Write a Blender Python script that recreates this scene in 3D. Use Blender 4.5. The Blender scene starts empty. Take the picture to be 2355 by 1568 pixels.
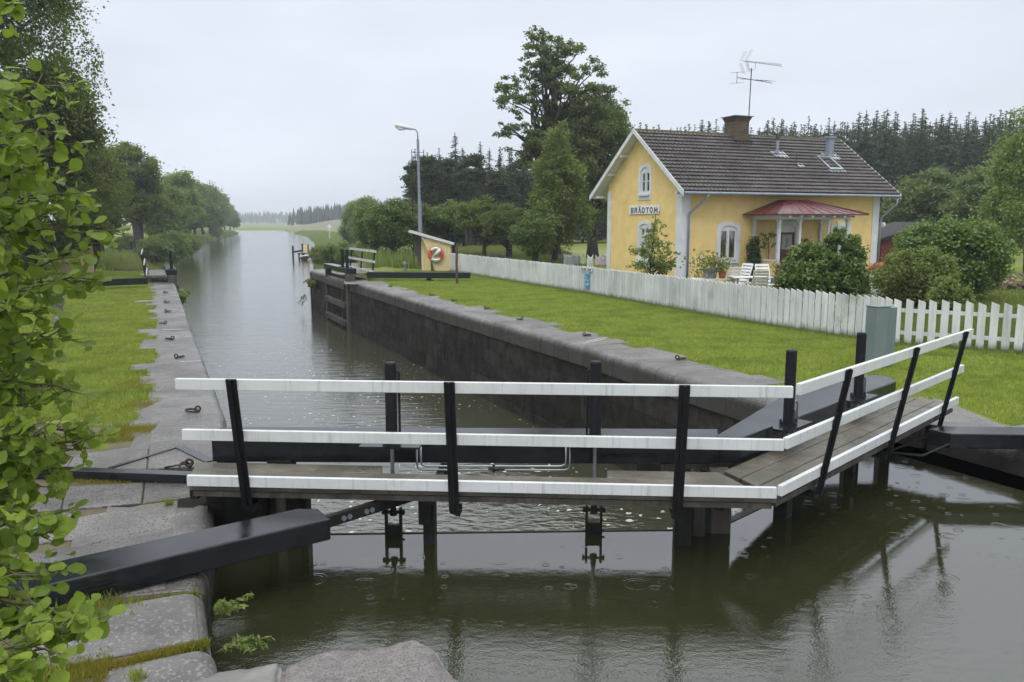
import bpy, math, random
import numpy as np
from mathutils import Vector, Matrix, Euler

SC = bpy.context.scene
COL = SC.collection
R = math.radians
H = 2.5
PT = math.atan(274 / 1900)

# ---------------------------------------------------------------- camera
cd = bpy.data.cameras.new("camera")
cam = bpy.data.objects.new("camera", cd)
COL.objects.link(cam)
cam.location = (0, 0, H)
cam.rotation_euler = (R(90) - PT, 0, 0)
cd.sensor_width = 36
cd.lens = 36 * 1900 / 2354
cd.clip_start = 0.05
cd.clip_end = 6000
SC.camera = cam

# ---------------------------------------------------------------- world (overcast) and sun
SUN_EL, SUN_AZ = R(52), R(200)
W = bpy.data.worlds.new("World")
SC.world = W
W.use_nodes = True
nt = W.node_tree
nt.nodes.clear()
out = nt.nodes.new("ShaderNodeOutputWorld")
bg = nt.nodes.new("ShaderNodeBackground")
sky = nt.nodes.new("ShaderNodeTexSky")
sky.sky_type = 'NISHITA'
sky.sun_disc = False
sky.sun_elevation = SUN_EL
sky.sun_rotation = SUN_AZ
tc = nt.nodes.new("ShaderNodeTexCoord")
sep = nt.nodes.new("ShaderNodeSeparateXYZ")
nt.links.new(tc.outputs["Generated"], sep.inputs[0])
ramp = nt.nodes.new("ShaderNodeValToRGB")          # overcast luminance: brighter towards the zenith
ramp.color_ramp.elements[0].position = 0.0
ramp.color_ramp.elements[0].color = (6.3, 6.75, 7.5, 1)
ramp.color_ramp.elements[1].position = 1.0
ramp.color_ramp.elements[1].color = (20.3, 20.4, 20.2, 1)
e = ramp.color_ramp.elements.new(0.28)
e.color = (6.35, 6.75, 7.6, 1)
e = ramp.color_ramp.elements.new(0.45)
e.color = (9.5, 9.9, 10.7, 1)
nt.links.new(sep.outputs[2], ramp.inputs[0])
mp = nt.nodes.new("ShaderNodeMapping")
mp.inputs["Scale"].default_value = (1.2, 1.2, 4.0)
nt.links.new(tc.outputs["Generated"], mp.inputs[0])
nz = nt.nodes.new("ShaderNodeTexNoise")
nz.inputs["Scale"].default_value = 2.2
nz.inputs["Detail"].default_value = 5
nz.inputs["Roughness"].default_value = 0.5
nt.links.new(mp.outputs[0], nz.inputs["Vector"])
mr = nt.nodes.new("ShaderNodeMapRange")
mr.inputs["From Min"].default_value = 0.3
mr.inputs["From Max"].default_value = 0.7
mr.inputs["To Min"].default_value = 0.90
mr.inputs["To Max"].default_value = 1.08
nt.links.new(nz.outputs[0], mr.inputs[0])
vm = nt.nodes.new("ShaderNodeVectorMath")
vm.operation = 'SCALE'
nt.links.new(ramp.outputs[0], vm.inputs[0])
nt.links.new(mr.outputs[0], vm.inputs["Scale"])
mx = nt.nodes.new("ShaderNodeMix")
mx.data_type = 'RGBA'
mx.inputs["Factor"].default_value = 0.94
nt.links.new(sky.outputs[0], mx.inputs["A"])
nt.links.new(vm.outputs[0], mx.inputs["B"])
nt.links.new(mx.outputs["Result"], bg.inputs[0])
bg.inputs[1].default_value = 0.1
nt.links.new(bg.outputs[0], out.inputs[0])

sl = bpy.data.lights.new("sun", 'SUN')
sl.energy = 0.7
sl.angle = R(25)
sl.color = (1.0, 0.97, 0.92)
sun = bpy.data.objects.new("sun", sl)
COL.objects.link(sun)
sun.rotation_euler = (R(90) - SUN_EL, 0, R(180) - SUN_AZ)

SC.view_settings.view_transform = 'Standard'
SC.view_settings.look = 'None'
SC.view_settings.gamma = 1
SC.view_settings.exposure = 0.42
SC.cycles.max_bounces = 6
SC.cycles.transparent_max_bounces = 8
SC.cycles.volume_bounces = 0

# ---------------------------------------------------------------- projection helpers (photo units -> metres)
_c, _s = math.cos(PT), math.sin(PT)
def ray(px, py):
    x = (px - 1177) / 1900; y = -(py - 784) / 1900
    return (x, _c + y * _s, -_s + y * _c)
def P(px, py, z=0.0):
    d = ray(px, py); t = (z - H) / d[2]
    return Vector((t * d[0], t * d[1], z))
def PY(px, py, Y):
    d = ray(px, py); t = Y / d[1]
    return Vector((t * d[0], Y, H + t * d[2]))

# ---------------------------------------------------------------- materials
def N(nt, t, **kw):
    n = nt.nodes.new(t)
    for k, v in kw.items():
        setattr(n, k, v)
    return n
def newmat(name):
    m = bpy.data.materials.new(name)
    m.use_nodes = True
    nt = m.node_tree
    b = nt.nodes["Principled BSDF"]
    return m, nt, b
def coords(nt, world=False, stretch=(1, 1, 1), off=(0, 0, 0)):
    if world:
        g = N(nt, "ShaderNodeNewGeometry"); src = g.outputs["Position"]
    else:
        t = N(nt, "ShaderNodeTexCoord"); src = t.outputs["Object"]
    mpn = N(nt, "ShaderNodeMapping")
    mpn.inputs["Scale"].default_value = stretch
    mpn.inputs["Location"].default_value = off
    nt.links.new(src, mpn.inputs[0])
    return mpn.outputs[0]
def noise(nt, vec, scale, detail=5, rough=0.55):
    n = N(nt, "ShaderNodeTexNoise")
    n.inputs["Scale"].default_value = scale
    n.inputs["Detail"].default_value = detail
    n.inputs["Roughness"].default_value = rough
    nt.links.new(vec, n.inputs["Vector"])
    return n.outputs[0]
def mrange(nt, v, a, b, c=0.0, d=1.0):
    n = N(nt, "ShaderNodeMapRange")
    for k, x in zip(("From Min", "From Max", "To Min", "To Max"), (a, b, c, d)):
        n.inputs[k].default_value = x
    nt.links.new(v, n.inputs[0])
    return n.outputs[0]
def mixc(nt, f, a, b, bt='MIX'):
    n = N(nt, "ShaderNodeMix", data_type='RGBA', blend_type=bt)
    for key, v in (("Factor", f), ("A", a), ("B", b)):
        if isinstance(v, (int, float)):
            n.inputs[key].default_value = v
        elif isinstance(v, tuple):
            n.inputs[key].default_value = (*v, 1)
        else:
            nt.links.new(v, n.inputs[key])
    return n.outputs["Result"]
def math_(nt, op, a, b=None):
    n = N(nt, "ShaderNodeMath", operation=op)
    for i, v in enumerate((a, b)):
        if v is None: continue
        if isinstance(v, (int, float)): n.inputs[i].default_value = v
        else: nt.links.new(v, n.inputs[i])
    return n.outputs[0]
def bump(nt, b, h, strength=0.3, dist=0.02):
    n = N(nt, "ShaderNodeBump")
    n.inputs["Strength"].default_value = strength
    n.inputs["Distance"].default_value = dist
    nt.links.new(h, n.inputs["Height"])
    nt.links.new(n.outputs[0], b.inputs["Normal"])
    return n
def mat(name, c1, c2=None, scale=6.0, rough=0.6, rough2=None, metal=0.0, bmp=0.0, bscale=None, world=False,
        stretch=(1, 1, 1), lo=0.35, hi=0.65, streak=None, spec=0.5, dirt=None, dscale=1.5, dlo=0.5, dhi=0.75, speck=None):
    """base colour c1..c2 by noise, optional vertical streaks, dirt patches, fine specks, bump"""
    m, nt, b = newmat(name)
    v = coords(nt, world, stretch)
    n1 = noise(nt, v, scale)
    col = mixc(nt, mrange(nt, n1, lo, hi), c1, c2 if c2 else tuple(x * 0.8 for x in c1))
    if speck:
        n4 = noise(nt, v, speck[1], 2)
        col = mixc(nt, mrange(nt, n4, speck[2], speck[2] + 0.06), col, speck[0])
    if streak:
        v2 = coords(nt, world, (streak[1], streak[1], streak[1] * 0.06))
        n2 = noise(nt, v2, 1.0, 6, 0.65)
        col = mixc(nt, mrange(nt, n2, streak[2], streak[3]), col, streak[0])
    if dirt:
        v3 = coords(nt, world, (1, 1, 1), (3.1, 7.7, 1.3))
        n3 = noise(nt, v3, dscale, 8, 0.7)
        col = mixc(nt, mrange(nt, n3, dlo, dhi), col, dirt)
    nt.links.new(col, b.inputs["Base Color"])
    b.inputs["Metallic"].default_value = metal
    b.inputs["Specular IOR Level"].default_value = spec
    if rough2 is None:
        b.inputs["Roughness"].default_value = rough
    else:
        v5 = coords(nt, world, stretch, (9.1, 2.2, 5.0))
        nt.links.new(mrange(nt, noise(nt, v5, scale * 0.7, 4), 0.35, 0.65, rough, rough2), b.inputs["Roughness"])
    if bmp:
        n6 = noise(nt, v, bscale or scale * 4, 6, 0.65)
        bump(nt, b, n6, bmp, 0.02)
    return m
def leafmat(name, c1, c2, c3=None, nscale=0.6, rough=0.5, trans=0.35, veins=False, patch=None):
    m, nt, b = newmat(name)
    g = N(nt, "ShaderNodeNewGeometry")
    col = mixc(nt, g.outputs["Random Per Island"], c1, c2)
    v = coords(nt, True)
    n1 = noise(nt, v, nscale, 3)
    oi = N(nt, "ShaderNodeObjectInfo")
    f = mrange(nt, n1, 0.35, 0.65)
    col = mixc(nt, f, col, c3 if c3 else tuple(x * 0.7 for x in c1))
    if patch:
        for pc, ps, plo, phi in patch:
            col = mixc(nt, mrange(nt, noise(nt, coords(nt, True, (1, 1, 0), (ps, 2, 0)), ps, 5, 0.6), plo, phi), col, pc)
    hs = N(nt, "ShaderNodeHueSaturation")
    nt.links.new(col, hs.inputs["Color"])
    nt.links.new(mrange(nt, oi.outputs["Random"], 0, 1, 0.75, 1.2), hs.inputs["Value"])
    nt.links.new(mrange(nt, oi.outputs["Random"], 0, 1, 0.488, 0.51), hs.inputs["Hue"])
    col = hs.outputs[0]
    nt.links.new(col, b.inputs["Base Color"])
    b.inputs["Roughness"].default_value = rough
    b.inputs["Specular IOR Level"].default_value = 0.4
    tr = N(nt, "ShaderNodeBsdfTranslucent")
    tcol = mixc(nt, 0.5, col, (0.20, 0.30, 0.02), 'MIX')
    nt.links.new(tcol, tr.inputs[0])
    ms = N(nt, "ShaderNodeMixShader")
    ms.inputs[0].default_value = trans
    nt.links.new(b.outputs[0], ms.inputs[1]); nt.links.new(tr.outputs[0], ms.inputs[2])
    nt.links.new(ms.outputs[0], nt.nodes["Material Output"].inputs[0])
    return m

M = {}
M['white'] = mat('white_paint', (0.68, 0.71, 0.70), (0.60, 0.63, 0.62), 3, 0.30, bmp=0.05, streak=((0.42, 0.43, 0.39), 9, 0.52, 0.8), dirt=(0.42, 0.44, 0.38), dlo=0.62, dhi=0.9)
M['railwhite'] = mat('rail_white_paint', (0.60, 0.62, 0.62), (0.53, 0.555, 0.555), 2, 0.25, 0.4, bmp=0.05, streak=((0.30, 0.31, 0.28), 34, 0.54, 0.80), dirt=(0.42, 0.44, 0.40), dscale=1.3, dlo=0.55, dhi=0.85)
M['trim'] = mat('trim_white_paint', (0.62, 0.64, 0.66), (0.52, 0.54, 0.56), 2, 0.45, bmp=0.05)
M['fence'] = mat('fence_white_paint', (0.64, 0.655, 0.65), (0.50, 0.515, 0.51), 1.2, 0.55, bmp=0.1, world=True, streak=((0.32, 0.34, 0.28), 14, 0.5, 0.8), dirt=(0.20, 0.23, 0.15), dscale=1.1, dlo=0.56, dhi=0.80)
M['black'] = mat('black_wet_paint', (0.008, 0.009, 0.012), (0.013, 0.015, 0.018), 5, 0.08, 0.22, bmp=0.05, bscale=70, spec=0.36, dirt=(0.028, 0.030, 0.032), dscale=5, dlo=0.55, dhi=0.75)
M['blackpost'] = mat('black_painted_steel', (0.007, 0.008, 0.010), (0.012, 0.013, 0.015), 5, 0.45, 0.6, bmp=0.1, bscale=40, spec=0.22, speck=((0.035, 0.04, 0.045), 40, 0.66), streak=((0.028, 0.03, 0.032), 30, 0.6, 0.85))
M['blackdull'] = mat('black_tarred_wood', (0.010, 0.011, 0.010), (0.022, 0.022, 0.018), 6, 0.35, 0.6, bmp=0.3, bscale=25, streak=((0.03, 0.03, 0.02), 20, 0.5, 0.8), spec=0.2)
M['dkgreen'] = mat('dark_green_paint', (0.006, 0.013, 0.011), (0.010, 0.019, 0.016), 4, 0.4, 0.6, bmp=0.1, spec=0.2)
M['steel'] = mat('galvanised_steel', (0.32, 0.34, 0.36), (0.24, 0.26, 0.28), 8, 0.35, metal=0.7, bmp=0.05)
M['zinc'] = mat('zinc_pole', (0.26, 0.30, 0.36), (0.20, 0.24, 0.29), 3, 0.5, metal=0.3)
M['iron'] = mat('rusty_iron', (0.016, 0.012, 0.011), (0.045, 0.024, 0.018), 18, 0.4, 0.7, metal=0.3, bmp=0.4, bscale=60)
M['deck'] = mat('wet_grey_planks', (0.15, 0.135, 0.105), (0.085, 0.075, 0.055), 3.0, 0.22, 0.55, bmp=0.5, bscale=34, stretch=(1, 1, 1), streak=((0.06, 0.055, 0.04), 6, 0.45, 0.8), dirt=(0.05, 0.05, 0.035), dlo=0.45, dhi=0.7)
M['oldwood'] = mat('weathered_timber', (0.10, 0.09, 0.075), (0.055, 0.048, 0.04), 5, 0.5, 0.7, bmp=0.5, bscale=22, streak=((0.03, 0.026, 0.02), 12, 0.45, 0.75), spec=0.25)
M['granite'] = mat('wet_granite', (0.19, 0.18, 0.17), (0.12, 0.114, 0.108), 1.3, 0.16, 0.6, bmp=0.6, bscale=34, world=True, speck=((0.045, 0.043, 0.044), 70, 0.52), dirt=(0.07, 0.066, 0.06), dscale=1.3, dlo=0.48, dhi=0.70)
def grime(key, z0=-0.03, z1=-0.17, c=(0.045, 0.040, 0.034)):
    m = M[key]; nt = m.node_tree; b = nt.nodes["Principled BSDF"]
    src = b.inputs["Base Color"].links[0].from_socket
    g = N(nt, "ShaderNodeNewGeometry"); sx = N(nt, "ShaderNodeSeparateXYZ")
    nt.links.new(g.outputs["Position"], sx.inputs[0])
    v = coords(nt, True, (7, 7, 0.5))
    zz = math_(nt, 'ADD', sx.outputs[2], math_(nt, 'MULTIPLY', math_(nt, 'SUBTRACT', noise(nt, v, 1.0, 4), 0.5), 0.28))
    nt.links.new(mixc(nt, mrange(nt, zz, z1, z0), c, src), b.inputs["Base Color"])
grime('granite')
grime('fence', .16, .0, (0.10, 0.12, 0.06))
def vary(key, island, lo=.7, hi=1.25):
    m = M[key]; nt = m.node_tree; b = nt.nodes["Principled BSDF"]
    src = b.inputs["Base Color"].links[0].from_socket
    r_ = N(nt, "ShaderNodeNewGeometry").outputs["Random Per Island"] if island else N(nt, "ShaderNodeObjectInfo").outputs["Random"]
    h_ = N(nt, "ShaderNodeHueSaturation"); nt.links.new(src, h_.inputs["Color"])
    nt.links.new(mrange(nt, r_, 0, 1, lo, hi), h_.inputs["Value"]); nt.links.new(h_.outputs[0], b.inputs["Base Color"])
vary('granite', False, .80, 1.15)
vary('fence', False, .86, 1.05)
M['lichen'] = mat('lichen_granite', (0.15, 0.147, 0.145), (0.095, 0.09, 0.088), 3, 0.45, 0.7, bmp=0.6, bscale=30, world=True, speck=((0.20, 0.202, 0.19), 34, 0.56), dirt=(0.065, 0.062, 0.055), dscale=3.5, dlo=0.48, dhi=0.75)
M['pinkstone'] = mat('pink_granite', (0.25, 0.225, 0.215), (0.16, 0.15, 0.148), 30, 0.5, 0.75, bmp=0.9, bscale=60, world=True, speck=((0.115, 0.105, 0.105), 150, 0.53))
M['wall'] = mat('dark_lock_masonry', (0.034, 0.031, 0.027), (0.012, 0.011, 0.0095), 3.2, 0.6, 0.9, bmp=1.0, bscale=10, world=True, streak=((0.042, 0.037, 0.030), 6, 0.55, 0.85), dirt=(0.014, 0.015, 0.008), dscale=1.8, spec=0.12)
vary('wall', True, .6, 1.5)
M['soil'] = mat('wet_soil', (0.05, 0.04, 0.025), (0.09, 0.08, 0.03), 4, 0.7, bmp=0.6, world=True)
M['plaster'] = mat('yellow_plaster', (0.74, 0.555, 0.235), (0.67, 0.49, 0.20), 2.0, 0.85, bmp=0.6, bscale=38, dirt=(0.60, 0.42, 0.15), dscale=1.2, dlo=0.5, dhi=0.8)
M['roof'] = mat('dark_roof_tiles', (0.036, 0.029, 0.028), (0.060, 0.050, 0.048), 1.4, 0.42, 0.7, bmp=0.3, bscale=30, dirt=(0.028, 0.027, 0.022), dscale=0.8, speck=((0.13, 0.13, 0.11), 14, 0.66))
M['moss'] = mat('moss_on_ridge', (0.09, 0.085, 0.02), (0.05, 0.04, 0.02), 8, 0.9, bmp=1.0, bscale=40)
M['redroof'] = mat('red_sheet_roof', (0.105, 0.011, 0.014), (0.066, 0.012, 0.013), 2, 0.22, 0.4, dirt=(0.10, 0.03, 0.028), dscale=1.2)
M['reddoor'] = mat('dark_red_paint', (0.10, 0.012, 0.014), None, 3, 0.4)
M['redwood'] = mat('falu_red_boards', (0.13, 0.028, 0.025), (0.09, 0.02, 0.02), 2, 0.8, streak=((0.06, 0.015, 0.015), 14, 0.5, 0.8))
M['black_ink'] = mat('black_lettering', (0.015, 0.016, 0.02), None, 3, 0.5)
M['yellowbox'] = mat('cream_yellow_boards', (0.70, 0.57, 0.31), (0.64, 0.52, 0.28), 2, 0.6, streak=((0.40, 0.27, 0.11), 10, 0.55, 0.85))
M['felt'] = mat('mossy_roof_edge', (0.36, 0.34, 0.28), (0.18, 0.17, 0.12), 6, 0.8)
M['buoyred'] = mat('lifebuoy_red', (0.62, 0.06, 0.035), None, 4, 0.4)
M['buoywhite'] = mat('lifebuoy_white', (0.72, 0.72, 0.70), None, 4, 0.45)
M['cabinet'] = mat('grey_green_cabinet', (0.155, 0.20, 0.205), (0.13, 0.17, 0.175), 3, 0.4, bmp=0.05, streak=((0.10, 0.13, 0.13), 5, 0.55, 0.8))
M['bark'] = mat('bark', (0.06, 0.05, 0.04), (0.028, 0.024, 0.018), 6, 0.85, bmp=0.9, bscale=18, streak=((0.02, 0.018, 0.015), 16, 0.45, 0.7))
M['birchbark'] = mat('birch_bark', (0.22, 0.21, 0.19), (0.05, 0.045, 0.04), 5, 0.8, bmp=0.4, bscale=18)
M['twig'] = mat('green_twig', (0.09, 0.085, 0.03), (0.05, 0.045, 0.03), 9, 0.6)
M['gravel'] = mat('gravel_path', (0.19, 0.17, 0.15), (0.13, 0.12, 0.10), 3, 0.8, bmp=0.4, bscale=30, world=True)
M['terracotta'] = mat('terracotta', (0.30, 0.10, 0.05), None, 6, 0.8)
M['plasticwhite'] = mat('white_plastic', (0.72, 0.74, 0.75), None, 3, 0.35)
M['creamplastic'] = mat('cream_plastic', (0.58, 0.57, 0.48), None, 3, 0.45)
M['pinkcloth'] = mat('pink_white_cloth', (0.60, 0.52, 0.60), (0.52, 0.45, 0.54), 4, 0.9)
M['whitecloth'] = mat('white_cloth', (0.66, 0.66, 0.68), None, 4, 0.9)
M['greycloth'] = mat('grey_cloth', (0.26, 0.27, 0.28), None, 4, 0.9)
M['greencloth'] = mat('pale_green_cloth', (0.42, 0.50, 0.30), None, 4, 0.9)
M['concrete'] = mat('grey_concrete', (0.20, 0.195, 0.185), (0.12, 0.12, 0.115), 7, 0.6, bmp=0.5, bscale=30, speck=((0.34, 0.34, 0.31), 11, 0.6))
M['petalpink'] = mat('pink_petals', (0.62, 0.35, 0.50), None, 4, 0.7)
M['petalred'] = mat('red_petals', (0.55, 0.03, 0.03), None, 4, 0.7)
M['greenplastic'] = mat('dark_green_plastic', (0.015, 0.08, 0.06), None, 4, 0.4)
M['orange'] = mat('orange_plastic', (0.65, 0.14, 0.03), None, 4, 0.5)
M['lampglass'] = mat('opal_glass', (0.80, 0.80, 0.80), None, 2, 0.15)
M['cord'] = mat('cord', (0.25, 0.25, 0.2), None, 2, 0.7)
M['interior'] = mat('dark_room', (0.022, 0.022, 0.022), None, 2, 0.9)
M['curtain'] = mat('lace_curtain', (0.42, 0.42, 0.42), (0.30, 0.31, 0.32), 30, 0.9)
M['foam'] = mat('white_foam', (0.72, 0.75, 0.75), (0.4, 0.43, 0.40), 20, 0.7, bmp=0.5, bscale=40)
M['lichenpost'] = mat('rusty_brown_post', (0.065, 0.035, 0.025), (0.10, 0.05, 0.03), 8, 0.7)
M['firewood'] = mat('split_firewood', (0.28, 0.22, 0.15), (0.12, 0.09, 0.06), 8, 0.8)
M['posterblue'] = mat('blue_ice_poster', (0.08, 0.22, 0.50), (0.25, 0.50, 0.60), 7, 0.4, lo=0.42, hi=0.55)
# leaves
M['lf_alder'] = leafmat('alder_leaf', (0.115, 0.20, 0.022), (0.062, 0.125, 0.016), (0.085, 0.16, 0.018), 2.5, 0.36, 0.42)
M['lf_dark'] = leafmat('dark_leaf', (0.155, 0.200, 0.030), (0.080, 0.112, 0.020), (0.105, 0.142, 0.024), 0.9, 0.5, 0.42)
M['lf_birch'] = leafmat('birch_leaf', (0.165, 0.200, 0.040), (0.090, 0.115, 0.028), (0.120, 0.152, 0.032), 0.9, 0.45, 0.42)
M['lf_mid'] = leafmat('mid_leaf', (0.170, 0.225, 0.056), (0.095, 0.140, 0.038), (0.125, 0.175, 0.044), 0.7, 0.5, 0.42)
M['lf_light'] = leafmat('light_leaf', (0.220, 0.275, 0.070), (0.140, 0.195, 0.052), (0.175, 0.232, 0.060), 0.7, 0.5, 0.42)
M['lf_airy'] = leafmat('airy_leaf', (0.180, 0.230, 0.080), (0.110, 0.152, 0.060), (0.140, 0.185, 0.066), 0.6, 0.5, 0.4)
M['lf_bush'] = leafmat('bush_leaf', (0.140, 0.205, 0.046), (0.066, 0.108, 0.028), (0.100, 0.152, 0.036), 1.4, 0.38, 0.36)
M['lf_spruce'] = leafmat('spruce_needle', (0.028, 0.044, 0.018), (0.050, 0.072, 0.028), (0.036, 0.054, 0.022), 0.3, 0.7, 0.15)
M['lf_ivy'] = leafmat('ivy_leaf', (0.060, 0.110, 0.026), (0.032, 0.064, 0.018), None, 2, 0.4, 0.25)
M['lf_grass'] = leafmat('grass_blade', (0.360, 0.405, 0.074), (0.220, 0.270, 0.044), (0.290, 0.335, 0.055), 0.35, 0.6, 0.4,
    patch=[((0.150, 0.205, 0.030), 1.1, 0.45, 0.68), ((0.33, 0.34, 0.13), 4.5, 0.52, 0.72), ((0.115, 0.16, 0.025), 9.0, 0.52, 0.7), ((0.22, 0.19, 0.07), 0.55, 0.60, 0.72), ((0.50, 0.52, 0.36), 14.0, 0.66, 0.70)])
M['lf_meadow'] = leafmat('meadow_blade', (0.19, 0.25, 0.058), (0.125, 0.185, 0.042), (0.20, 0.215, 0.08), 0.25, 0.6, 0.4)
M['lf_moss'] = leafmat('moss_tuft', (0.20, 0.19, 0.02), (0.14, 0.15, 0.015), (0.24, 0.17, 0.03), 2.0, 0.8, 0.25)

def ground_mat():
    m, nt, b = newmat('short_grass_ground')
    v = coords(nt, True)
    n1 = noise(nt, v, 0.35, 6, 0.6)
    n2 = noise(nt, v, 14, 6, 0.7)
    n3 = noise(nt, v, 0.02, 5, 0.6)
    c = mixc(nt, mrange(nt, n1, 0.35, 0.65), (0.125, 0.160, 0.024), (0.165, 0.200, 0.032))
    c = mixc(nt, mrange(nt, noise(nt, v, 1.1, 5), 0.45, 0.7), c, (0.12, 0.16, 0.022))
    c = mixc(nt, mrange(nt, n2, 0.45, 0.8), c, (0.095, 0.120, 0.020))
    c = mixc(nt, mrange(nt, n3, 0.5, 0.62), c, (0.18, 0.20, 0.09))
    nt.links.new(c, b.inputs["Base Color"])
    b.inputs["Roughness"].default_value = 0.9
    b.inputs["Specular IOR Level"].default_value = 0.1
    bump(nt, b, n2, 0.6, 0.03)
    return m
M['ground'] = ground_mat()

def water_mat(name, near):
    m, nt, b = newmat(name)
    if near:
        b.inputs["Base Color"].default_value = (0.030, 0.033, 0.014, 1)
        body = (0.020, 0.022, 0.009)
        b.inputs["Roughness"].default_value = 0.035
        b.inputs["IOR"].default_value = 2.0
    else:
        b.inputs["Roughness"].default_value = 0.07
        b.inputs["IOR"].default_value = 2.0
        body = (0.045, 0.046, 0.028)
    if near:
        v = coords(nt, True)
        # raindrop rings: two layers of voronoi cells, each with a ring of its own radius
        hsum = None
        for sc, off, wn in ((1.9, (0, 0, 0), 75), (3.2, (5.3, 2.1, 0), 80), (5.0, (1.3, 8.1, 0), 75)):
            vv = coords(nt, True, (sc, sc, 0.0), off)
            vo = N(nt, "ShaderNodeTexVoronoi", feature='F1', voronoi_dimensions='2D')
            vo.inputs["Scale"].default_value = 1.0
            nt.links.new(vv, vo.inputs["Vector"])
            sp = N(nt, "ShaderNodeSeparateColor")
            nt.links.new(vo.outputs["Color"], sp.inputs[0])
            r0 = mrange(nt, sp.outputs[0], 0, 1, 0.02, 0.20)
            dd = math_(nt, 'SUBTRACT', vo.outputs["Distance"], r0)
            env = math_(nt, 'EXPONENT', math_(nt, 'MULTIPLY', math_(nt, 'MULTIPLY', dd, dd), -420.0))
            w = math_(nt, 'SINE', math_(nt, 'MULTIPLY', dd, wn / 0.9))
            on = math_(nt, 'GREATER_THAN', sp.outputs[1], 0.62)
            hgt = math_(nt, 'MULTIPLY', math_(nt, 'MULTIPLY', env, w), on)
            hsum = hgt if hsum is None else math_(nt, 'ADD', hsum, hgt)
        n1 = noise(nt, coords(nt, True, (1, 1.4, 1)), 9, 3, 0.5)
        n2 = noise(nt, coords(nt, True, (1, 1.3, 1), (4, 4, 0)), 55, 2, 0.5)
        sxy = N(nt, "ShaderNodeSeparateXYZ"); nt.links.new(v, sxy.inputs[0])
        calm = mrange(nt, sxy.outputs[1], 4.6, 6.6, 1.0, 0.10)
        hh = math_(nt, 'ADD', math_(nt, 'MULTIPLY', hsum, 0.00030), math_(nt, 'MULTIPLY', math_(nt, 'MULTIPLY', n1, calm), 0.0046))
        hh = math_(nt, 'ADD', hh, math_(nt, 'MULTIPLY', math_(nt, 'MULTIPLY', n2, calm), 0.0017))
        bn = bump(nt, b, hh, 1.0, 1.0)
        nt.links.new(mixc(nt, mrange(nt, noise(nt, v, 0.5, 3), 0.3, 0.7), body, (0.026, 0.028, 0.012)), b.inputs["Base Color"])
    else:
        n1 = noise(nt, coords(nt, True, (0.35, 1.5, 1)), 3.0, 4, 0.55)
        n2 = noise(nt, coords(nt, True, (0.5, 1.2, 1), (3, 1, 0)), 14, 3, 0.5)
        hh = math_(nt, 'ADD', math_(nt, 'MULTIPLY', n1, 0.020), math_(nt, 'MULTIPLY', n2, 0.0025))
        g0 = N(nt, "ShaderNodeNewGeometry"); s0 = N(nt, "ShaderNodeSeparateXYZ"); nt.links.new(g0.outputs["Position"], s0.inputs[0])
        chop = mrange(nt, s0.outputs[1], 12.0, 17.0, 1.0, 0.0)
        n3 = noise(nt, coords(nt, True, (1.0, 1.5, 1), (8, 1, 0)), 4.0, 3, 0.5)
        hh = math_(nt, 'ADD', hh, math_(nt, 'MULTIPLY', math_(nt, 'MULTIPLY', n3, chop), 0.06))
        bump(nt, b, hh, 1.0, 1.0)
        # floating foam flecks near the gate, fewer further down the chamber
        vo = N(nt, "ShaderNodeTexVoronoi", feature='F1', voronoi_dimensions='2D')
        vo.inputs["Scale"].default_value = 4.2
        v = coords(nt, True, (1, 1, 0))
        nw = N(nt, "ShaderNodeTexNoise"); nw.inputs["Scale"].default_value = 7
        nt.links.new(v, nw.inputs["Vector"])
        wv = mixc(nt, 0.16, v, nw.outputs["Color"])
        nt.links.new(wv, vo.inputs["Vector"])
        sp = N(nt, "ShaderNodeSeparateColor")
        nt.links.new(vo.outputs["Color"], sp.inputs[0])
        g = N(nt, "ShaderNodeNewGeometry"); sx = N(nt, "ShaderNodeSeparateXYZ")
        nt.links.new(g.outputs["Position"], sx.inputs[0])
        dens = mrange(nt, sx.outputs[1], 12, 45, 1.0, 0.0)
        pat = mrange(nt, noise(nt, v, 0.45, 3), 0.35, 0.62)
        rad = math_(nt, 'MULTIPLY', math_(nt, 'MULTIPLY', dens, pat), math_(nt, 'MULTIPLY', sp.outputs[0], 0.20))
        fm = math_(nt, 'LESS_THAN', vo.outputs["Distance"], rad)
        col = mixc(nt, fm, body, (0.36, 0.38, 0.37))
        nt.links.new(col, b.inputs["Base Color"])
        nt.links.new(mrange(nt, fm, 0, 1, 0.09, 0.6), b.inputs["Roughness"])
    return m
M['water_near'] = water_mat('murky_water', True)
M['water_far'] = water_mat('canal_water', False)

def brick_mat():
    m, nt, b = newmat('chimney_brick')
    v = coords(nt, False)
    sp = N(nt, "ShaderNodeSeparateXYZ"); nt.links.new(v, sp.inputs[0])
    cb = N(nt, "ShaderNodeCombineXYZ")
    nt.links.new(math_(nt, 'ADD', sp.outputs[0], sp.outputs[1]), cb.inputs[0])
    nt.links.new(sp.outputs[2], cb.inputs[1])
    br = N(nt, "ShaderNodeTexBrick")
    nt.links.new(cb.outputs[0], br.inputs["Vector"])
    br.inputs["Scale"].default_value = 1.0
    br.inputs["Brick Width"].default_value = 0.2
    br.inputs["Row Height"].default_value = 0.075
    br.inputs["Mortar Size"].default_value = 0.009
    br.inputs["Color1"].default_value = (0.16, 0.115, 0.065, 1)
    br.inputs["Color2"].default_value = (0.085, 0.06, 0.038, 1)
    br.inputs["Mortar"].default_value = (0.035, 0.03, 0.025, 1)
    n = noise(nt, v, 3, 5)
    c = mixc(nt, mrange(nt, n, 0.4, 0.7), br.outputs["Color"], (0.06, 0.045, 0.035))
    nt.links.new(c, b.inputs["Base Color"])
    b.inputs["Roughness"].default_value = 0.8
    return m
M['brick'] = brick_mat()
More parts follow.
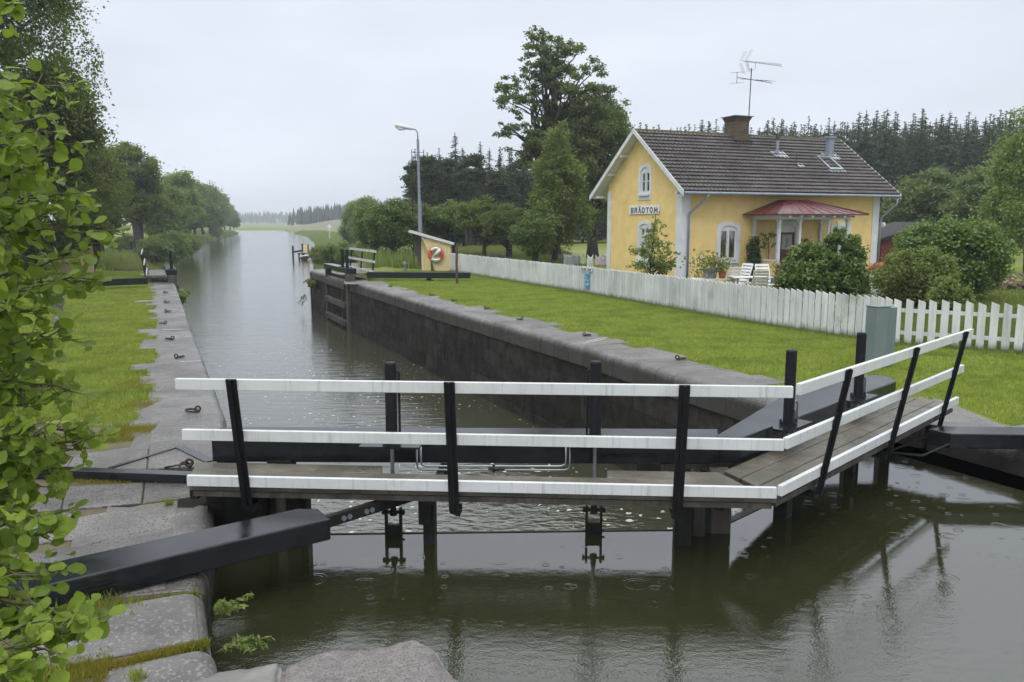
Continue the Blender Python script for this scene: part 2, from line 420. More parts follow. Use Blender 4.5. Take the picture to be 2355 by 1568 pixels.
def glass_mat():
    m, nt, b = newmat('window_glass')
    tr = N(nt, "ShaderNodeBsdfTransparent"); gl = N(nt, "ShaderNodeBsdfGlossy")
    gl.inputs["Roughness"].default_value = 0.03
    fr = N(nt, "ShaderNodeFresnel"); fr.inputs[0].default_value = 1.5
    ms = N(nt, "ShaderNodeMixShader")
    nt.links.new(fr.outputs[0], ms.inputs[0])
    nt.links.new(tr.outputs[0], ms.inputs[1]); nt.links.new(gl.outputs[0], ms.inputs[2])
    nt.links.new(ms.outputs[0], nt.nodes["Material Output"].inputs[0])
    return m
M['glass'] = glass_mat()

# ---------------------------------------------------------------- mesh building
def mat4(o):
    m = Matrix.LocRotScale(o.location, o.rotation_euler, o.scale)
    return mat4(o.parent) @ m if o.parent else m
def nrm(v):
    v = Vector(v); return v.normalized() if v.length > 1e-9 else Vector((0, 0, 1))
class MB:
    def __init__(s):
        s.v = []; s.f = []; s.n = 0
    def add(s, verts, faces):
        verts = np.asarray(verts, dtype=np.float64).reshape(-1, 3)
        if isinstance(faces, np.ndarray):
            s.f.append(faces + s.n)
        else:
            by = {}
            for f in faces: by.setdefault(len(f), []).append(f)
            for k, l in by.items(): s.f.append(np.array(l, dtype=np.int64) + s.n)
        s.v.append(verts); s.n += len(verts)
        return s
    def box(s, x0, x1, y0, y1, z0, z1):
        v = [(x, y, z) for z in (z0, z1) for y in (y0, y1) for x in (x0, x1)]
        return s.add(v, [(0, 2, 3, 1), (4, 5, 7, 6), (0, 1, 5, 4), (2, 6, 7, 3), (0, 4, 6, 2), (1, 3, 7, 5)])
    def bar(s, p0, p1, w, h, up=(0, 0, 1)):
        p0, p1 = Vector(p0), Vector(p1)
        d = (p1 - p0).normalized(); up = Vector(up)
        sd = d.cross(up)
        if sd.length < 1e-5: sd = d.cross(Vector((0, 1, 0)))
        sd.normalize(); u = sd.cross(d).normalized()
        v = []
        for p in (p0, p1):
            for a, b in ((-1, -1), (1, -1), (1, 1), (-1, 1)):
                v.append(p + sd * (a * w / 2) + u * (b * h / 2))
        return s.add(v, [(0, 1, 2, 3), (7, 6, 5, 4), (0, 4, 5, 1), (1, 5, 6, 2), (2, 6, 7, 3), (3, 7, 4, 0)])
    def tube(s, pts, r, n=8, caps=True):
        pts = [Vector(p) for p in pts]
        rr = r if isinstance(r, (list, tuple)) else [r] * len(pts)
        v = []; f = []
        ref = Vector((0.13, 0.2, 0.97)).normalized()
        t0 = (pts[1] - pts[0]).normalized()
        if abs(t0.dot(ref)) > 0.95: ref = Vector((1, 0.1, 0)).normalized()
        for i, p in enumerate(pts):
            t = (pts[min(i + 1, len(pts) - 1)] - pts[max(i - 1, 0)]).normalized()
            a = t.cross(ref)
            if a.length < 1e-3: a = t.cross(Vector((0, 1, 0)))
            a.normalize(); b = t.cross(a).normalized()
            ref = a.cross(t).normalized()
            for k in range(n):
                an = 2 * math.pi * k / n
                v.append(p + a * (math.cos(an) * rr[i]) + b * (math.sin(an) * rr[i]))
        for i in range(len(pts) - 1):
            for k in range(n):
                k2 = (k + 1) % n
                f.append((i * n + k, i * n + k2, (i + 1) * n + k2, (i + 1) * n + k))
        if caps:
            f.append(tuple(range(n - 1, -1, -1))); f.append(tuple((len(pts) - 1) * n + k for k in range(n)))
        return s.add(v, f)
    def prism(s, poly, z0, z1):
        n = len(poly)
        a = sum(poly[i][0] * poly[(i + 1) % n][1] - poly[(i + 1) % n][0] * poly[i][1] for i in range(n))
        if a < 0: poly = poly[::-1]
        v = [(p[0], p[1], z0) for p in poly] + [(p[0], p[1], z1) for p in poly]
        f = [tuple(range(n - 1, -1, -1)), tuple(range(n, 2 * n))]
        f += [(i, (i + 1) % n, n + (i + 1) % n, n + i) for i in range(n)]
        return s.add(v, f)
    def extr(s, poly, o, u, w, dvec):
        """poly (a,b) in the plane o + a u + b w, extruded by dvec"""
        o, u, w, dvec = map(Vector, (o, u, w, dvec)); n = len(poly)
        v = [o + u * a + w * b for a, b in poly]; v += [p + dvec for p in v]
        f = [tuple(range(n)), tuple(range(2 * n - 1, n - 1, -1))]
        f += [(i, n + i, n + (i + 1) % n, (i + 1) % n) for i in range(n)]
        return s.add(v, f)
    def ring_extr(s, outer, inner, o, u, w, dvec):
        """frame between two outlines with the same number of points"""
        o, u, w, dvec = map(Vector, (o, u, w, dvec)); n = len(outer)
        v = []
        for dd in (Vector((0, 0, 0)), dvec):
            v += [o + u * a + w * b + dd for a, b in outer] + [o + u * a + w * b + dd for a, b in inner]
        f = []
        for i in range(n):
            j = (i + 1) % n
            f += [(i, j, n + j, n + i), (2 * n + i, 3 * n + i, 3 * n + j, 2 * n + j),
                  (i, 2 * n + i, 2 * n + j, j), (n + i, n + j, 3 * n + j, 3 * n + i)]
        return s.add(v, f)
    def lathe(s, prof, c, n=16):
        c = Vector(c); v = []; f = []
        for r, z in prof:
            for k in range(n):
                a = 2 * math.pi * k / n
                v.append(c + Vector((r * math.cos(a), r * math.sin(a), z)))
        m = len(prof)
        for i in range(m - 1):
            for k in range(n):
                k2 = (k + 1) % n
                f.append((i * n + k, i * n + k2, (i + 1) * n + k2, (i + 1) * n + k))
        f.append(tuple(range(n - 1, -1, -1))); f.append(tuple((m - 1) * n + k for k in range(n)))
        return s.add(v, f)
    def torus(s, c, R1, r, axis=(0, 0, 1), a0=0, a1=2 * math.pi, n=24, m=8, sx=1.0):
        ax = nrm(axis); u = ax.orthogonal().normalized()
        if abs(ax.z) < 0.9: u = nrm(Vector((0, 0, 1)) - ax * ax.z)
        w = ax.cross(u)
        c = Vector(c); full = abs(a1 - a0 - 2 * math.pi) < 1e-6
        N_ = n if full else n + 1
        v = []; f = []
        for i in range(N_):
            a = a0 + (a1 - a0) * i / n
            d = u * math.cos(a) * sx + w * math.sin(a)
            for k in range(m):
                b = 2 * math.pi * k / m
                v.append(c + d * R1 + d.normalized() * (r * math.cos(b)) + ax * (r * math.sin(b)))
        for i in range(n):
            i2 = (i + 1) % N_
            for k in range(m):
                k2 = (k + 1) % m
                f.append((i * m + k, i2 * m + k, i2 * m + k2, i * m + k2))
        return s.add(v, f)
    def build(s, name, m, parent=None, w=True, smooth=False, bev=0.0, seg=2):
        v = np.concatenate(s.v)
        if parent is not None and w:
            inv = np.array(mat4(parent).inverted())
            v = v @ inv[:3, :3].T + inv[:3, 3]
        me = bpy.data.meshes.new(name)
        me.vertices.add(len(v)); me.vertices.foreach_set('co', v.astype(np.float32).ravel())
        loops = np.concatenate([f.ravel() for f in s.f])
        tot = np.concatenate([np.full(len(f), f.shape[1]) for f in s.f])
        st = np.concatenate([[0], np.cumsum(tot)[:-1]])
        me.loops.add(len(loops)); me.loops.foreach_set('vertex_index', loops.astype(np.int32))
        me.polygons.add(len(tot)); me.polygons.foreach_set('loop_start', st.astype(np.int32))
        me.update(calc_edges=True)
        me.materials.append(M[m] if isinstance(m, str) else m)
        me.polygons.foreach_set('use_smooth', np.full(len(tot), bool(smooth)))
        o = bpy.data.objects.new(name, me)
        COL.objects.link(o)
        if parent is not None: o.parent = parent
        if bev:
            b = o.modifiers.new("bevel", 'BEVEL'); b.width = bev; b.segments = seg
            b.limit_method = 'ANGLE'; b.angle_limit = R(35)
        return o
def tag(o, label=None, cat=None, group=None, kind=None):
    for k, v in (('label', label), ('category', cat), ('group', group), ('kind', kind)):
        if v: o[k] = v
    return o
def thing(name, label, cat, loc=(0, 0, 0), rz=0.0, group=None):
    o = bpy.data.objects.new(name, None); COL.objects.link(o)
    o.location = loc; o.rotation_euler = (0, 0, rz); o.empty_display_size = 0.2
    return tag(o, label, cat, group)
KIDS = {}
def copy_tree(o, parent=None):
    c = o.copy(); COL.objects.link(c)
    if parent is not None: c.parent = parent
    for ch in [x for x in o.children]: copy_tree(ch, c)
    return c
def place(src, first, loc, rz=0.0, sc=1.0, label=None, group=None):
    o = src if first else copy_tree(src)
    o.location = loc; o.rotation_euler = (0, 0, rz)
    o.scale = sc if isinstance(sc, tuple) else (sc, sc, sc)
    if label: o['label'] = label
    if group: o['group'] = group
    return o

# ---------------------------------------------------------------- canal and lock outlines (metres)
RN = [(-10.68, 43.7), (-6.44, 34.2), (-2.32, 24.76), (1.44, 16.65), (2.95, 12.92), (3.85, 10.95)]
LN = [(-17.9, 43.4), (-13.45, 33.08), (-6.93, 17.94), (-3.77, 10.66), (-3.27, 9.2)]
def interp(poly, y):
    p = sorted(poly, key=lambda q: q[1])
    return float(np.interp(y, [q[1] for q in p], [q[0] for q in p]))
WL = -2.15       # water in the lock chamber and the canal beyond
WU = -0.33       # water on the near side of the gate
canL = [P(*q, WL) for q in [(418, 606), (426, 595), (452, 568), (500, 551), (531, 543), (558, 535.5)]]
canR = [P(*q, WL) for q in [(712, 618), (714, 611), (721, 576), (720, 558.5), (704, 544), (671, 536.4)]]
canLp = [(q.x, q.y) for q in canL] + [(-175, 520)]
canRp = [(q.x, q.y) for q in canR] + [(-130, 470)]
XL_pts = [(1.5, -8), (-1.0, 2.8), (-1.63, 4.35), (-2.09, 5.31), (-2.23, 5.78), (-2.71, 7.22), (-3.2, 8.4)] + LN[::-1] + [(-22.5, 50), (-27.5, 62)] + canLp
XR_pts = [(14, -8), (5.9, 8.6), (5.19, 10.07), (4.9, 10.6), (3.95, 10.9)] + RN[::-1] + [(-10.3, 48), (-12.5, 55), (-16, 68)] + canRp
def sm(t): t = min(1, max(0, t)); return t * t * (3 - 2 * t)
def gh(x, y):
    """ground height away from the banks"""
    if y < 44: return 0.0
    r = x / max(y, 1)
    w = 1 - sm((r + 0.14) / 0.10) if r > -0.2 else 1.0
    return -1.5 * sm((y - 46) / 45) * w
def grid_mesh(rows):
    nr, nc = len(rows), len(rows[0])
    v = np.array(rows).reshape(-1, 3)
    f = [(i * nc + j, i * nc + j + 1, (i + 1) * nc + j + 1, (i + 1) * nc + j) for i in range(nr - 1) for j in range(nc - 1)]
    return v, f
ys = [-8, -2, 1, 2.8, 4.35, 5.31, 5.78, 7.22, 8.4, 9.2, 10, 10.6, 10.9, 12, 14, 17, 20, 24, 28, 33, 37, 41, 43.0, 44.2, 46, 48, 51, 55, 60, 66, 73, 80, 88, 97, 107, 118, 130, 145, 160, 180, 205, 235, 270, 310, 352, 400, 450]
offs = [0, 0.5, 1.2, 2.2, 3.5, 5.5, 8, 12, 17, 24, 34, 50, 75, 120, 200, 350, 700, 1600, 3500]
def side(sign, pts):
    rows = []
    for y in ys:
        x0 = interp(pts, y); row = []
        for o in offs:
            back = 0.35 if y < 43.5 else 0.0
            x = x0 + sign * (o + back)
            g = gh(x, y)
            if y < 43.5: z = g - 0.03
            else:
                z = -2.7 + (g + 2.7) * sm(o / 3.6 + 0.12) + 0.10 * math.sin(x * 1.3 + y * 0.37) * (1 if 1 < o < 30 else 0)
                z = max(z, -2.7)
            row.append((x, y, z))
        rows.append(row if sign > 0 else row[::-1])
    return grid_mesh(rows)
g = MB(); g.add(*side(-1, XL_pts)); g.add(*side(1, XR_pts))
yy = [450, 470, 500, 560, 650, 800, 1100, 1600, 2600, 4500]
rows = []
for y in yy:
    rows.append([(x, y, -2.7 if y < 460 else -1.55) for x in (-4500, -1500, -600, -300, -150, -60, 50, 200, 500, 1500, 4500)])
g.add(*grid_mesh(rows))
rows = [[(x, y, -2.7) for x in (-60, 60)] for y in (-60, -8)]
g.add(*grid_mesh(rows))
gr = g.build('ground', 'ground', smooth=True); tag(gr, kind='structure')

# water sheets
w_ = MB()
w_.add([(x, y, WL) for y in (7.62, 60, 140, 520) for x in (-260, -130, -60, -20, 12, 40)],
       [(i * 6 + j, i * 6 + j + 1, (i + 1) * 6 + j + 1, (i + 1) * 6 + j) for i in range(3) for j in range(5)])
tag(w_.build('canal_water', 'water_far'), kind='structure')
w_ = MB()
up = [(-30, -40), (30, -40), (30, 9), (5.9, 8.9), (5.1, 10.3), (4.55, 10.2), (P(2080, 1000, WU).x, P(2080, 1000, WU).y), (P(1990, 1052, WU).x, P(1990, 1052, WU).y), (P(1860, 1117, WU).x, P(1860, 1117, WU).y), (P(1672, 1206, WU).x, P(1672, 1206, WU).y), (1.85, 7.34), (-2.9, 7.19), (-3.05, 7.1), (-2.9, 7.0), (-2.5, 5.9), (-2.4, 5.0), (-30, 4)]
w_.add([(x, y, WU) for x, y in up], [tuple(range(len(up)))])
tag(w_.build('upper_water', 'water_near'), kind='structure')

# towpath, a gravel track on the right bank
tp = [(868, 640), (850, 620), (822, 600), (800, 585), (782, 568), (765, 553), (740, 541), (715, 535.5)]
rng = random.Random(5)
v = []; cpts = []
for i, q in enumerate(tp):
    z = -0.5 if i < 2 else -1.2
    p = P(*q, z)
    for _ in range(4):
        z = gh(p.x, p.y) + 0.2; p = P(*q, z)
    cpts.append(p)
npt = 0
for a, b in zip(cpts[:-1], cpts[1:]):
    for t in np.linspace(0, 1, 9)[:-1]:
        c = a.lerp(b, float(t)); npt += 1
        for k in (-1, 0, 1):
            v.append((c.x + k * 1.35, c.y, gh(c.x + k * 1.35, c.y) + 0.20 * sm((c.y - 46) / 20) + .012 - .05 * (c.y < 43)))
f = [(i * 3 + j, i * 3 + j + 1, (i + 1) * 3 + j + 1, (i + 1) * 3 + j) for i in range(npt - 1) for j in range(2)]
path_o = MB().add(v, f).build('path', 'gravel', smooth=True); tag(path_o, kind='structure')
# gravel yard beside the house
yd = [P(1960, 690), P(2080, 700), P(2120, 660), P(2090, 640), P(2000, 640), P(1750, 648), P(1560, 650), P(1560, 660), P(1750, 690)]
tag(MB().prism([(p.x, p.y) for p in yd], -0.1, 0.004).build('yard', 'gravel'), kind='structure')

# ---------------------------------------------------------------- lock walls
def seg_frame(a, b):
    a, b = Vector((*a, 0)), Vector((*b, 0)); d = (b - a); L = d.length; d.normalize()
    return a, d, L
STONES = {-1: [], 1: []}       # (point, depth) for keeping grass off the stones
def coping(root, poly, sign, seed, spacing=(0.5, 0.8), depth=(0.75, 1.25), m='granite', thick=0.42, rr=0.15, dmap=None, start=0.0, nosmap=True):
    """rounded-nose coping stones laid along poly; sign=+1: land is on the right side (+across)"""
    rg = random.Random(seed)
    for a, b in zip(poly[:-1], poly[1:]):
        o, d, L = seg_frame(a, b)
        land = Vector((d.y, -d.x, 0))
        if land.x * sign < 0: land = -land
        n_ = max(1, round(L / ((spacing[0] + spacing[1]) / 2)))
        cuts = [0] + sorted((i + rg.uniform(-0.18, 0.18)) * L / n_ for i in range(1, n_)) + [L]
        for c0, c1 in zip(cuts[:-1], cuts[1:]):
            dp = rg.uniform(*depth)
            if rg.random() < 0.18: dp += 0.3
            r = rr; dz = rg.uniform(-0.003, 0.004); dn = rg.uniform(-0.006, 0.006)
            prof = [(dn + 0.0, -thick)] + [(dn + r - r * math.cos(t), -r + r * math.sin(t) + dz) for t in [i * math.pi / 2 / 6 for i in range(7)]] + [(dp, dz), (dp, -thick)]
            mb = MB()
            p = o + d * (c0 + 0.003)
            mb.extr(prof, p, land, (0, 0, 1), d * (c1 - c0 - 0.006))
            st = mb.build('coping_stone', m, root, bev=0.008, seg=1)
            STONES[sign].append((o.x + d.x * c0, o.y + d.y * c0, o.x + d.x * c1, o.y + d.y * c1, dp))
def wallface(root, poly, sign, z0, z1, seed, back=0.05):
    rg = random.Random(seed); mb = MB()
    for a, b in zip(poly[:-1], poly[1:]):
        o, d, L = seg_frame(a, b)
        land = Vector((d.y, -d.x, 0))
        if land.x * sign < 0: land = -land
        z = z1; 
        while z > z0:
            h = rg.uniform(0.34, 0.62); s0 = -rg.uniform(0, 0.8)
            while s0 < L:
                ln = rg.uniform(0.6, 2.2); e = rg.uniform(-0.006, 0.012)
                a0, a1 = max(0, s0) + 0.0015, min(L, s0 + ln) - 0.0015
                if a1 - a0 > 0.05:
                    p = o + d * ((a0 + a1) / 2) + land * (back + 0.3 + e) + Vector((0, 0, z - h / 2))
                    mb.bar(p - d * (a1 - a0) / 2, p + d * (a1 - a0) / 2, 0.6, h - 0.003)
                s0 += ln
            z -= h
        # solid core so that joints are dark and closed
        p = o + d * (L / 2) + land * (back + 0.51) + Vector((0, 0, (z0 + z1) / 2))
        mb.bar(p - d * L / 2, p + d * L / 2, 1.0, z1 - z0 - 0.01)
    return mb.build('wall_face', 'wall', root, bev=0.006, seg=1)
wr = thing('lock_wall', 'dark stone lock wall with rounded granite coping under the right lawn', 'lock wall', (1.44, 16.65, 0), 0)
RNs = RN[::-1]
coping(wr, RNs, 1, 3)
wallface(wr, RNs, 1, -3.2, -0.41, 4)
wing = [(-10.68, 43.7), (-9.9, 46.2), (-7.5, 48)]
wallface(wr, wing, 1, -3.2, -0.05, 41, 0.0)
rfore = [(12.5, -4.6), (5.75, 8.9), (5.19, 10.07)]
wr2 = thing('lock_wall', 'grey stone forebay wall right of the near gate, behind the black swing arm', 'lock wall', (5.7, 8.93, 0), 0)
coping(wr2, rfore, 1, 8, depth=(0.8, 1.2))
wallface(wr2, rfore, 1, -3.2, -0.41, 9)
# hollow quoin where the right leaf turns
MB().prism([(5.15, 10.12), (4.75, 10.75), (3.9, 10.95), (3.9, 11.9), (6.2, 11.9), (6.2, 10.12)], -3.2, -0.02).build('quoin_stone', 'granite', wr2, bev=0.05)
wl = thing('lock_wall', 'left lock wall with pale wet granite coping beside the left lawn', 'lock wall', (-6.93, 17.94, 0), 0)
LNs = LN[::-1]
coping(wl, LNs, -1, 13, depth=(0.75, 1.15))
wallface(wl, LNs, -1, -3.2, -0.41, 14)
wallface(wl, [(-17.9, 43.4), (-19.6, 45.0), (-22, 46)], -1, -3.2, -0.05, 15, 0.0)
wl2 = thing('lock_wall', 'near left quay of lichened granite blocks under the black swing arm', 'lock wall', (-2.2, 5.8, 0), 0)
nl = [P(486, 1262), P(478, 1310), P(466, 1352)]
coping(wl2, [(p.x, p.y) for p in nl][::-1], -1, 22, spacing=(0.6, 0.8), depth=(1.3, 1.5), m='granite', rr=0.11)
nl2 = [P(466, 1358), P(482, 1468)]
coping(wl2, [(p.x, p.y) for p in nl2], -1, 23, spacing=(1.5, 1.6), depth=(1.0, 1.05), m='lichen', rr=0.13)
nl3 = [P(496, 1484), P(520, 1575), P(620, 1800)]
coping(wl2, [(p.x, p.y) for p in nl3], -1, 24, spacing=(0.9, 1.2), depth=(1.1, 1.2), m='lichen', rr=0.13)
coping(wl2, [(p.x, p.y) for p in (P(492, 1140), P(489, 1205), P(486, 1258))], -1, 25, spacing=(0.3, 0.5), depth=(0.8, 0.9), rr=0.12)
wallface(wl2, [(p.x, p.y) for p in (P(495, 1135), P(486, 1262), P(466, 1352), P(482, 1468), P(520, 1575), P(640, 1850))], -1, -3.2, -0.41, 26, 0.06)
# big paving slabs round the gate heel
slabs = [[(60, 1050), (170, 1046), (150, 1079), (40, 1084)], [(172, 1046), (341, 1023), (337, 1078), (152, 1079)],
         [(343, 1023), (492, 1004), (500, 1072), (339, 1078)], [(345, 985), (470, 975), (500, 1000), (343, 1020)],
         [(60, 1128), (150, 1122), (140, 1172), (30, 1180)], [(152, 1121), (331, 1110), (325, 1158), (142, 1172)],
         [(333, 1110), (470, 1112), (491, 1136), (327, 1158)], [(180, 1190), (330, 1161), (410, 1150), (405, 1206), (160, 1262)],
         [(40, 1190), (176, 1180), (150, 1240), (10, 1262)], [(60, 1275), (300, 1236), (400, 1214), (398, 1262), (300, 1292), (40, 1340)],
         [(150, 1300), (390, 1272), (380, 1352), (100, 1400)]]
for i, q in enumerate(slabs):
    pts = [P(*k) for k in q]
    MB().prism([(p.x, p.y) for p in pts], -0.25, 0.004 + 0.003 * (i % 3)).build('paving_slab', 'granite', wl2, bev=0.015)
so = [P(*k) for k in [(-500, 1000), (350, 960), (495, 1000), (480, 1130), (470, 1262), (445, 1355), (460, 1470), (480, 1580), (-500, 1580)]]
tag(MB().prism([(p.x, p.y) for p in so], -0.4, -0.014).build('soil', 'soil'), kind='structure')
# inlaid steel strips of the old beam track
it = thing('inlaid_track', 'thin steel strip set in the wet granite as a pointed track', 'steel track', P(415, 1040))
def strip(q0, q1, wd, zz=0.014):
    a, b = P(*q0), P(*q1); a.z = b.z = zz
    return MB().bar(a, b, wd, 0.012)
strip((252, 1079), (412, 1029), 0.05).build('strip', 'black', it)
strip((414, 1030), (484, 1064), 0.11, 0.016).build('strip', 'black', it)
strip((378, 1077), (440, 1067), 0.03).build('strip', 'black', it)

# painted marks across the copings
for root_, q0, q1 in ((wl, (412, 832), (462, 829)), (wl, (372, 758), (418, 757)), (wl, (383, 680), (410, 679)), (wr, (1342, 789), (1392, 779)), (wr, (1068, 707), (1104, 703)), (wr, (903, 668), (938, 664)), (wr, (1347, 785), (1396, 775))):
    a_, b_ = P(*q0, .009), P(*q1, .009)
    MB().bar(a_, b_, .022, .004).build('painted_mark', 'trim', root_)

# heel wall of the near gate on the left, dark and set back under the footbridge
MB().prism([(-2.80, 6.98), (-2.70, 7.15), (-2.66, 7.3), (-2.75, 7.9), (-3.6, 8.8), (-3.6, 7.0)], -3.2, 0.0).build('quoin_stone', 'wall', wl2, bev=0.04)

# ---------------------------------------------------------------- lock gates
class Frame:
    """s along the leaf, t away from the upstream side, z up"""
    def __init__(s, o, e, flip=False):
        s.o = Vector((o[0], o[1], 0)); e = Vector((e[0], e[1], 0))
        s.L = (e - s.o).length; s.e = (e - s.o).normalized()
        s.n = Vector((-s.e.y, s.e.x, 0))
        if flip: s.n = -s.n
    def __call__(s, a, t, z): return s.o + s.e * a + s.n * t + Vector((0, 0, z))
    def px(s, px, t, z):
        """distance s along the leaf at which a line at (t,z) stands over photo column px"""
        k = (px - 1177) / 1900; b = s.o + s.n * t
        D0 = b.y * _c + (H - z) * _s
        return (k * D0 - b.x) / (s.e.x - k * s.e.y * _c)
def hydraulic(G, root, s, t, ztop, side, zb=0.56, r=0.052, tilt=0.0):
    cyl = MB().tube([G(s, t, zb), G(s, t, ztop - 0.015), G(s, t, ztop)], [r, r, r * 0.9], 24).build('cylinder', 'blackpost', root, bev=0.004)
    k = r + 0.022
    pipe = [G(s + side * k * 0.55, t, ztop - 0.07), G(s + side * k, t, ztop - 0.09), G(s + side * k, t, ztop - 0.13), G(s + side * k, t, zb + 0.03)]
    MB().tube(pipe, 0.011, 8).build('pipe', 'blackpost', cyl)
    pl = MB(); q = 0.27
    poly = [(-q, -0.10), (q, -0.10), (q, 0.05), (q - 0.12, 0.12), (-q + 0.12, 0.12), (-q, 0.05)]
    pl.extr(poly, G(s, t - 0.03, 0.522), G.e, G.n, (0, 0, 0.018))
    pl.tube([G(s, t, 0.538), G(s, t, 0.575)], 0.085, 16)
    for a in range(4):
        pl.tube([G(s + 0.075 * math.cos(a * 1.571 + .78), t + 0.075 * math.sin(a * 1.571 + .78), 0.57), G(s + 0.075 * math.cos(a * 1.571 + .78), t + 0.075 * math.sin(a * 1.571 + .78), 0.592)], 0.012, 6)
    pl.build('mounting_plate', 'black', root)
    MB().tube([G(s, t, 0.55), G(s, t, -0.1)], 0.018, 10).build('rod', 'steel', root)
    lk = MB()
    for d in (-1, 1):
        lk.box(0, 0, 0, 0, 0, 0) if False else None
        lk.bar(G(s + d * 0.066, t, -0.06), G(s + d * 0.066, t, -0.62), 0.022, 0.05, up=G.n)
    lk.tube([G(s - 0.095, t, -0.1), G(s + 0.095, t, -0.1)], 0.016, 10)
    for d in (-1, 1): lk.tube([G(s + d * 0.082, t, -0.1), G(s + d * 0.102, t, -0.1)], 0.026, 8)
    lk.tube([G(s, t, -0.02), G(s, t, -0.13)], [0.022, 0.034], 10)
    lk.bar(G(s - 0.058, t + 0.01, -0.42), G(s + 0.058, t + 0.01, -0.42), 0.05, 0.40)
    lk.tube([G(s + 0.07, t, -0.30), G(s + 0.10, t, -0.30)], 0.010, 6)
    lk.build('paddle_link', 'blackdull', root)
    return cyl
def railing(G, root, s0, s1, posts, zs, lean, t0, tpost_extra, hz=0.09, ends=None):
    """three white rails with black T posts leaning outwards; zs = heights of the rail tops"""
    for i, z in enumerate(zs):
        a0, a1 = (s0, s1) if ends is None else ends[i]
        tt = t0 - lean * (z - zs[-1]) / (zs[0] - zs[-1])
        rm = MB().bar(G(a0, tt, z - hz / 2), G(a1, tt, z - hz / 2), 0.042, hz)
        rm.build('rail', 'railwhite', root, bev=0.004)
    zt, zb = zs[0] + 0.005, zs[-1] - 0.26
    for sp in posts:
        m_ = MB()
        tt = lambda z: t0 - 0.026 - lean * (z - zs[-1]) / (zs[0] - zs[-1])
        pt, pb = G(sp, tt(zt) - 0.012, zt), G(sp, tt(zb) - 0.012, zb)
        m_.bar(pb, pt, 0.085, 0.016, up=G.n)
        m_.bar(pb - G.n * 0.02, pt - G.n * 0.02, 0.014, 0.03, up=G.n)
        m_.extr([(-0.04, 0), (0.045, 0), (0.045, -0.06), (-0.04, -0.03)], G(sp, tt(zb), zb), G.e, (0, 0, 1), G.n * 0.16)
        m_.build('rail_post', 'blackpost', root)
def planks(G, root, rows, z=0.30, th=0.05):
    for (a0, a1, t0, t1) in rows:
        pts = [G(a0[0], t0, 0), G(a1[0], t0, 0), G(a1[1], t1, 0), G(a0[1], t1, 0)]
        MB().prism([(p.x, p.y) for p in pts], z - th, z).build('deck_plank', 'deck', root, bev=0.006, seg=1)

# left leaf, seen nearly square on
O1 = P(431, 1092, .4); E1 = P(1785, 1120, .4)
G1 = Frame((O1.x, O1.y), (E1.x, E1.y))
gt1 = thing('lock_gate', 'closed left lock gate leaf with plank footbridge, white rails, and two black cylinders behind', 'lock gate', (O1.x, O1.y, 0))
bm1 = MB(); q0, q1 = G1.px(485, .8, .5), G1.px(1655, 1.0, .5)
fb = [G1(q0, .80, 0), G1(q1, 1.03, 0)]; bb = [G1(q1 + 0.05, 1.40, 0), G1(q0, 1.18, 0)]
bm1.prism([(p.x, p.y) for p in fb + bb], 0.272, 0.52)
bm1.build('top_beam', 'black', gt1, bev=0.012)
def tf(s): return .80 + .23 * (s - q0) / (q1 - q0)
for px, zz in ((640, .2), (1495, .2)):
    s_ = G1.px(px, .8, .25); MB().box(0, 0, 0, 0, 0, 0) if False else MB().bar(G1(s_ - .11, tf(s_) + .06, .245), G1(s_ + .11, tf(s_) + .06, .245), .18, .09).build('beam_bracket', 'blackdull', gt1)
planks(G1, gt1, [((G1.px(435, .05, .3), G1.px(440, .24, .3)), (G1.px(1785, .05, .3), G1.px(1732, .24, .3)), 0.045, 0.255),
                 ((G1.px(440, .3, .3), G1.px(446, .5, .3)), (G1.px(1725, .27, .3), G1.px(1690, .47, .3)), 0.265, 0.475),
                 ((G1.px(446, .5, .3), G1.px(452, .72, .3)), (G1.px(880, .5, .3), G1.px(880, .72, .3)), 0.485, 0.70),
                 ((G1.px(1395, .5, .3), G1.px(1395, .72, .3)), (G1.px(1690, .5, .3), G1.px(1650, .72, .3)), 0.485, 0.70)])
jo = MB(); jo.bar(G1(0.02, .065, .226), G1(G1.L - .02, .065, .226), .05, .045)
jo.build('edge_joist', 'oldwood', gt1)
for px in (480, 1000, 1640):
    s_ = G1.px(px, .4, .2); MB().bar(G1(s_, .1, .2), G1(s_, 1.0, .2), .07, .09).build('cross_bearer', 'blackdull', gt1)
railing(G1, gt1, 0, G1.L, [G1.px(548, -.1, .8), G1.px(1038, -.1, .8), G1.px(1566, -.1, .8)], [1.255, .815, .40], .16, .0, 0,
        ends=[(G1.px(405, -.16, 1.2), G1.px(1822, -.16, 1.2)), (G1.px(417, -.1, .8), G1.px(1803, -.1, .8)), (0, G1.L)])
for px, sd_ in ((899, 1), (1369, -1)):
    tq = .60 if px < 1000 else .78
    hydraulic(G1, gt1, G1.px(px, tq, .9), tq, 1.275, sd_)
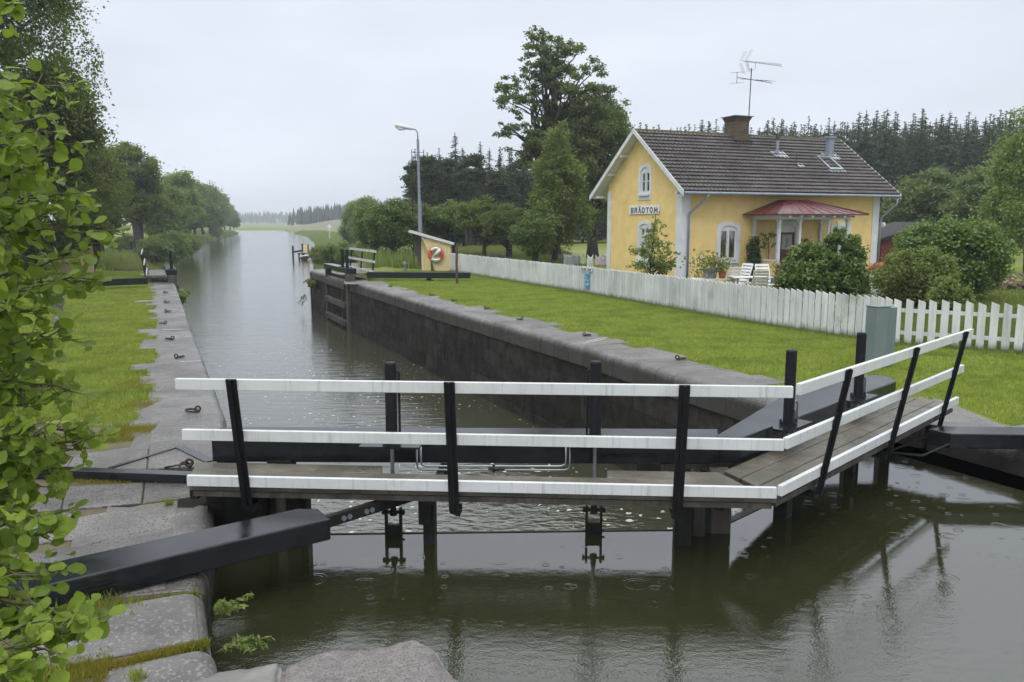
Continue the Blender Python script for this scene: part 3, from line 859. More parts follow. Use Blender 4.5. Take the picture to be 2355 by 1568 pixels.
# silver oil pipes hung on the beam
sa, sb = G1.px(958, .7, .3), G1.px(1310, .7, .3)
for k in (0, 1):
    o_ = 0.035 * k
    pts = [G1(sa + o_, .72, .50), G1(sa + o_, .72, .31 + o_), G1(sa + o_ + .01, .72, .275 + o_), G1(sa + .05 + o_, .72, .262 + o_), G1(sb - .05 - o_, .80, .262 + o_), G1(sb - .01 - o_, .80, .275 + o_), G1(sb - o_, .80, .31 + o_), G1(sb - o_, .80, .50)]
    MB().tube(pts, 0.0095, 8).build('oil_pipe', 'steel', gt1, smooth=True)
pv = MB(); 
for dx in (-.05, .0, .05): pv.tube([G1(G1.px(1135, .76, .3) + dx, .76, .275), G1(G1.px(1135, .76, .3) + dx + .05, .76, .275)], 0.02 - abs(dx) * .08, 6)
pv.tube([G1(G1.px(1135, .76, .3), .76, .31), G1(G1.px(1135, .76, .3), .76, .24)], .014, 6)
pv.build('pipe_union', 'iron', gt1)
# posts of the leaf standing in the water, the planked face between them
for px, wd, tt in ((680, .13, .42), (988, .10, .50), (1570, .15, .62)):
    s_ = G1.px(px, tt, 0)
    MB().bar(G1(s_, tt, -2.4), G1(s_, tt, .24), wd, .16, up=G1.n).build('gate_post', 'blackdull', gt1, bev=.01)
s_ = G1.px(703, .44, 0); MB().bar(G1(s_, .44, -2.4), G1(s_, .44, .24), .06, .12, up=G1.n).build('gate_post', 'blackdull', gt1)
s_ = G1.px(988, .6, 0)
MB().extr([(0, .22), (.16, .22), (.16, .1), (.02, -.1), (0, -.1)], G1(s_ - .05, .30, 0), G1.n, (0, 0, 1), G1.e * .09).build('bracket', 'blackdull', gt1)
hx = G1.px(486, .55, 0), G1.px(612, .55, 0)
MB().prism([(p.x, p.y) for p in (G1(hx[0], .42, 0), G1(hx[1], .42, 0), G1(hx[1], .95, 0), G1(hx[0], .95, 0))], -2.6, .23).build('heel_post', 'blackdull', gt1, bev=.02)
MB().prism([(p.x, p.y) for p in (G1(hx[1] + .005, .6, 0), G1(hx[1] + .07, .6, 0), G1(hx[1] + .07, .95, 0), G1(hx[1] + .005, .95, 0))], -2.6, .22).build('heel_post', 'oldwood', gt1, bev=.01)
for i in range(4):
    zt = WU + .006 - .5 * i
    MB().prism([(-2.85, 7.185), (1.85, 7.335), (1.85, 7.36), (-2.85, 7.21)], zt - .495, zt).build('gate_board', 'blackdull', gt1)
for (xa, xb, ta) in ((1555, 1580, .70), (1592, 1622, .78), (1634, 1682, .86)):
    a_, b_ = G1.px(xa, ta, -.1), G1.px(xb, ta, -.1)
    MB().prism([(p.x, p.y) for p in (G1(a_, ta, 0), G1(b_, ta, 0), G1(b_, ta + .22, 0), G1(a_, ta + .22, 0))], -2.6, .24).build('mitre_post', 'oldwood', gt1, bev=.015)
MB().prism([(p.x, p.y) for p in (G1(G1.px(1560, .8, 0), .80, 0), G1(G1.px(1675, .9, 0), .90, 0), G1(G1.px(1675, 1.1, 0), 1.15, 0), G1(G1.px(1560, 1.1, 0), 1.1, 0))], -2.6, .2).build('mitre_post', 'blackdull', gt1)

# right leaf, running away to the right bank
O2 = P(1793, 1116, .4); E2 = P(2201, 912, .4)
G2 = Frame((O2.x, O2.y), (E2.x, E2.y))
gt2 = thing('lock_gate', 'closed right lock gate leaf, its footbridge and white rails slanting up to the right bank', 'lock gate', (O2.x, O2.y, 0))
bp = [P(1640, 1004, .52), P(1705, 1006, .52), P(1960, 912, .52), P(2060, 876, .52), P(2050, 867, .52), P(2020, 862, .52), P(1872, 866, .52)]
MB().prism([(p.x, p.y) for p in bp], 0.27, 0.52).build('top_beam', 'black', gt2, bev=0.015)
rowsR = []
tw = .205
for i in range(5):
    t0 = .05 + i * (tw + .012)
    rowsR.append(((0.02 + .215 * i * .62 * 1.0, 0.02 + .215 * (i + 1) * .62), (G2.L + .06 + .02 * i, G2.L + .08 + .02 * i), t0, t0 + tw))
# start of each plank follows the mitred joint with the left deck
def jointS(t):
    # intersection of line t in G2 with the bisector through O2 (direction between decks)
    return -t * math.tan((math.atan2(G2.e.y, G2.e.x) - math.atan2(G1.e.y, G1.e.x)) / 2) * -1 * 1.0
rows2 = []
for i in range(3):
    t0 = .05 + i * (tw + .012); rows2.append(((-jointS(t0) * -1 + .02, -jointS(t0 + tw) * -1 + .02), (G2.L + .06, G2.L + .06), t0, t0 + tw))
for i in (3, 4):
    t0 = .05 + i * (tw + .012)
    if i == 3: rows2.append(((1.25, 1.35), (2.0, 2.0), t0, t0 + tw)); rows2.append(((2.6, 2.6), (3.4, 3.4), t0, t0 + tw)); rows2.append(((4.0, 4.0), (G2.L + .1, G2.L + .1), t0, t0 + tw))
planks(G2, gt2, rows2)
MB().bar(G2(.03, .065, .226), G2(G2.L + .0, .065, .226), .05, .045).build('edge_joist', 'oldwood', gt2)
for s_ in (.35, 1.7, 3.0, 4.3):
    MB().bar(G2(s_, .1, .2), G2(s_, 1.0, .2), .07, .09).build('cross_bearer', 'blackdull', gt2)
railing(G2, gt2, 0, G2.L, [G2.px(1918, -.1, .8), G2.px(2076, -.1, .8), G2.px(2191, -.1, .8)], [1.27, .83, .40], .16, 0, 0,
        ends=[(G2.px(1835, -.16, 1.2), G2.px(2233, -.16, 1.2)), (G2.px(1811, -.1, .8), G2.px(2217, -.1, .8)), (0.0, G2.L)])
for px, zt in ((1817, 1.275), (1978, 1.275)):
    s_ = G2.px(px, .62, 1.0)
    hydraulic(G2, gt2, s_, .62, zt, 1)
    for k in (0, 1):
        MB().tube([G2(s_ + .05, .62, .66 + .08 * k), G2(s_ + .12 + .04 * k, .62, .67 + .08 * k), G2(s_ + .15 + .04 * k, .62, .63 + .08 * k), G2(s_ + .15 + .04 * k, .62, .36)], .01, 8).build('oil_pipe', 'steel', gt2, smooth=True)
for px, tt, wd in ((1800, .55, .13), (1978, .6, .1)):
    s_ = G2.px(px, tt, -.2)
    if tt == .55: MB().bar(G2(s_, tt, -2.4), G2(s_, tt, .24), wd, .14, up=G2.n).build('gate_post', 'blackdull', gt2, bev=.01)
cr = [P(1672, 1206, WU), P(1860, 1117, WU), P(1990, 1052, WU), P(2080, 1000, WU)]
for i in range(4):
    zt = WU + .006 - .5 * i
    pl = [(p.x, p.y) for p in cr] + [(p.x - .05, p.y + .07) for p in cr[::-1]]
    MB().prism(pl, zt - .495, zt).build('gate_board', 'blackdull', gt2)
for k, (px, py) in enumerate([(1840, 1128), (1960, 1068), (2040, 1020)]):
    p = P(px, py, WU)
    MB().prism([(p.x - .07, p.y + .05), (p.x + .07, p.y + .05), (p.x + .07, p.y + .2), (p.x - .07, p.y + .2)], -2.5, .26).build('gate_post', 'blackdull', gt2, bev=.01)
p = P(2010, 1040, WU)
# spilling foam along the sill of the right leaf
fm = MB(); rg = random.Random(9)
for i in range(170):
    t_ = rg.random() ** 1.6 * .8; a = cr[0].lerp(cr[1], t_) if t_ < 1 else cr[1]
    q = Vector((a.x - .03 - rg.random() * .20 * (1 - .5 * t_), a.y + .07 + rg.random() * .22, WU - .03 - rg.random() * .05))
    r_ = rg.uniform(.02, .05)
    fm.lathe([(r_ * .1, -r_ * .6), (r_, 0), (r_ * .6, r_ * .5), (r_ * .1, r_ * .7)], q, 7)
fo = fm.build('foam', 'foam', smooth=True); tag(fo, kind='stuff')

# black swing arms that push the leaves
ar = thing('swing_arm', 'massive wet black box beam on the left quay, linked by a bar to the gate', 'gate arm', P(500, 1240, 0))
a0, a1 = P(130, 1340, .2), P(760, 1192, .2); b1, b0 = P(735, 1150, .2), P(280, 1262, .2)
dirn = (a1 - a0).normalized(); nn = Vector((-dirn.y, dirn.x, 0))
s3 = a0 - dirn * 1.2
poly = [s3, a1, a1 + nn * .27 + dirn * .02, a1 + nn * .38 - dirn * .10, s3 + nn * .40]
MB().prism([(p.x, p.y) for p in poly], .025, .2).build('arm_beam', 'black', ar, bev=.014, seg=3)
k0 = a1 + nn * .14 - dirn * .05; k1 = PY(945, 1143, 6.95); k1.z = .14
k0.z = .12
kk = (Vector((k1.x, k1.y, 0)) - Vector((k0.x, k0.y, 0))).normalized()
MB().bar(k0, k1 + kk * .3, .05, .10).build('link_bar', 'blackdull', ar, bev=.008)
for q in ((775, 1187), (797, 1181), (862, 1163), (884, 1158)):
    p = PY(q[0], q[1], 6.5); base = k0 + kk * ((p - k0).dot(kk)); base.z = .12 + .0
    side_ = Vector((kk.y, -kk.x, 0))
    MB().tube([base + side_ * .02, base + side_ * .038], .022, 8).build('bolt', 'steel', ar)
gz = MB()
for r_ in (-.03, .0, .03, .06):
    p = a0 + dirn * .0
    gz.bar(a0 + dirn * .12 + Vector((0, 0, -.08 + r_)) - nn * .003, a0 + dirn * .36 + Vector((0, 0, -.08 + r_)) - nn * .003, .006, .006)
gz.build('cast_plate', 'blackdull', ar)

ar2 = thing('swing_arm', 'black box beam reaching in from the right edge over the right bank towards the gate', 'gate arm', P(2260, 1030, 0))
c0, c1 = P(2187, 997, .2), P(2700, 1003, .2)
d2 = (c1 - c0).normalized(); n2 = Vector((-d2.y, d2.x, 0))
poly = [c0, c1, c1 + n2 * .36, c0 + n2 * .34 + d2 * .02, c0 + n2 * .2 - d2 * .16]
MB().prism([(p.x, p.y) for p in poly], .03, .2).build('arm_beam', 'black', ar2, bev=.012, seg=3)
MB().bar(c0 + d2 * .1 + n2 * .15 + Vector((0, 0, -.09)), G2(G2.L - .75, .1, .12), .05, .09).build('link_bar', 'blackdull', ar2, bev=.008)
MB().tube([c0 + Vector((-.02, 0, -.12)), c0 + Vector((-.35, -.1, -.22)), c0 + Vector((-.7, -.02, -.2)), G2(G2.L - .9, .05, .06)], .012, 8).build('hose', 'blackdull', ar2)
# thin channel beam on the left quay
cb = thing('ground_channel', 'low black steel channel lying across the left quay slabs to the footbridge end', 'steel channel', P(300, 1090, 0))
e0, e1 = P(-200, 1068, .09), P(447, 1093, .09)
MB().prism([(p.x, p.y) for p in (e0, e1, e1 + Vector((0, .13, 0)), e0 + Vector((0, .13, 0)))], -.01, .09).build('channel_body', 'black', cb, bev=.006)

# ---------------------------------------------------------------- far gates, standing open along the walls
def far_gate(sign, line, y0, y1, label):
    A = Vector((interp(line, y0), y0, 0)); B = Vector((interp(line, y1), y1, 0))
    e = (B - A).normalized(); land = Vector((e.y, -e.x, 0)) * 1.0
    if land.x * sign < 0: land = -land
    rt = thing('lock_gate', label, 'lock gate', A, 0)
    def G(s, t, z): return A + e * s + land * t + Vector((0, 0, z))
    L = (B - A).length
    MB().bar(G(-.1, .12, .41), G(L, .12, .41), .42, .22).build('top_beam', 'black' if sign > 0 else 'dkgreen', rt, bev=.01)
    MB().bar(G(.1, .10, -2.6), G(.1, .10, .29), .34, .42, up=e).build('heel_post', 'oldwood', rt, bev=.02)
    MB().bar(G(L - .15, .10, -2.6), G(L - .15, .10, .29), .28, .24, up=e).build('mitre_post', 'oldwood', rt, bev=.02)
    for z in (-.28, -1.12, -1.9):
        MB().bar(G(.3, -.02, z), G(L - .3, -.02, z), .22, .26).build('cross_timber', 'oldwood', rt, bev=.015)
        for s_ in (.45, L - .5): MB().bar(G(s_ - .18, -.135, z), G(s_ + .18, -.135, z), .012, .12).build('strap', 'iron', rt)
    MB().bar(G(.3, .14, -1.2), G(L - .2, .14, -1.2), .08, 2.6).build('gate_board', 'blackdull', rt)
    for zt, s_ in ((-.4, .75), (-1.2, .75), (-2.0, 1.2)):
        MB().bar(G(s_, -.06, zt), G(s_ + .25, -.06, zt - .75), .1, .09, up=land).build('brace', 'oldwood', rt)
    for s_ in ((.6, 1.5) if sign > 0 else (.5,)):
        MB().tube([G(s_, .1, .5), G(s_, .1, 1.3)], .065, 12).build('cylinder', 'dkgreen', rt)
        MB().bar(G(s_ - .22, .12, .535), G(s_ + .22, .12, .535), .3, .025).build('mounting_plate', 'black', rt)
        MB().tube([G(s_ + .1, .12, .55), G(s_ + .16, .12, .8), G(s_ + .12, .12, .8)], .015, 6).build('pipe', 'steel', rt)
    for i in range(3):
        MB().bar(G(.1, .45 + i * .22, .27), G(L, .45 + i * .22, .27), .205, .045).build('deck_plank', 'deck', rt)
    MB().bar(G(.1, 1.04, .2), G(L, 1.04, .2), .05, .1).build('edge_joist', 'blackdull', rt)
    for z, tt in ((1.27, 1.22), (.83, 1.15), (.40, 1.08)):
        MB().bar(G(-.05, tt, z - .05), G(L + .05, tt, z - .05), .045, .1).build('rail', 'railwhite', rt)
    for s_ in (.25, L * .5, L - .3):
        MB().bar(G(s_, 1.10, .12), G(s_, 1.25, 1.29), .07, .05, up=e).build('rail_post', 'blackdull', rt)
    return rt
fgr = far_gate(1, RN, 35.5, 39.9, 'open far right lock gate folded against the wall, old timbers below a black beam')
fgl = far_gate(-1, LN, 34.6, 38.8, 'open far left lock gate with leaning white rails beside a green cylinder')
def arm_far(q0, q1, z, label, rootloc, foot):
    rt = thing('balance_beam', label, 'balance beam', rootloc)
    p0, p1 = P(*q0, z), P(*q1, z)
    MB().bar(p0 - Vector((0, 0, .13)), p1 - Vector((0, 0, .13)), .3, .25).build('beam', 'dkgreen', rt, bev=.01)
    f = p0.lerp(p1, foot)
    MB().lathe([(.2, -.02), (.2, .03), (.1, .05), (.1, z - .25)], (f.x, f.y, 0), 12).build('foot', 'black', rt)
arm_far((845, 625), (1081, 626), .36, 'long black beam lying over the lawn in front of the right yellow kiosk', P(1000, 640), .6)
arm_far((338, 638), (-60, 652), .36, 'long black beam over the far left lawn, running left from the open gate', P(200, 655), .35)

# ---------------------------------------------------------------- mooring rings on the copings
def ring_thing():
    rt = thing('mooring_ring', '', 'mooring ring')
    m_ = MB(); m_.torus((0, 0, .045), .038, .014, (0, 1, 0), 0, 2 * math.pi, 16, 8)
    m_.tube([(0, 0, -.02), (0, 0, .02)], .02, 8)
    m_.build('eye_bolt', 'iron', rt, smooth=True)
    m2 = MB().torus((.085, 0, .022), .095, .016, (-.12, 0, 1), 0, 2 * math.pi, 24, 8, 1.0)
    m2.build('ring', 'iron', rt, smooth=True)
    return rt
rp = ring_thing()
k = 0
RINGS = [(455, 946, 'big rusty ring lying on the left coping, the one nearest the footbridge', 190, 1.0),
         (405, 822.5, 'iron ring on the left coping, second from the footbridge', 5, .95),
         (397, 780, 'iron ring on the left coping, third from the footbridge', 200, .95),
         (380.5, 744, 'iron ring on the left coping, fourth from the footbridge', 215, .95),
         (381, 716.5, 'iron ring on the left coping, third from the far gate', 350, .95),
         (379, 695.5, 'iron ring on the left coping, second from the far gate', 10, .95),
         (378, 673, 'iron ring on the left coping, right beside the far gate', 330, .95),
         (1557, 826, 'iron ring on the right coping nearest the footbridge', 340, 1.0),
         (1343, 772, 'iron ring on the right coping, second from the footbridge, by a white mark', 5, .95),
         (1200, 735, 'iron ring on the right coping, third from the footbridge', 195, .95),
         (1115, 710, 'iron ring on the right coping, fourth from the footbridge', 20, .95),
         (1040, 692, 'iron ring on the right coping just below the rusty post', 0, .95),
         (989, 679, 'iron ring on the right coping, third from the far gate', 0, .95),
         (900, 659, 'iron ring on the right coping, second from the far gate', 200, .95),
         (847, 645, 'iron ring on the right coping, against the far right gate', 330, .95)]
for i, (px, py, lb, a, sc_) in enumerate(RINGS):
    p = P(px, py, 0.01)
    place(rp, i == 0, p, R(a), sc_ * .85, lb, 'mooring rings along the lock copings')
# rusty chain shackle by the footbridge end
sh = thing('chain_shackle', 'rusty iron shackle and link standing at the left end of the footbridge', 'shackle', P(430, 1078))
p = P(428, 1080, .02)
MB().torus(p + Vector((.03, .01, .07)), .034, .013, (.3, -1, .2), 0, 2 * math.pi, 18, 8).build('eye', 'iron', sh, smooth=True)
MB().torus(p + Vector((-.01, 0, .035)), .05, .012, (.5, -.6, .7), 0, 2 * math.pi, 20, 8).build('link', 'iron', sh, smooth=True)

# ---------------------------------------------------------------- kiosks with lifebuoys
def lifebuoy(loc, rz, r, label, tilt=0.6):
    rt = thing('lifebuoy', label, 'lifebuoy', loc, rz)
    for k in range(4):
        a0 = R(45 + 90 * k + 8); c = 'buoyred' if k in (0, 2) else 'buoywhite'
        MB().torus((0, 0, 0), r, r * .27, (0, -1, 0), R(45 + 90 * k), R(135 + 90 * k), 12, 10).build('buoy_segment', c, rt, w=False, smooth=True)
    MB().torus((0, 0, 0), r * 1.38, .012, (0, -1, 0), 0, 2 * math.pi, 24, 5).build('grab_rope', 'cord', rt, w=False)
    MB().tube([(-.26 * r / .3, -.03, -.22 * r / .3), (-.05, -.05, -.02), (.02, -.06, .03), (.2, -.06, .2), (.24, -.06, .24)], [.02, .03, .085, .095, .04], 10).build('throw_line_bag', 'buoywhite', rt, w=False, smooth=True)
    for txt, zz, flip in (('VIRBOVANNA', .0, 0),) if False else ():
        pass
    lt = MB(); rg = random.Random(3)
    for sgn in (1, -1):
        for k in range(-6, 7):
            a = R(90 * sgn) + k * R(5.5)
            cx, cz = r * math.cos(a), r * math.sin(a)
            lt.bar((cx, -r * .275, cz - .018), (cx + rg.uniform(-.01, .01), -r * .275, cz + .018), .008, .006, up=(0, 1, 0))
    lt.build('lettering', 'black_ink', rt, w=False)
    MB().box(-.03, .03, -.06, 0, -.10, -.04).build('hook', 'blackdull', rt, w=False)
    return rt
def kiosk(rt, w_, flip, slant=True):
    """local: x to the right along the front, front face at y=0, board walls, mono-pitch roof"""
    sx = -1 if flip else 1
    def X(a): return a * sx
    hl, hr = 1.84, 1.42
    # boarded front: slanted left edge, sloped top
    fr = MB()
    n = 13; xs = [(.0 + i * w_ / n) for i in range(n)]
    def edge(z): return .72 * max(0, (1 - z / 1.84)) if slant else 0
    def top(x): return hl - .06 + (hr - hl) * x / w_
    for i in range(n):
        a, b = xs[i] + .004, xs[i] + w_ / n - .004
        zt0, zt1 = top(a), top(b)
        za = max(0.02, 1.84 * (1 - a / .72) + .0) if slant and a < .72 else .02
        zb = max(0.02, 1.84 * (1 - b / .72)) if slant and b < .72 else .02
        fr.extr([(X(a), min(za, zt0 - .02)), (X(b), zb), (X(b), zt1), (X(a), zt0)], (0, 0 - (.012 if i % 2 else 0), 0), (1, 0, 0), (0, 0, 1), (0, .03, 0))
    fr.build('front_boards', 'yellowbox', rt, w=False)
    bk = MB()
    bk.extr([(X(.50), .02), (X(w_), .02), (X(w_), top(w_)), (X(.0), top(0))], (0, 1.0, 0), (1, 0, 0), (0, 0, 1), (0, .03, 0))
    bk.extr([(0, .02), (1.0, .02), (1.0, top(w_)), (0, top(w_))], (X(w_ - .03), 0.03, 0), (0, 1, 0), (0, 0, 1), (X(.03), 0, 0))
    bk.extr([(0, .02), (.97, .02), (.97, top(.2) - .15), (0, top(.2) - .15)], (X(.45), 0.06, 0), (0, 1, 0), (0, 0, 1), (X(.03), 0, 0))
    bk.extr([(X(.12), .6), (X(.36), .6), (X(.36), 1.5), (X(.12), 1.7)], (0, .9, 0), (1, 0, 0), (0, 0, 1), (0, .04, 0))
    bk.build('side_boards', 'yellowbox', rt, w=False)
    MB().extr([(X(-.02), .02), (X(.72), .02), (X(.72), 1.5), (X(-.02), 1.5)], (0, .34, 0), (1, 0, 0), (0, 0, 1), (0, .03, 0)).build('door', 'yellowbox', rt, w=False)
    MB().extr([(X(-.36), .9), (X(-.02), .02), (X(-.02), 1.75), (X(-.46), 1.95)], (0, .40, 0), (1, 0, 0), (0, 0, 1), (0, .03, 0)).build('side_bracket', 'oldwood', rt, w=False)
    rf = MB()
    rf.extr([(X(-.62), hl + .17), (X(w_ + .18), hr - .06), (X(w_ + .18), hr + .0), (X(-.62), hl + .24)], (0, -.12, 0), (1, 0, 0), (0, 0, 1), (0, 1.3, 0))
    rf.build('roof', 'felt', rt, w=False, bev=.006)
    MB().bar((X(-.62), -.135, hl + .185), (X(w_ + .18), -.135, hr - .045), .022, .10, up=(0, 0, 1)).build('roof_fascia', 'trim', rt, w=False)
k1p = P(971, 624.5)
kr = thing('kiosk', 'small yellow boarded kiosk with a slanted side, by the near end of the picket fence', 'kiosk', (k1p.x + .0, k1p.y, 0), R(2))
kiosk(kr, 1.52, False)
kr['label'] = 'yellow boarded kiosk with sloping roof under the tall lamp post'
kr.scale = (0.98, 1, 1.0)
# front face leans open on its left; local x=0 is the top-left corner of the boards
kr.location.x = -4.62; kr.location.y = 42.3
lifebuoy((-3.87, 42.2, .86), R(2), .30, 'red and white lifebuoy on the kiosk under the lamp post')
kl = thing('kiosk', 'yellow boarded kiosk half hidden by alder leaves on the far left lawn', 'kiosk', (-21.4, 40.6, 0), R(-2))
kiosk(kl, 1.62, True)
kl.location.x = -20.7
lifebuoy((-21.6, 40.5, .86), R(-2), .30, 'red and white lifebuoy on the left kiosk behind alder leaves')

# lamp post with ladder rails
lb = thing('lamp_post', 'tall grey street lamp behind the kiosk with a narrow ladder up its shaft', 'street lamp', (-5.02, 45.6, 0))
Ld = Vector((-5.02, 45.6, 0))
MB().tube([Ld, Ld + Vector((0, 0, 3.6)), Ld + Vector((-.02, 0, 3.62)), Ld + Vector((-.05, 0, 6.9))], [.13, .115, .085, .07], 14).build('pole', 'zinc', lb)
MB().tube([Ld + Vector((-.05, 0, 6.85)), Ld + Vector((-.06, 0, 7.25)), Ld + Vector((-.16, 0, 7.4)), Ld + Vector((-.42, 0, 7.46))], .035, 10).build('bracket_arm', 'zinc', lb, smooth=True)
hd = MB()
for (x0, x1, w0, w1, z0, z1) in ((-.3, -1.2, .1, .17, 7.44, 7.56),):
    hd.tube([Ld + Vector((-.28, 0, 7.44)), Ld + Vector((-.5, 0, 7.48)), Ld + Vector((-.95, 0, 7.58)), Ld + Vector((-1.2, 0, 7.62)), Ld + Vector((-1.28, 0, 7.61))], [.05, .09, .13, .12, .03], 12)
ho = hd.build('lamp_head', 'trim', lb, smooth=True)
MB().tube([Ld + Vector((-.75, 0, 7.44)), Ld + Vector((-1.0, 0, 7.46)), Ld + Vector((-1.22, 0, 7.54))], [.06, .11, .05], 12).build('lens', 'lampglass', lb, smooth=True)
la = MB()
for x in (-.37, .28): la.tube([Ld + Vector((x * 1.0, -.05, .0)), Ld + Vector((x * 1.0 - .02, -.05, 6.35))], .022, 6)
for i in range(26): la.tube([Ld + Vector((-.37, -.05, .2 + i * .24)), Ld + Vector((.26, -.05, .2 + i * .24))], .014, 5)
la.build('ladder', 'iron', lb)
# rusty post, cabinet, bollards, stone
tag(MB().tube([P(1051, 652), P(1051, 652) + Vector((-.02, 0, .8)), P(1051, 652) + Vector((.0, 0, 1.62))], [.055, .05, .05], 8).build('rusty_post', 'lichenpost'), 'thin rusty brown post alone on the lawn before the kiosk', 'post')
cbp = P(2022, 842)
cbx = thing('electrical_cabinet', 'tall grey green metal cabinet on the lawn before the picket fence', 'cabinet', (cbp.x, cbp.y, 0), R(18))
MB().box(-.22, .07, -.10, .16, 0, 1.045).build('cabinet_body', 'cabinet', cbx, w=False, bev=.006)
MB().box(.075, .24, -.07, .13, 0, 1.035).build('side_box', 'cabinet', cbx, w=False, bev=.006)
MB().box(-.23, .075, -.11, .17, 1.048, 1.065).build('lid', 'cabinet', cbx, w=False, bev=.004)
MB().box(.24, .27, -.02, .02, 1.0, 1.02).build('catch', 'blackdull', cbx, w=False)
def bollard(loc, label, s=1.0):
    rt = thing('stone_bollard', label, 'bollard', loc, R(20))
    MB().lathe([(.12 * s, -.1), (.13 * s, .1 * s), (.11 * s, .40 * s), (.135 * s, .48 * s), (.175 * s, .56 * s), (.185 * s, .66 * s), (.15 * s, .76 * s), (.08 * s, .82 * s), (.01, .835 * s)], (0, 0, 0), 20).build('bollard_body', 'concrete', rt, w=False, smooth=True)
    return rt
b1p = P(136, 745); bollard(b1p, 'grey stone bollard with a rounded head on the left lawn behind leaves', .95)
b2p = P(931, 624); bollard((b2p.x, b2p.y, -.02), 'squat grey stone bollard beside the right kiosk', .62)
sp_ = thing('direction_spotlight', 'small white hooded pipe outlet standing in the grass on the far left bank', 'vent pipe', PY(232, 606, 55))
q = PY(225, 600, 55)
MB().box(q.x - .3, q.x + .35, 54.9, 55.2, q.z, q.z + .16).build('hood', 'plasticwhite', sp_, bev=.03)
MB().tube([(q.x + .35, 55, q.z + .1), (q.x + .5, 55, q.z - .3), (q.x + .5, 55, -.3)], .04, 6).build('pipe', 'steel', sp_)
sp_.name = 'vent_pipe'

# foreground parapet stone
rg = random.Random(77)
def rock(poly, z0, z1, name, m, label, cat, jag=.02, y0=0):
    import bmesh
    me = bpy.data.meshes.new(name); bm = bmesh.new()
    vs = [bm.verts.new((x, y, z)) for x, y, z in poly]
    lo = [bm.verts.new((x, y, z0)) for x, y, z in poly]
    n = len(poly)
    bm.faces.new(vs); bm.faces.new(lo[::-1])
    for i in range(n): bm.faces.new((vs[i], lo[i], lo[(i + 1) % n], vs[(i + 1) % n]))
    bmesh.ops.recalc_face_normals(bm, faces=bm.faces)
    bmesh.ops.triangulate(bm, faces=bm.faces)
    bmesh.ops.bevel(bm, geom=[e for e in bm.edges if e.calc_face_angle(0) > .5], offset=.012, segments=2, affect='EDGES')
    bmesh.ops.subdivide_edges(bm, edges=bm.edges, cuts=3, use_grid_fill=True)
    bmesh.ops.triangulate(bm, faces=bm.faces)
    bmesh.ops.subdivide_edges(bm, edges=bm.edges, cuts=1)
    from mathutils import noise as mn
    for v in bm.verts:
        v.co += mn.noise_vector(v.co * 7) * jag + mn.noise_vector(v.co * 24) * jag * .4
    bm.to_mesh(me); bm.free()
    me.materials.append(M[m]); me.polygons.foreach_set('use_smooth', [True] * len(me.polygons))
    o = bpy.data.objects.new(name, me); COL.objects.link(o)
    return tag(o, label, cat)
def T(px, py, Y): p = PY(px, py, Y); return (p.x, p.y, p.z)
rock([T(650, 1526, 2.30), T(780, 1490, 2.40), T(870, 1474, 2.44), T(950, 1476, 2.42), T(1000, 1496, 2.36), T(1062, 1580, 2.20), T(1075, 1700, 2.0), T(648, 1700, 2.0), T(648, 1580, 2.18)], .3, 0, 'granite_block', 'pinkstone', 'pinkish grey granite block jutting up at the bottom edge', 'stone block', .018)
rock([T(370, 1600, 2.3), T(430, 1566, 2.4), T(520, 1540, 2.45), T(600, 1532, 2.46), T(640, 1534, 2.42), T(646, 1600, 2.2), T(640, 1700, 2.0), T(360, 1700, 2.0)], .3, 0, 'granite_block', 'concrete', 'rough grey stone left of the pinkish granite block at the bottom', 'stone block', .02)

# ---------------------------------------------------------------- picket fence
fpts = [P(1034, 624), P(1360, 676), P(1734, 743), P(1963, 777), P(2046, 790), P(2354, 812), P(2620, 830)]
fpts = [Vector((p.x, p.y, 0)) for p in fpts]
fn = thing('picket_fence', 'long white picket fence with slanted tops between the lawn and the house garden', 'picket fence', fpts[2])
allp = []
for i, (a, b) in enumerate(zip(fpts[:-1], fpts[1:])):
    L = (b - a).length; d = (b - a).normalized(); nb = Vector((-d.y, d.x, 0))
    if nb.y < 0: nb = -nb
    pitch = .178 if i < 4 else .205
    k = int(L / pitch)
    for j in range(k):
        allp.append((a + d * (j + .5) * L / k, d, i))
    off = nb * .045
    for z in (.24, .70):
        MB().bar(a + off + Vector((0, 0, z)), b + off + Vector((0, 0, z)), .035, .075).build('fence_rail', 'fence', fn)
    nposts = max(1, int(L / 2.2))
    for j in range(nposts + 1):
        p = a + d * L * j / nposts + nb * .11
        MB().box(p.x - .04, p.x + .04, p.y - .04, p.y + .04, -.2, .80).build('fence_post', 'fence', fn)
rg = random.Random(21)
def picket_geo(mb, p, d, i, z0=.03):
    wd = .160 if i < 4 else .138; h = .95 + rg.uniform(-.016, .014); tl = rg.uniform(-.012, .012)
    mb.extr([(-wd / 2, z0), (wd / 2, z0), (wd / 2 + tl, h - .055), (-wd / 2 + tl, h)], p, d, (0, 0, 1), Vector((-d.y, d.x, 0)) * (.02 if d.x > 0 and False else .02))
allp.sort(key=lambda q: q[0].length)
for q in allp[:100]:
    m_ = MB(); picket_geo(m_, *q); m_.build('picket', 'fence', fn)
m_ = MB()
for q in allp[100:]: picket_geo(m_, *q)
tag(m_.build('pickets', 'fence', fn), kind='stuff')

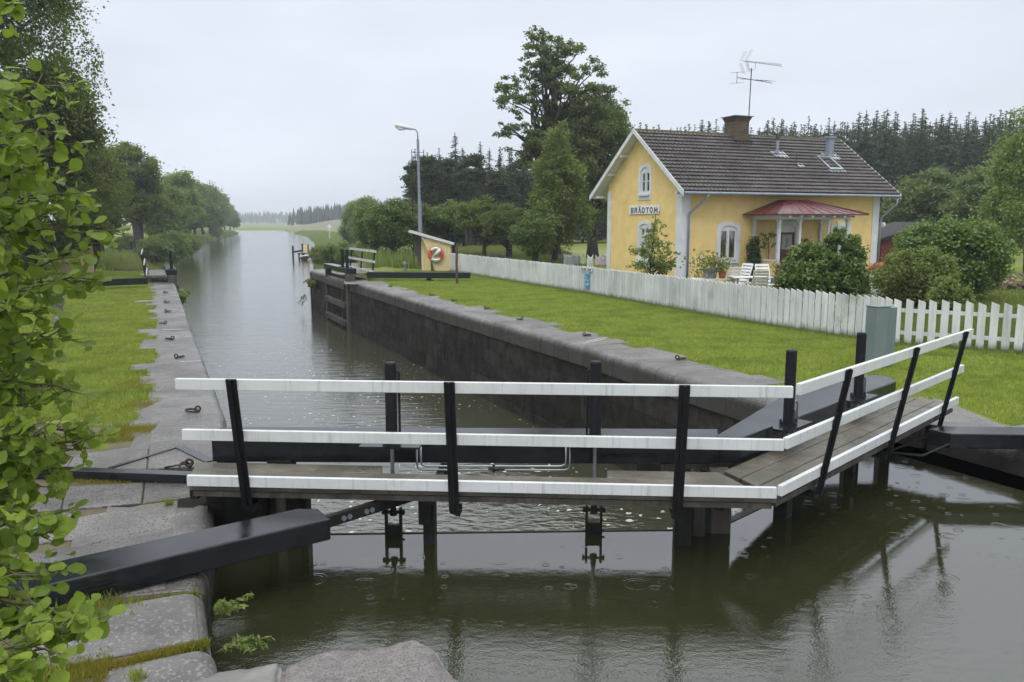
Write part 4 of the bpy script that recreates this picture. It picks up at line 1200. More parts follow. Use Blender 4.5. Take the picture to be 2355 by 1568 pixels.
def text(name, s, size, m, parent, loc, rot, ext=.004, off=0.0, sx=1.0):
    cu = bpy.data.curves.new(name, 'FONT'); cu.body = s; cu.size = size; cu.extrude = ext; cu.offset = off
    cu.align_x = 'CENTER'; cu.align_y = 'CENTER'
    cu.materials.append(M[m])
    o = bpy.data.objects.new(name, cu); COL.objects.link(o)
    o.location = loc; o.rotation_euler = rot; o.scale = (sx, 1, 1)
    if parent: o.parent = parent
    dg = bpy.context.evaluated_depsgraph_get()
    me = bpy.data.meshes.new_from_object(o.evaluated_get(dg))
    o2 = bpy.data.objects.new(name, me); COL.objects.link(o2)
    if not me.materials: me.materials.append(M[m])
    o2.location = loc; o2.rotation_euler = rot; o2.scale = (sx, 1, 1)
    if parent: o2.parent = parent
    bpy.data.objects.remove(o)
    return o2
# sign and ice-cream poster on the fence
def fence_at(px):
    k = (px - 1177) / 1900
    for a, b in zip(fpts[:-1], fpts[1:]):
        fa = a.x - k * (a.y * _c + H * _s); fb_ = b.x - k * (b.y * _c + H * _s)
        if fa * fb_ <= 0: return a.lerp(b, fa / (fa - fb_)), (b - a).normalized()
p, d = fence_at(1350)
sg = thing('kiosk_sign', 'white board reading KIOSK 50 M above a blue poster, hung on the picket fence', 'sign', p, math.atan2(d.y, d.x))
MB().box(-.38, .38, -.055, -.03, .78, .92).build('board', 'plasticwhite', sg, w=False)
text('lettering', 'KIOSK  50 M', .125, 'black_ink', sg, (0, -.058, .84), (R(90), 0, 0), .002, .002)
MB().box(-.13, .20, -.05, -.03, .18, .76).build('poster', 'posterblue', sg, w=False)
ps = MB(); rg = random.Random(4)
for r_ in range(4):
    for c_ in range(3):
        x = -.07 + c_ * .105 + rg.uniform(-.02, .02); z = .27 + r_ * .13
        ps.bar((x, -.053, z - .03), (x + rg.uniform(-.02, .02), -.053, z + .03), .035, .004, up=(0, 1, 0))
ps.build('poster_picture', 'reddoor', sg, w=False)

# ---------------------------------------------------------------- the yellow house (local: x along the long side, y into the house)
hs = thing('lock_keeper_house', 'yellow rendered house with dark tiled roof and a BRÅDTOM. name board on the gable', 'house', (6.9, 34.0, 0), R(23.4))
LX, LW, ZE, ZR, YR = 10.75, 5.95, 3.70, 6.42, 3.15
def arch(x0, x1, z0, z1, rise, n=8):
    """outline of an opening with a segmental arch head"""
    pts = [(x0, z0), (x1, z0)]
    for i in range(n + 1):
        t = i / n; pts.append((x1 + (x0 - x1) * t, z1 - rise + rise * 4 * t * (1 - t)))
    return pts
def wz(y): # underside of roof above wall position y
    return ZE + (ZR - ZE) * (min(y + .62, 6.95 - y) / (YR + .62))- .16
wallm = MB()
# gable wall with three openings is built as a face ring: outer polygon minus boxes, by strips
def wall_with_holes(mb, width, top, holes, o, u, nv, th=.3):
    """vertical strips between hole edges; top(x) gives the wall height"""
    xs = sorted({0, width} | {h[0] for h in holes} | {h[1] for h in holes} | ({YR} if width < 8 else set()))
    for a, b in zip(xs[:-1], xs[1:]):
        hh = sorted([h for h in holes if h[0] <= a and h[1] >= b], key=lambda h: h[2])
        z = -.2
        for h in hh:
            mb.extr([(a, z), (b, z), (b, h[2]), (a, h[2])], o, u, (0, 0, 1), nv); z = h[3]
        mb.extr([(a, z), (b, z), (b, top(b)), (a, top(a))], o, u, (0, 0, 1), nv)
GW = [(2.30, 3.28, 3.62, 4.85), (2.24, 3.24, .75, 2.42)]
wall_with_holes(wallm, LW, wz, GW, (0, 0, 0), (0, 1, 0), (.3, 0, 0))
LWN = [(1.95, 2.80, .90, 2.30), (5.12, 5.95, .30, 2.36), (8.12, 8.98, .90, 2.30)]
wall_with_holes(wallm, LX, lambda x: 4.0, LWN, (0, 0, 0), (1, 0, 0), (0, .3, 0))
wallm.extr([(0, -.2), (LW, -.2), (LW, wz(LW)), (YR, wz(YR)), (0, wz(0))], (LX - .3, 0, 0), (0, 1, 0), (0, 0, 1), (.3, 0, 0))
wallm.box(.3, LX - .3, LW - .3, LW, -.2, 4.0)
wallm.build('wall', 'plaster', hs, w=False)
MB().box(.35, LX - .35, .8, LW - .4, 0, 3.9).build('room', 'interior', hs, w=False)
MB().box(.9, LX - .9, 1.7, 4.6, 3.9, 5.1).build('room', 'interior', hs, w=False)
# corner pilasters (white)
def pil(x0, x1, y0, y1, z1):
    MB().box(x0, x1, y0, y1, -.2, z1).build('corner_board', 'trim', hs, w=False, bev=.006)
pil(-.028, .42, -.030, .0, 3.75); pil(-.030, -.0, -.026, .36, 3.9)
pil(LX - .36, LX + .03, -.030, .0, 3.75); pil(-.030, 0, LW - .30, LW + .03, 3.9); pil(LX, LX + .03, 0, .4, 3.8)
def window(o, u, nv, x0, x1, z0, z1, cas=2, bars=(), curt='swag', sill=True, rise=.13, border=.17):
    """white surround, frame, casements, glass and curtains; nv points outwards"""
    u, nv = Vector(u), Vector(nv); o = Vector(o)
    ou = arch(x0 - border, x1 + border, z0 - (.30 if sill else .02), z1 + border, rise + .03)
    inn = arch(x0, x1, z0, z1, rise)
    ro = MB().ring_extr(ou, inn, o + nv * .028, u, (0, 0, 1), -nv * .10).build('window', 'trim', hs, w=False, bev=.005)
    inn2 = arch(x0 + .035, x1 - .035, z0 + .05, z1 - rise - .06, .001)
    inn1 = arch(x0, x1, z0, z1 - .0, rise)
    MB().ring_extr(inn1, inn2, o + nv * -.02, u, (0, 0, 1), -nv * .06).build('frame', 'trim', ro, w=False)
    f = MB(); xm = (x0 + x1) / 2; zt = z1 - rise - .06
    f.extr([(xm - .035, z0 + .05), (xm + .035, z0 + .05), (xm + .035, zt), (xm - .035, zt)], o + nv * -.012, u, (0, 0, 1), -nv * .06)
    for bz in bars:
        f.extr([(x0 + .06, bz - .018), (x1 - .06, bz - .018), (x1 - .06, bz + .018), (x0 + .06, bz + .018)], o + nv * -.026, u, (0, 0, 1), -nv * .04)
    for a, b in ((x0 + .035, xm - .035), (xm + .035, x1 - .035)):
        f.ring_extr([(a, z0 + .06), (b, z0 + .06), (b, zt), (a, zt)], [(a + .035, z0 + .10), (b - .035, z0 + .10), (b - .035, zt - .035), (a + .035, zt - .035)], o + nv * -.03, u, (0, 0, 1), -nv * .04)
    f.build('casement', 'trim', ro, w=False)
    MB().extr([(x0 + .05, z0 + .05), (x1 - .05, z0 + .05), (x1 - .05, zt + .01), (x0 + .05, zt + .01)], o - nv * .055, u, (0, 0, 1), -nv * .006).build('pane', 'glass', ro, w=False)
    c = MB(); ci = o - nv * .16
    w_ = x1 - x0
    if curt == 'swag':
        c.extr([(x0 + .05, zt), (x0 + .05, zt - .55), (x0 + .12, zt - .32), (x0 + w_ * .3, zt - .12), (xm, zt - .05), (xm, zt)], ci, u, (0, 0, 1), -nv * .01)
        c.extr([(x1 - .05, zt), (xm, zt), (xm, zt - .05), (x1 - w_ * .3, zt - .16), (x1 - .12, zt - .40), (x1 - .05, zt - .7)], ci, u, (0, 0, 1), -nv * .01)
    else:
        c.extr([(x0 + .05, z0 + .1), (x0 + .2, z0 + .1), (x0 + .16, zt), (x0 + .05, zt)], ci, u, (0, 0, 1), -nv * .01)
        c.extr([(x1 - .05, z0 + .1), (x1 - .05, zt), (x1 - .2, zt)], ci, u, (0, 0, 1), -nv * .01)
    c.build('curtain', 'curtain', ro, w=False)
    if sill:
        MB().extr([(x0 - .04, z0 - .12), (x1 + .04, z0 - .12), (x1 + .04, z0 - .03), (x0 - .04, z0 - .03)], o + nv * .13, u, (0, 0, 1), -nv * .10).build('sill', 'trim', ro, w=False, bev=.008)
    return ro
window((0, 0, 0), (1, 0, 0), (0, -1, 0), 1.95, 2.80, .90, 2.34)
window((0, 0, 0), (1, 0, 0), (0, -1, 0), 8.12, 8.98, .90, 2.30)
window((0, 0, 0), (0, 1, 0), (-1, 0, 0), 2.42, 3.16, 3.74, 4.84, bars=(4.25,), curt='side', border=.15, rise=.16)
window((0, 0, 0), (0, 1, 0), (-1, 0, 0), 2.34, 3.14, .84, 2.42, bars=(1.65,), curt='side', border=.15, rise=.14)
# door with arched surround
da = MB().ring_extr(arch(4.84, 6.14, .30, 2.60, .16), arch(5.12, 5.95, .30, 2.36, .10), (0, -.03, 0), (1, 0, 0), (0, 0, 1), (0, .1, 0))
dr = da.build('door', 'trim', hs, w=False)
MB().extr([(5.12, .30), (5.95, .30), (5.95, 2.05), (5.12, 2.05)], (0, .05, 0), (1, 0, 0), (0, 0, 1), (0, .05, 0)).build('door_leaf', 'reddoor', dr, w=False)
MB().extr([(5.12, 2.05), (5.95, 2.05), (5.95, 2.36), (5.12, 2.36)], (0, .04, 0), (1, 0, 0), (0, 0, 1), (0, .05, 0)).build('transom', 'trim', dr, w=False)
MB().extr([(5.26, 1.32), (5.81, 1.32), (5.81, 1.95), (5.26, 1.95)], (0, .042, 0), (1, 0, 0), (0, 0, 1), (0, .01, 0)).build('door_window', 'curtain', dr, w=False)
MB().extr([(5.42, 1.38), (5.64, 1.38), (5.60, 1.62), (5.66, 1.72), (5.55, 1.86), (5.46, 1.74), (5.50, 1.60)], (0, .036, 0), (1, 0, 0), (0, 0, 1), (0, .006, 0)).build('wreath', 'greycloth', dr, w=False)
MB().tube([(5.90, .0, 1.2), (5.86, -.02, 1.2)], .02, 8).build('handle', 'steel', dr, w=False)
# name board
nb = MB().box(-.05, -.03, 1.52, 4.14, 2.86, 3.21).build('name_board', 'trim', hs, w=False, bev=.005) if False else None
bo = MB().box(-.055, -.0, 1.60, 3.98, 2.84, 3.20).build('name_board', 'plasticwhite', hs, w=False, bev=.006)
def slab_letters(s_, h, x0, gap, mbd, thick=.055):
    """slab-serif capitals out of bars in the plane (a, z)"""
    def bar(a, b, w_=thick): mbd.bar((-.058, a[0], a[1]), (-.058, b[0], b[1]), w_, .008, up=(1, 0, 0))
    x = x0
    for ch in s_:
        w_ = {'M': .30, '.': .06}.get(ch, .225)
        A = lambda u, v: (-(x + u * w_) , v * h)
        def ser(u, v): bar(A(u - .16, v), A(u + .16, v), .03)
        if ch in 'BRD':
            bar(A(.18, 0), A(.18, 1)); ser(.12, .03); ser(.12, .97)
        if ch in 'BR':
            bar(A(.1, .97), A(.72, .97), .035); bar(A(.72, .99), A(.88, .76)); bar(A(.88, .78), A(.72, .53)); bar(A(.2, .53), A(.74, .53), .035)
        if ch == 'B':
            bar(A(.72, .53), A(.93, .28)); bar(A(.93, .28), A(.74, .02)); bar(A(.1, .03), A(.76, .03), .035)
        if ch == 'R': bar(A(.6, .5), A(.92, .02)); ser(.9, .03)
        if ch == 'D':
            bar(A(.1, .97), A(.62, .97), .035); bar(A(.1, .03), A(.62, .03), .035); bar(A(.6, .98), A(.88, .7)); bar(A(.88, .72), A(.88, .28)); bar(A(.88, .3), A(.6, .02))
        if ch == 'A':
            bar(A(.5, 1), A(.12, 0), .04); bar(A(.5, 1), A(.86, 0)); bar(A(.25, .34), A(.75, .34), .03); ser(.1, .03); ser(.88, .03)
            mbd.torus((-.058, A(.5, 1.17)[0], A(.5, 1.17)[1]), .032, .012, (1, 0, 0), 0, 2 * math.pi, 12, 5)
        if ch == 'T':
            bar(A(.5, 0), A(.5, 1)); bar(A(.05, .97), A(.95, .97), .035); bar(A(.07, .97), A(.07, .78), .03); bar(A(.93, .97), A(.93, .78), .03); ser(.5, .03)
        if ch == 'O':
            P8 = [(.35, .98), (.1, .7), (.1, .3), (.35, .02), (.65, .02), (.9, .3), (.9, .7), (.65, .98), (.35, .98)]
            for a, b in zip(P8[:-1], P8[1:]): bar(A(*a), A(*b), .05 if a[0] == b[0] or True else .03)
        if ch == 'M':
            bar(A(.14, 0), A(.14, 1), .04); bar(A(.86, 0), A(.86, 1)); bar(A(.14, 1), A(.5, .2)); bar(A(.5, .2), A(.86, 1), .03); ser(.12, .03); ser(.88, .03)
        if ch == '.': mbd.box(-.062, -.056, A(.9, 0)[0], A(.1, 0)[0], -.005, .055)
        x += w_ + gap
    return mbd
lm = MB(); slab_letters('BRADTOM.', .215, 0, .085, lm)
lv = []
for a in lm.v: a[:, 1] += 3.83; a[:, 2] += 2.895
lm.build('lettering', 'black_ink', bo, w=False)

# roof tiles as real geometry on both slopes
def tile_slope(yl, zl, yh, zh, x0, x1, rows=17, pitch=.20):
    nx = int((x1 - x0) / pitch) * 6
    xs = np.linspace(x0, x1, nx + 1)
    ph = (xs - x0) / pitch
    wv = .048 * np.abs(np.sin(np.pi * ph)) ** .8
    V = []; F_ = []
    L = math.hypot(yh - yl, zh - zl); ny, nz_ = -(zh - zl) / L * (1 if yh > yl else -1), abs(yh - yl) / L
    n0 = 0
    for r_ in range(rows):
        rj = random.Random(r_ + int(yl * 10)); col = np.array([rj.uniform(-.004, .006) for _ in range(int(ph[-1]) + 2)])[ph.astype(int)]
        for t, lift in ((r_ / rows, .055), ((r_ + 1.0) / rows, .0)):
            y = yl + (yh - yl) * t; z = zl + (zh - zl) * t
            d = wv + lift + col
            V.append(np.stack([xs, y + ny * d, z + nz_ * d], 1))
        # riser
        V.append(np.stack([xs, np.full_like(xs, yl + (yh - yl) * r_ / rows) + ny * (wv * .3 - .01), np.full_like(xs, zl + (zh - zl) * r_ / rows) + nz_ * (wv * .3 - .01)], 1))
        i = np.arange(nx)
        b = n0; m_ = nx + 1
        F_.append(np.stack([b + i, b + i + 1, b + m_ + i + 1, b + m_ + i], 1))
        F_.append(np.stack([b + 2 * m_ + i, b + 2 * m_ + i + 1, b + i + 1, b + i], 1))
        n0 += 3 * m_
    mb = MB(); mb.add(np.concatenate(V), np.concatenate(F_)); return mb
RX0, RX1 = -.42, LX + .55
rf = tile_slope(-.62, ZE, YR, ZR, RX0, RX1).build('roof', 'roof', hs, w=False)
tile_slope(6.92, ZE, YR, ZR, RX0, RX1).build('roof', 'roof', hs, w=False)
und = MB()
for (ya, yb) in ((-.60, YR), (6.90, YR)):
    und.extr([(ya, ZE - .05), (yb, ZR - .05), (yb, ZR - .11), (ya, ZE - .11)], (RX0 + .02, 0, 0), (0, 1, 0), (0, 0, 1), (RX1 - RX0 - .04, 0, 0))
und.build('soffit', 'trim', hs, w=False)
rdg = MB()
nrd = 34
for i in range(nrd):
    a = RX0 + (RX1 - RX0) * i / nrd; b = RX0 + (RX1 - RX0) * (i + 1) / nrd
    rdg.tube([(a, YR, ZR - .01), (b + .02, YR, ZR + .0)], [.095, .085], 10)
rdg.build('ridge_tiles', 'moss', hs, w=False)
for xx, nm in ((RX0 - .025, 1), (RX1 + .0, 1)):
    for (ya, yb) in ((-.70, YR), (7.0, YR)):
        s_ = .09 if ya < 0 else -.09
        za = ZE - .06
        MB().extr([(ya, za - .14), (yb, ZR - .12), (yb, ZR + .09), (ya, za + .09)], (xx, 0, 0), (0, 1, 0), (0, 0, 1), (.028, 0, 0)).build('barge_board', 'trim', hs, w=False)
for y_ in (1.0, 5.35, 4.3, 2.0, 6.4, -.1):
    MB().box(RX0 + .03, .02, y_ - .05, y_ + .05, wz(y_) - .10 if 0 < y_ < LW else ZE - .1 + .0, (wz(y_) + .02) if 0 < y_ < LW else ZE + .0).build('purlin_end', 'trim', hs, w=False)
# gutters and downpipes
gt = MB()
gt.tube([(RX0 + .02, -.70, ZE - .06), (RX1 - .02, -.70, ZE - .06)], .062, 8)
gt.build('gutter', 'zinc', hs, w=False)
for xa, xb in ((.55, .30), (LX - .1, LX + .02)):
    dp = [(xa + .2, -.70, ZE - .10), (xa + .2, -.68, ZE - .22), (xb, -.12, ZE - .85), (xb, -.09, ZE - 1.0), (xb, -.09, .12)]
    if xa > 5: dp = [(LX + .40, -.68, ZE - .1), (LX + .38, -.66, ZE - .4), (LX + .12, -.10, ZE - 1.0), (LX + .10, -.07, ZE - 1.2), (LX + .10, -.07, .1)]
    MB().tube(dp, .045, 10).build('downpipe', 'zinc', hs, w=False, smooth=True)
# chimney
ch = MB(); cx, cy = 5.05, YR
ch.box(cx - .42, cx + .42, cy - .46, cy + .40, 5.9, 6.42)
ch.box(cx - .38, cx + .38, cy - .42, cy + .36, 6.42, 7.02)
for k in range(3): ch.box(cx - .40 - .03 * k, cx + .40 + .03 * k, cy - .44 - .03 * k, cy + .38 + .03 * k, 7.02 + .065 * k, 7.02 + .065 * (k + 1) - .002)
co = ch.build('chimney', 'brick', hs, w=False)
cp = MB().box(cx - .54, cx + .54, cy - .58, cy + .52, 7.225, 7.25)
cp.add([(cx - .54, cy - .58, 7.25), (cx + .54, cy - .58, 7.25), (cx + .54, cy + .52, 7.25), (cx - .54, cy + .52, 7.25), (cx - .1, cy, 7.36), (cx + .1, cy, 7.36)], [(0, 1, 5, 4), (1, 2, 5), (2, 3, 4, 5), (3, 0, 4)])
cp.build('chimney_cap', 'zinc', co, w=False)
fl_ = MB().box(cx - .46, cx + .46, cy - .62, cy - .455, 5.92, 6.16)
fl_.build('flashing', 'iron', co, w=False)
def zs(y): return ZE + (ZR - ZE) * (y + .62) / (YR + .62)
MB().extr([(cx + .43, cy - .85), (cx + .70, cy - .85), (cx + .46, cy - .4)], (0, 0, 0), (1, 0, 0), (0, 1, (ZR - ZE) / (YR + .62)), (0, 0, .01)).build('flashing', 'steel', co, w=False)
for v_ in []: pass
def on_slope(x0, x1, y0, y1, m, lift=.07, name='flashing', wavy=True, parent=None):
    n = 24; V = []; F_ = []
    for y in (y0, y1):
        for i in range(n + 1):
            x = x0 + (x1 - x0) * i / n
            V.append((x + (0 if y == y0 else -.0), y - .0, zs(y) + lift + (.022 * abs(math.sin((x - x0) / .165 * math.pi)) if wavy else 0)))
    F_ = [(i, i + 1, n + 2 + i, n + 1 + i) for i in range(n)]
    return MB().add(V, F_).build(name, m, parent or hs, w=False)
on_slope(6.05, 6.85, 1.55, 2.0, 'steel')
MB().tube([(6.35, 1.85, zs(1.85)), (6.35, 1.85, zs(1.85) + .65)], .075, 12).build('vent_pipe', 'zinc', hs, w=False)
MB().tube([(6.35, 1.85, zs(1.85) + .66), (6.35, 1.85, zs(1.85) + .92)], .09, 12).build('vent_pipe', 'roof', hs, w=False)
on_slope(6.9, 7.25, .95, 1.2, 'steel')
MB().tube([(7.0, 1.3, zs(1.3)), (7.0, 1.3, zs(1.3) + .5)], .02, 8).build('vent_pipe', 'roof', hs, w=False)
on_slope(9.05, 9.95, 1.55, 2.1, 'steel')
MB().box(9.30, 9.58, 1.75, 1.98, zs(1.8) - .1, zs(1.8) + .92).build('vent_pipe', 'zinc', hs, w=False)
MB().box(9.24, 9.64, 1.69, 2.04, zs(1.8) + .90, zs(1.8) + .99).build('vent_pipe', 'zinc', hs, w=False)
# skylight
sk = MB(); kk_ = (ZR - ZE) / (YR + .62)
sk.ring_extr([(8.55, .85), (9.35, .85), (9.35, 1.75), (8.55, 1.75)], [(8.65, .95), (9.25, .95), (9.25, 1.65), (8.65, 1.65)], (0, 0, zs(0) + .02), (1, 0, 0), (0, 1, kk_), (0, -.03, .10))
sko = sk.build('skylight', 'steel', hs, w=False)
MB().extr([(8.64, .94), (9.26, .94), (9.26, 1.66), (8.64, 1.66)], (0, 0, zs(0) + .04), (1, 0, 0), (0, 1, kk_), (0, -.01, .02)).build('pane', mat('skylight_glass', (.03, .04, .045), None, 3, .05), sko, w=False)
on_slope(8.45, 9.5, .68, .86, 'steel', lift=.08, wavy=False, parent=sko)
on_slope(8.40, 8.55, .86, 1.85, 'steel', lift=.06, wavy=False, parent=sko)
# aerial mast on the chimney
mast = MB().tube([(5.72, YR, 6.5), (5.78, YR, 9.45)], .022, 8)
mast.tube([(5.42, YR, 6.95), (5.74, YR, 6.95)], .014, 6); mast.tube([(5.42, YR, 6.6), (5.74, YR, 6.6)], .014, 6)
ma = mast.build('aerial_mast', 'iron', hs, w=False)
ae = MB(); zt = 9.72
ae.tube([(5.25, YR, zt + .02), (7.55, YR, zt - .06)], .014, 5)
ae.tube([(5.56, YR, zt), (5.58, YR, zt - .28), (5.66, YR, zt - .34), (5.9, YR, zt - .34), (6.0, YR, zt - .26), (6.0, YR, zt - .01)], .012, 6)
for i in range(22):
    x = 5.4 + i * .098; l = .11
    ae.tube([(x, YR - l, zt + .02), (x, YR + l, zt + .02)], .006, 4); ae.tube([(x - .02, YR, zt - .03), (x + .02, YR, zt + .06)], .006, 4)
for k in range(3):
    for dy in (-.2, .2):
        ae.tube([(5.24 + k * .07, YR + dy, zt + .04), (5.5 + k * .07, YR + dy, zt + .5)], .007, 4)
        ae.tube([(5.24 + k * .07, YR + dy, zt - .04), (5.44 + k * .07, YR + dy, zt - .5)], .007, 4)
ae.build('aerial', 'steel', ma, w=False)
ae = MB(); zt = 8.95
ae.tube([(4.98, YR, zt + .05), (7.0, YR, zt - .08)], .013, 5)
ae.tube([(4.98, YR, zt - .22), (4.98, YR, zt + .28)], .012, 5)
for i, x in enumerate((4.98, 4.98, 5.35, 5.55, 5.9, 6.15, 6.4, 6.62, 6.85)):
    zz = zt + (.26 if i == 0 else -.2 if i == 1 else 0); l = .5 if i < 2 else .38
    ae.tube([(x, YR - l, zz - .06), (x, YR + l, zz + .06)], .007, 4)
ae.build('aerial', 'iron', ma, w=False)

# porch
PX0, PX1, PD = 3.65, 7.30, 1.60
po = MB().box(PX0 - .05, PX1 + .05, -PD - .05, 0, -.1, .30).build('porch', 'concrete', hs, w=False)
rr = MB()
E0, E1_, Ef = 3.05, 7.95, -2.12; ze_, zp = 2.82, 3.43
V = [(E0, -.01, ze_), (E0, Ef, ze_), (E1_, Ef, ze_), (E1_, -.01, ze_), (4.95, -.01, zp), (5.95, -.01, zp), (4.95, -.55, zp - .02), (5.95, -.55, zp - .02)]
Fc = [(0, 1, 6, 4), (1, 2, 7, 6), (2, 3, 5, 7), (4, 6, 7, 5)]
rr.add(V, Fc); V2 = [(a, b, c - .05) for a, b, c in V]; rr.add(V2, [f[::-1] for f in Fc])
for a, b in ((0, 1), (1, 2), (2, 3)):
    rr.add([V[a], V[b], V2[b], V2[a]], [(0, 3, 2, 1)])
pr = rr.build('porch_roof', 'redroof', po, w=False)
sm_ = MB()
for i in range(9):
    t = (i + .5) / 9
    a = Vector(V[1]).lerp(Vector(V[2]), t); b = Vector(V[6]).lerp(Vector(V[7]), t); sm_.bar(a + Vector((0, 0, .012)), b + Vector((0, 0, .008)), .012, .012)
for i in range(4):
    t = (i + .5) / 4
    sm_.bar(Vector(V[0]).lerp(Vector(V[1]), t) + Vector((0, 0, .012)), Vector(V[4]).lerp(Vector(V[6]), t) + Vector((0, 0, .008)), .012, .012)
    sm_.bar(Vector(V[2]).lerp(Vector(V[3]), t) + Vector((0, 0, .012)), Vector(V[7]).lerp(Vector(V[5]), t) + Vector((0, 0, .008)), .012, .012)
for a, b in ((1, 6), (2, 7)): sm_.bar(Vector(V[a]) + Vector((0, 0, .014)), Vector(V[b]) + Vector((0, 0, .014)), .035, .03)
sm_.build('roof_seams', 'redroof', po, w=False)
bm_ = MB()
bm_.box(PX0 - .06, PX1 + .06, -PD - .06, -PD + .06, 2.60, 2.76); bm_.box(PX0 - .06, PX0 + .06, -PD + .06, 0, 2.60, 2.76); bm_.box(PX1 - .06, PX1 + .06, -PD + .06, 0, 2.60, 2.76)
for i in range(7): bm_.box(PX0 + .1 + i * .58, PX0 + .18 + i * .58, Ef + .05, -PD - .06, 2.68, 2.75)
bm_.build('porch_beam', 'trim', po, w=False)
for (x, y) in ((PX0, -PD), (4.72, -PD), (6.25, -PD), (PX1, -PD), (PX0, -.08), (PX1, -.08)):
    pm = MB().box(x - .05, x + .05, y - .05, y + .05, .3, 2.60)
    pm.box(x - .062, x + .062, y - .062, y + .062, 2.12, 2.2)
    pm.bar((x + .04, y, 2.42), (x + .15, y, 2.59), .035, .04, up=(0, 1, 0)); pm.bar((x - .04, y, 2.42), (x - .15, y, 2.59), .035, .04, up=(0, 1, 0))
    pm.build('porch_post', 'trim', po, w=False)
pw = MB()
pw.box(PX0 - .03, PX0 + .03, -PD + .066, -.15, .3, .88); pw.box(6.32, PX1 - .066, -PD - .03, -PD + .03, .3, .88); pw.box(PX1 - .03, PX1 + .03, -PD + .066, -.15, .3, .88)
pw.build('porch_wall', 'plaster', po, w=False)
pc = MB()
pc.box(PX0 - .06, PX0 + .06, -PD + .066, -.15, .883, .95); pc.box(6.32, PX1 - .066, -PD - .06, -PD + .06, .883, .95); pc.box(PX1 - .06, PX1 + .06, -PD + .066, -.15, .883, .95)
pc.build('porch_rail', 'trim', po, w=False)
MB().box(4.8, 6.2, -PD - .45, -PD - .055, -.1, .15).build('step', 'concrete', po, w=False, bev=.01)
HM = mat4(hs)
def hw(x, y, z): return HM @ Vector((x, y, z))
# things hung on the porch
def hung(name, label, cat, p): return thing(name, label, cat, hw(*p), R(23.4))
t_ = hung('hanging_basket', 'dark hanging flower basket under the right end of the red porch roof', 'basket', (7.0, -1.3, 2.6))
MB().lathe([(.02, -.78), (.12, -.74), (.16, -.62), (.14, -.60)], (0, 0, 0), 12).build('basket', 'blackdull', t_, w=False)
hb = MB()
for k in range(3):
    a = k * 2.1; hb.tube([(.14 * math.cos(a), .14 * math.sin(a), -.6), (0, 0, -.05)], .008, 4)
hb.build('chain', 'iron', t_, w=False)
t_ = hung('copper_pan', 'round copper brown pan hanging on the wall right of the door', 'pan', (6.55, -.05, 1.62))
MB().torus((0, 0, 0), .09, .07, (0, -1, 0)).build('pan', 'terracotta', t_, w=False, smooth=True)
t_ = hung('copper_mould', 'small copper mould hanging between the pan and the porch post', 'pan', (6.22, -.05, 1.72))
MB().torus((0, 0, 0), .05, .04, (0, -1, 0)).build('mould', 'terracotta', t_, w=False, smooth=True)
t_ = hung('wall_plate', 'white arched plate with a blue picture on the wall beside the door', 'plate', (6.35, -.04, .98 + .25))
MB().extr([(-.2, -.1), (.2, -.1), (.2, 0), (.14, .1), (0, .14), (-.14, .1), (-.2, 0)], (0, -.02, 0), (1, 0, 0), (0, 0, 1), (0, .02, 0)).build('plate', 'lampglass', t_, w=False)
MB().extr([(-.09, -.06), (.09, -.06), (.06, .05), (-.06, .05)], (0, -.026, 0), (1, 0, 0), (0, 0, 1), (0, .004, 0)).build('picture', 'greycloth', t_, w=False)
t_ = hung('watering_jug', 'white enamel jug with handle hanging by the right porch post', 'jug', (7.15, -.45, 1.45))
MB().lathe([(.10, -.18), (.12, -.15), (.12, -.02), (.06, .10), (.05, .16)], (0, 0, 0), 14).build('jug', 'plasticwhite', t_, w=False, smooth=True)
MB().torus((.11, 0, 0), .07, .012, (0, -1, 0)).build('handle', 'plasticwhite', t_, w=False)
t_ = thing('globe_lamp', 'white globe lamp on a bracket at the right house corner', 'lamp', hw(LX + .55, .2, 2.35), R(23.4))
MB().lathe([(.01, -.13), (.08, -.10), (.13, 0), (.09, .10), (.01, .13)], (0, 0, 0), 16).build('globe', 'lampglass', t_, w=False, smooth=True)
MB().tube([(-.5, 0, .18), (-.1, 0, .2), (0, 0, .12)], .018, 6).build('bracket', 'blackdull', t_, w=False)
# overhead wire
tag(MB().tube([hw(LX + .3, .1, 3.4), PY(2200, 452, 36), PY(2354, 468, 32), PY(2700, 520, 26)], .010, 5).build('overhead_wire', 'blackdull'), 'thin overhead wire running right from the house eave', 'wire')
# red outbuilding behind to the right
sb = thing('red_shed', 'dark red wooden shed with black roof behind the right corner of the house', 'shed', PY(2080, 640, 42))
p = PY(2022, 620, 42); xx0 = p.x; 
MB().box(xx0, xx0 + 5, 42, 46, -.1, 1.6).build('wall', 'redwood', sb)
MB().extr([(xx0 - .4, 1.45), (xx0 + 2.5, 2.35), (xx0 + 5.4, 1.45), (xx0 + 5.4, 1.57), (xx0 + 2.5, 2.5), (xx0 - .4, 1.58)], (0, 41.8, 0), (1, 0, 0), (0, 0, 1), (0, 4.4, 0)).build('roof', 'interior', sb)
MB().add([(xx0, 41.99, 1.6), (xx0 + 5, 41.99, 1.6), (xx0 + 2.5, 41.99, 2.36)], [(0, 1, 2)]).build('gable', 'redwood', sb)
rb_ = thing('red_boat', 'bright red upturned dinghy seen between house corner and bushes', 'dinghy', PY(2030, 625, 38))
q = PY(2040, 626, 38)
MB().tube([(q.x - .9, 38, .35), (q.x - .5, 38, .5), (q.x + .6, 38, .5), (q.x + 1.6, 38, .35)], [.03, .16, .18, .05], 12).build('hull', 'buoyred', rb_, smooth=True)
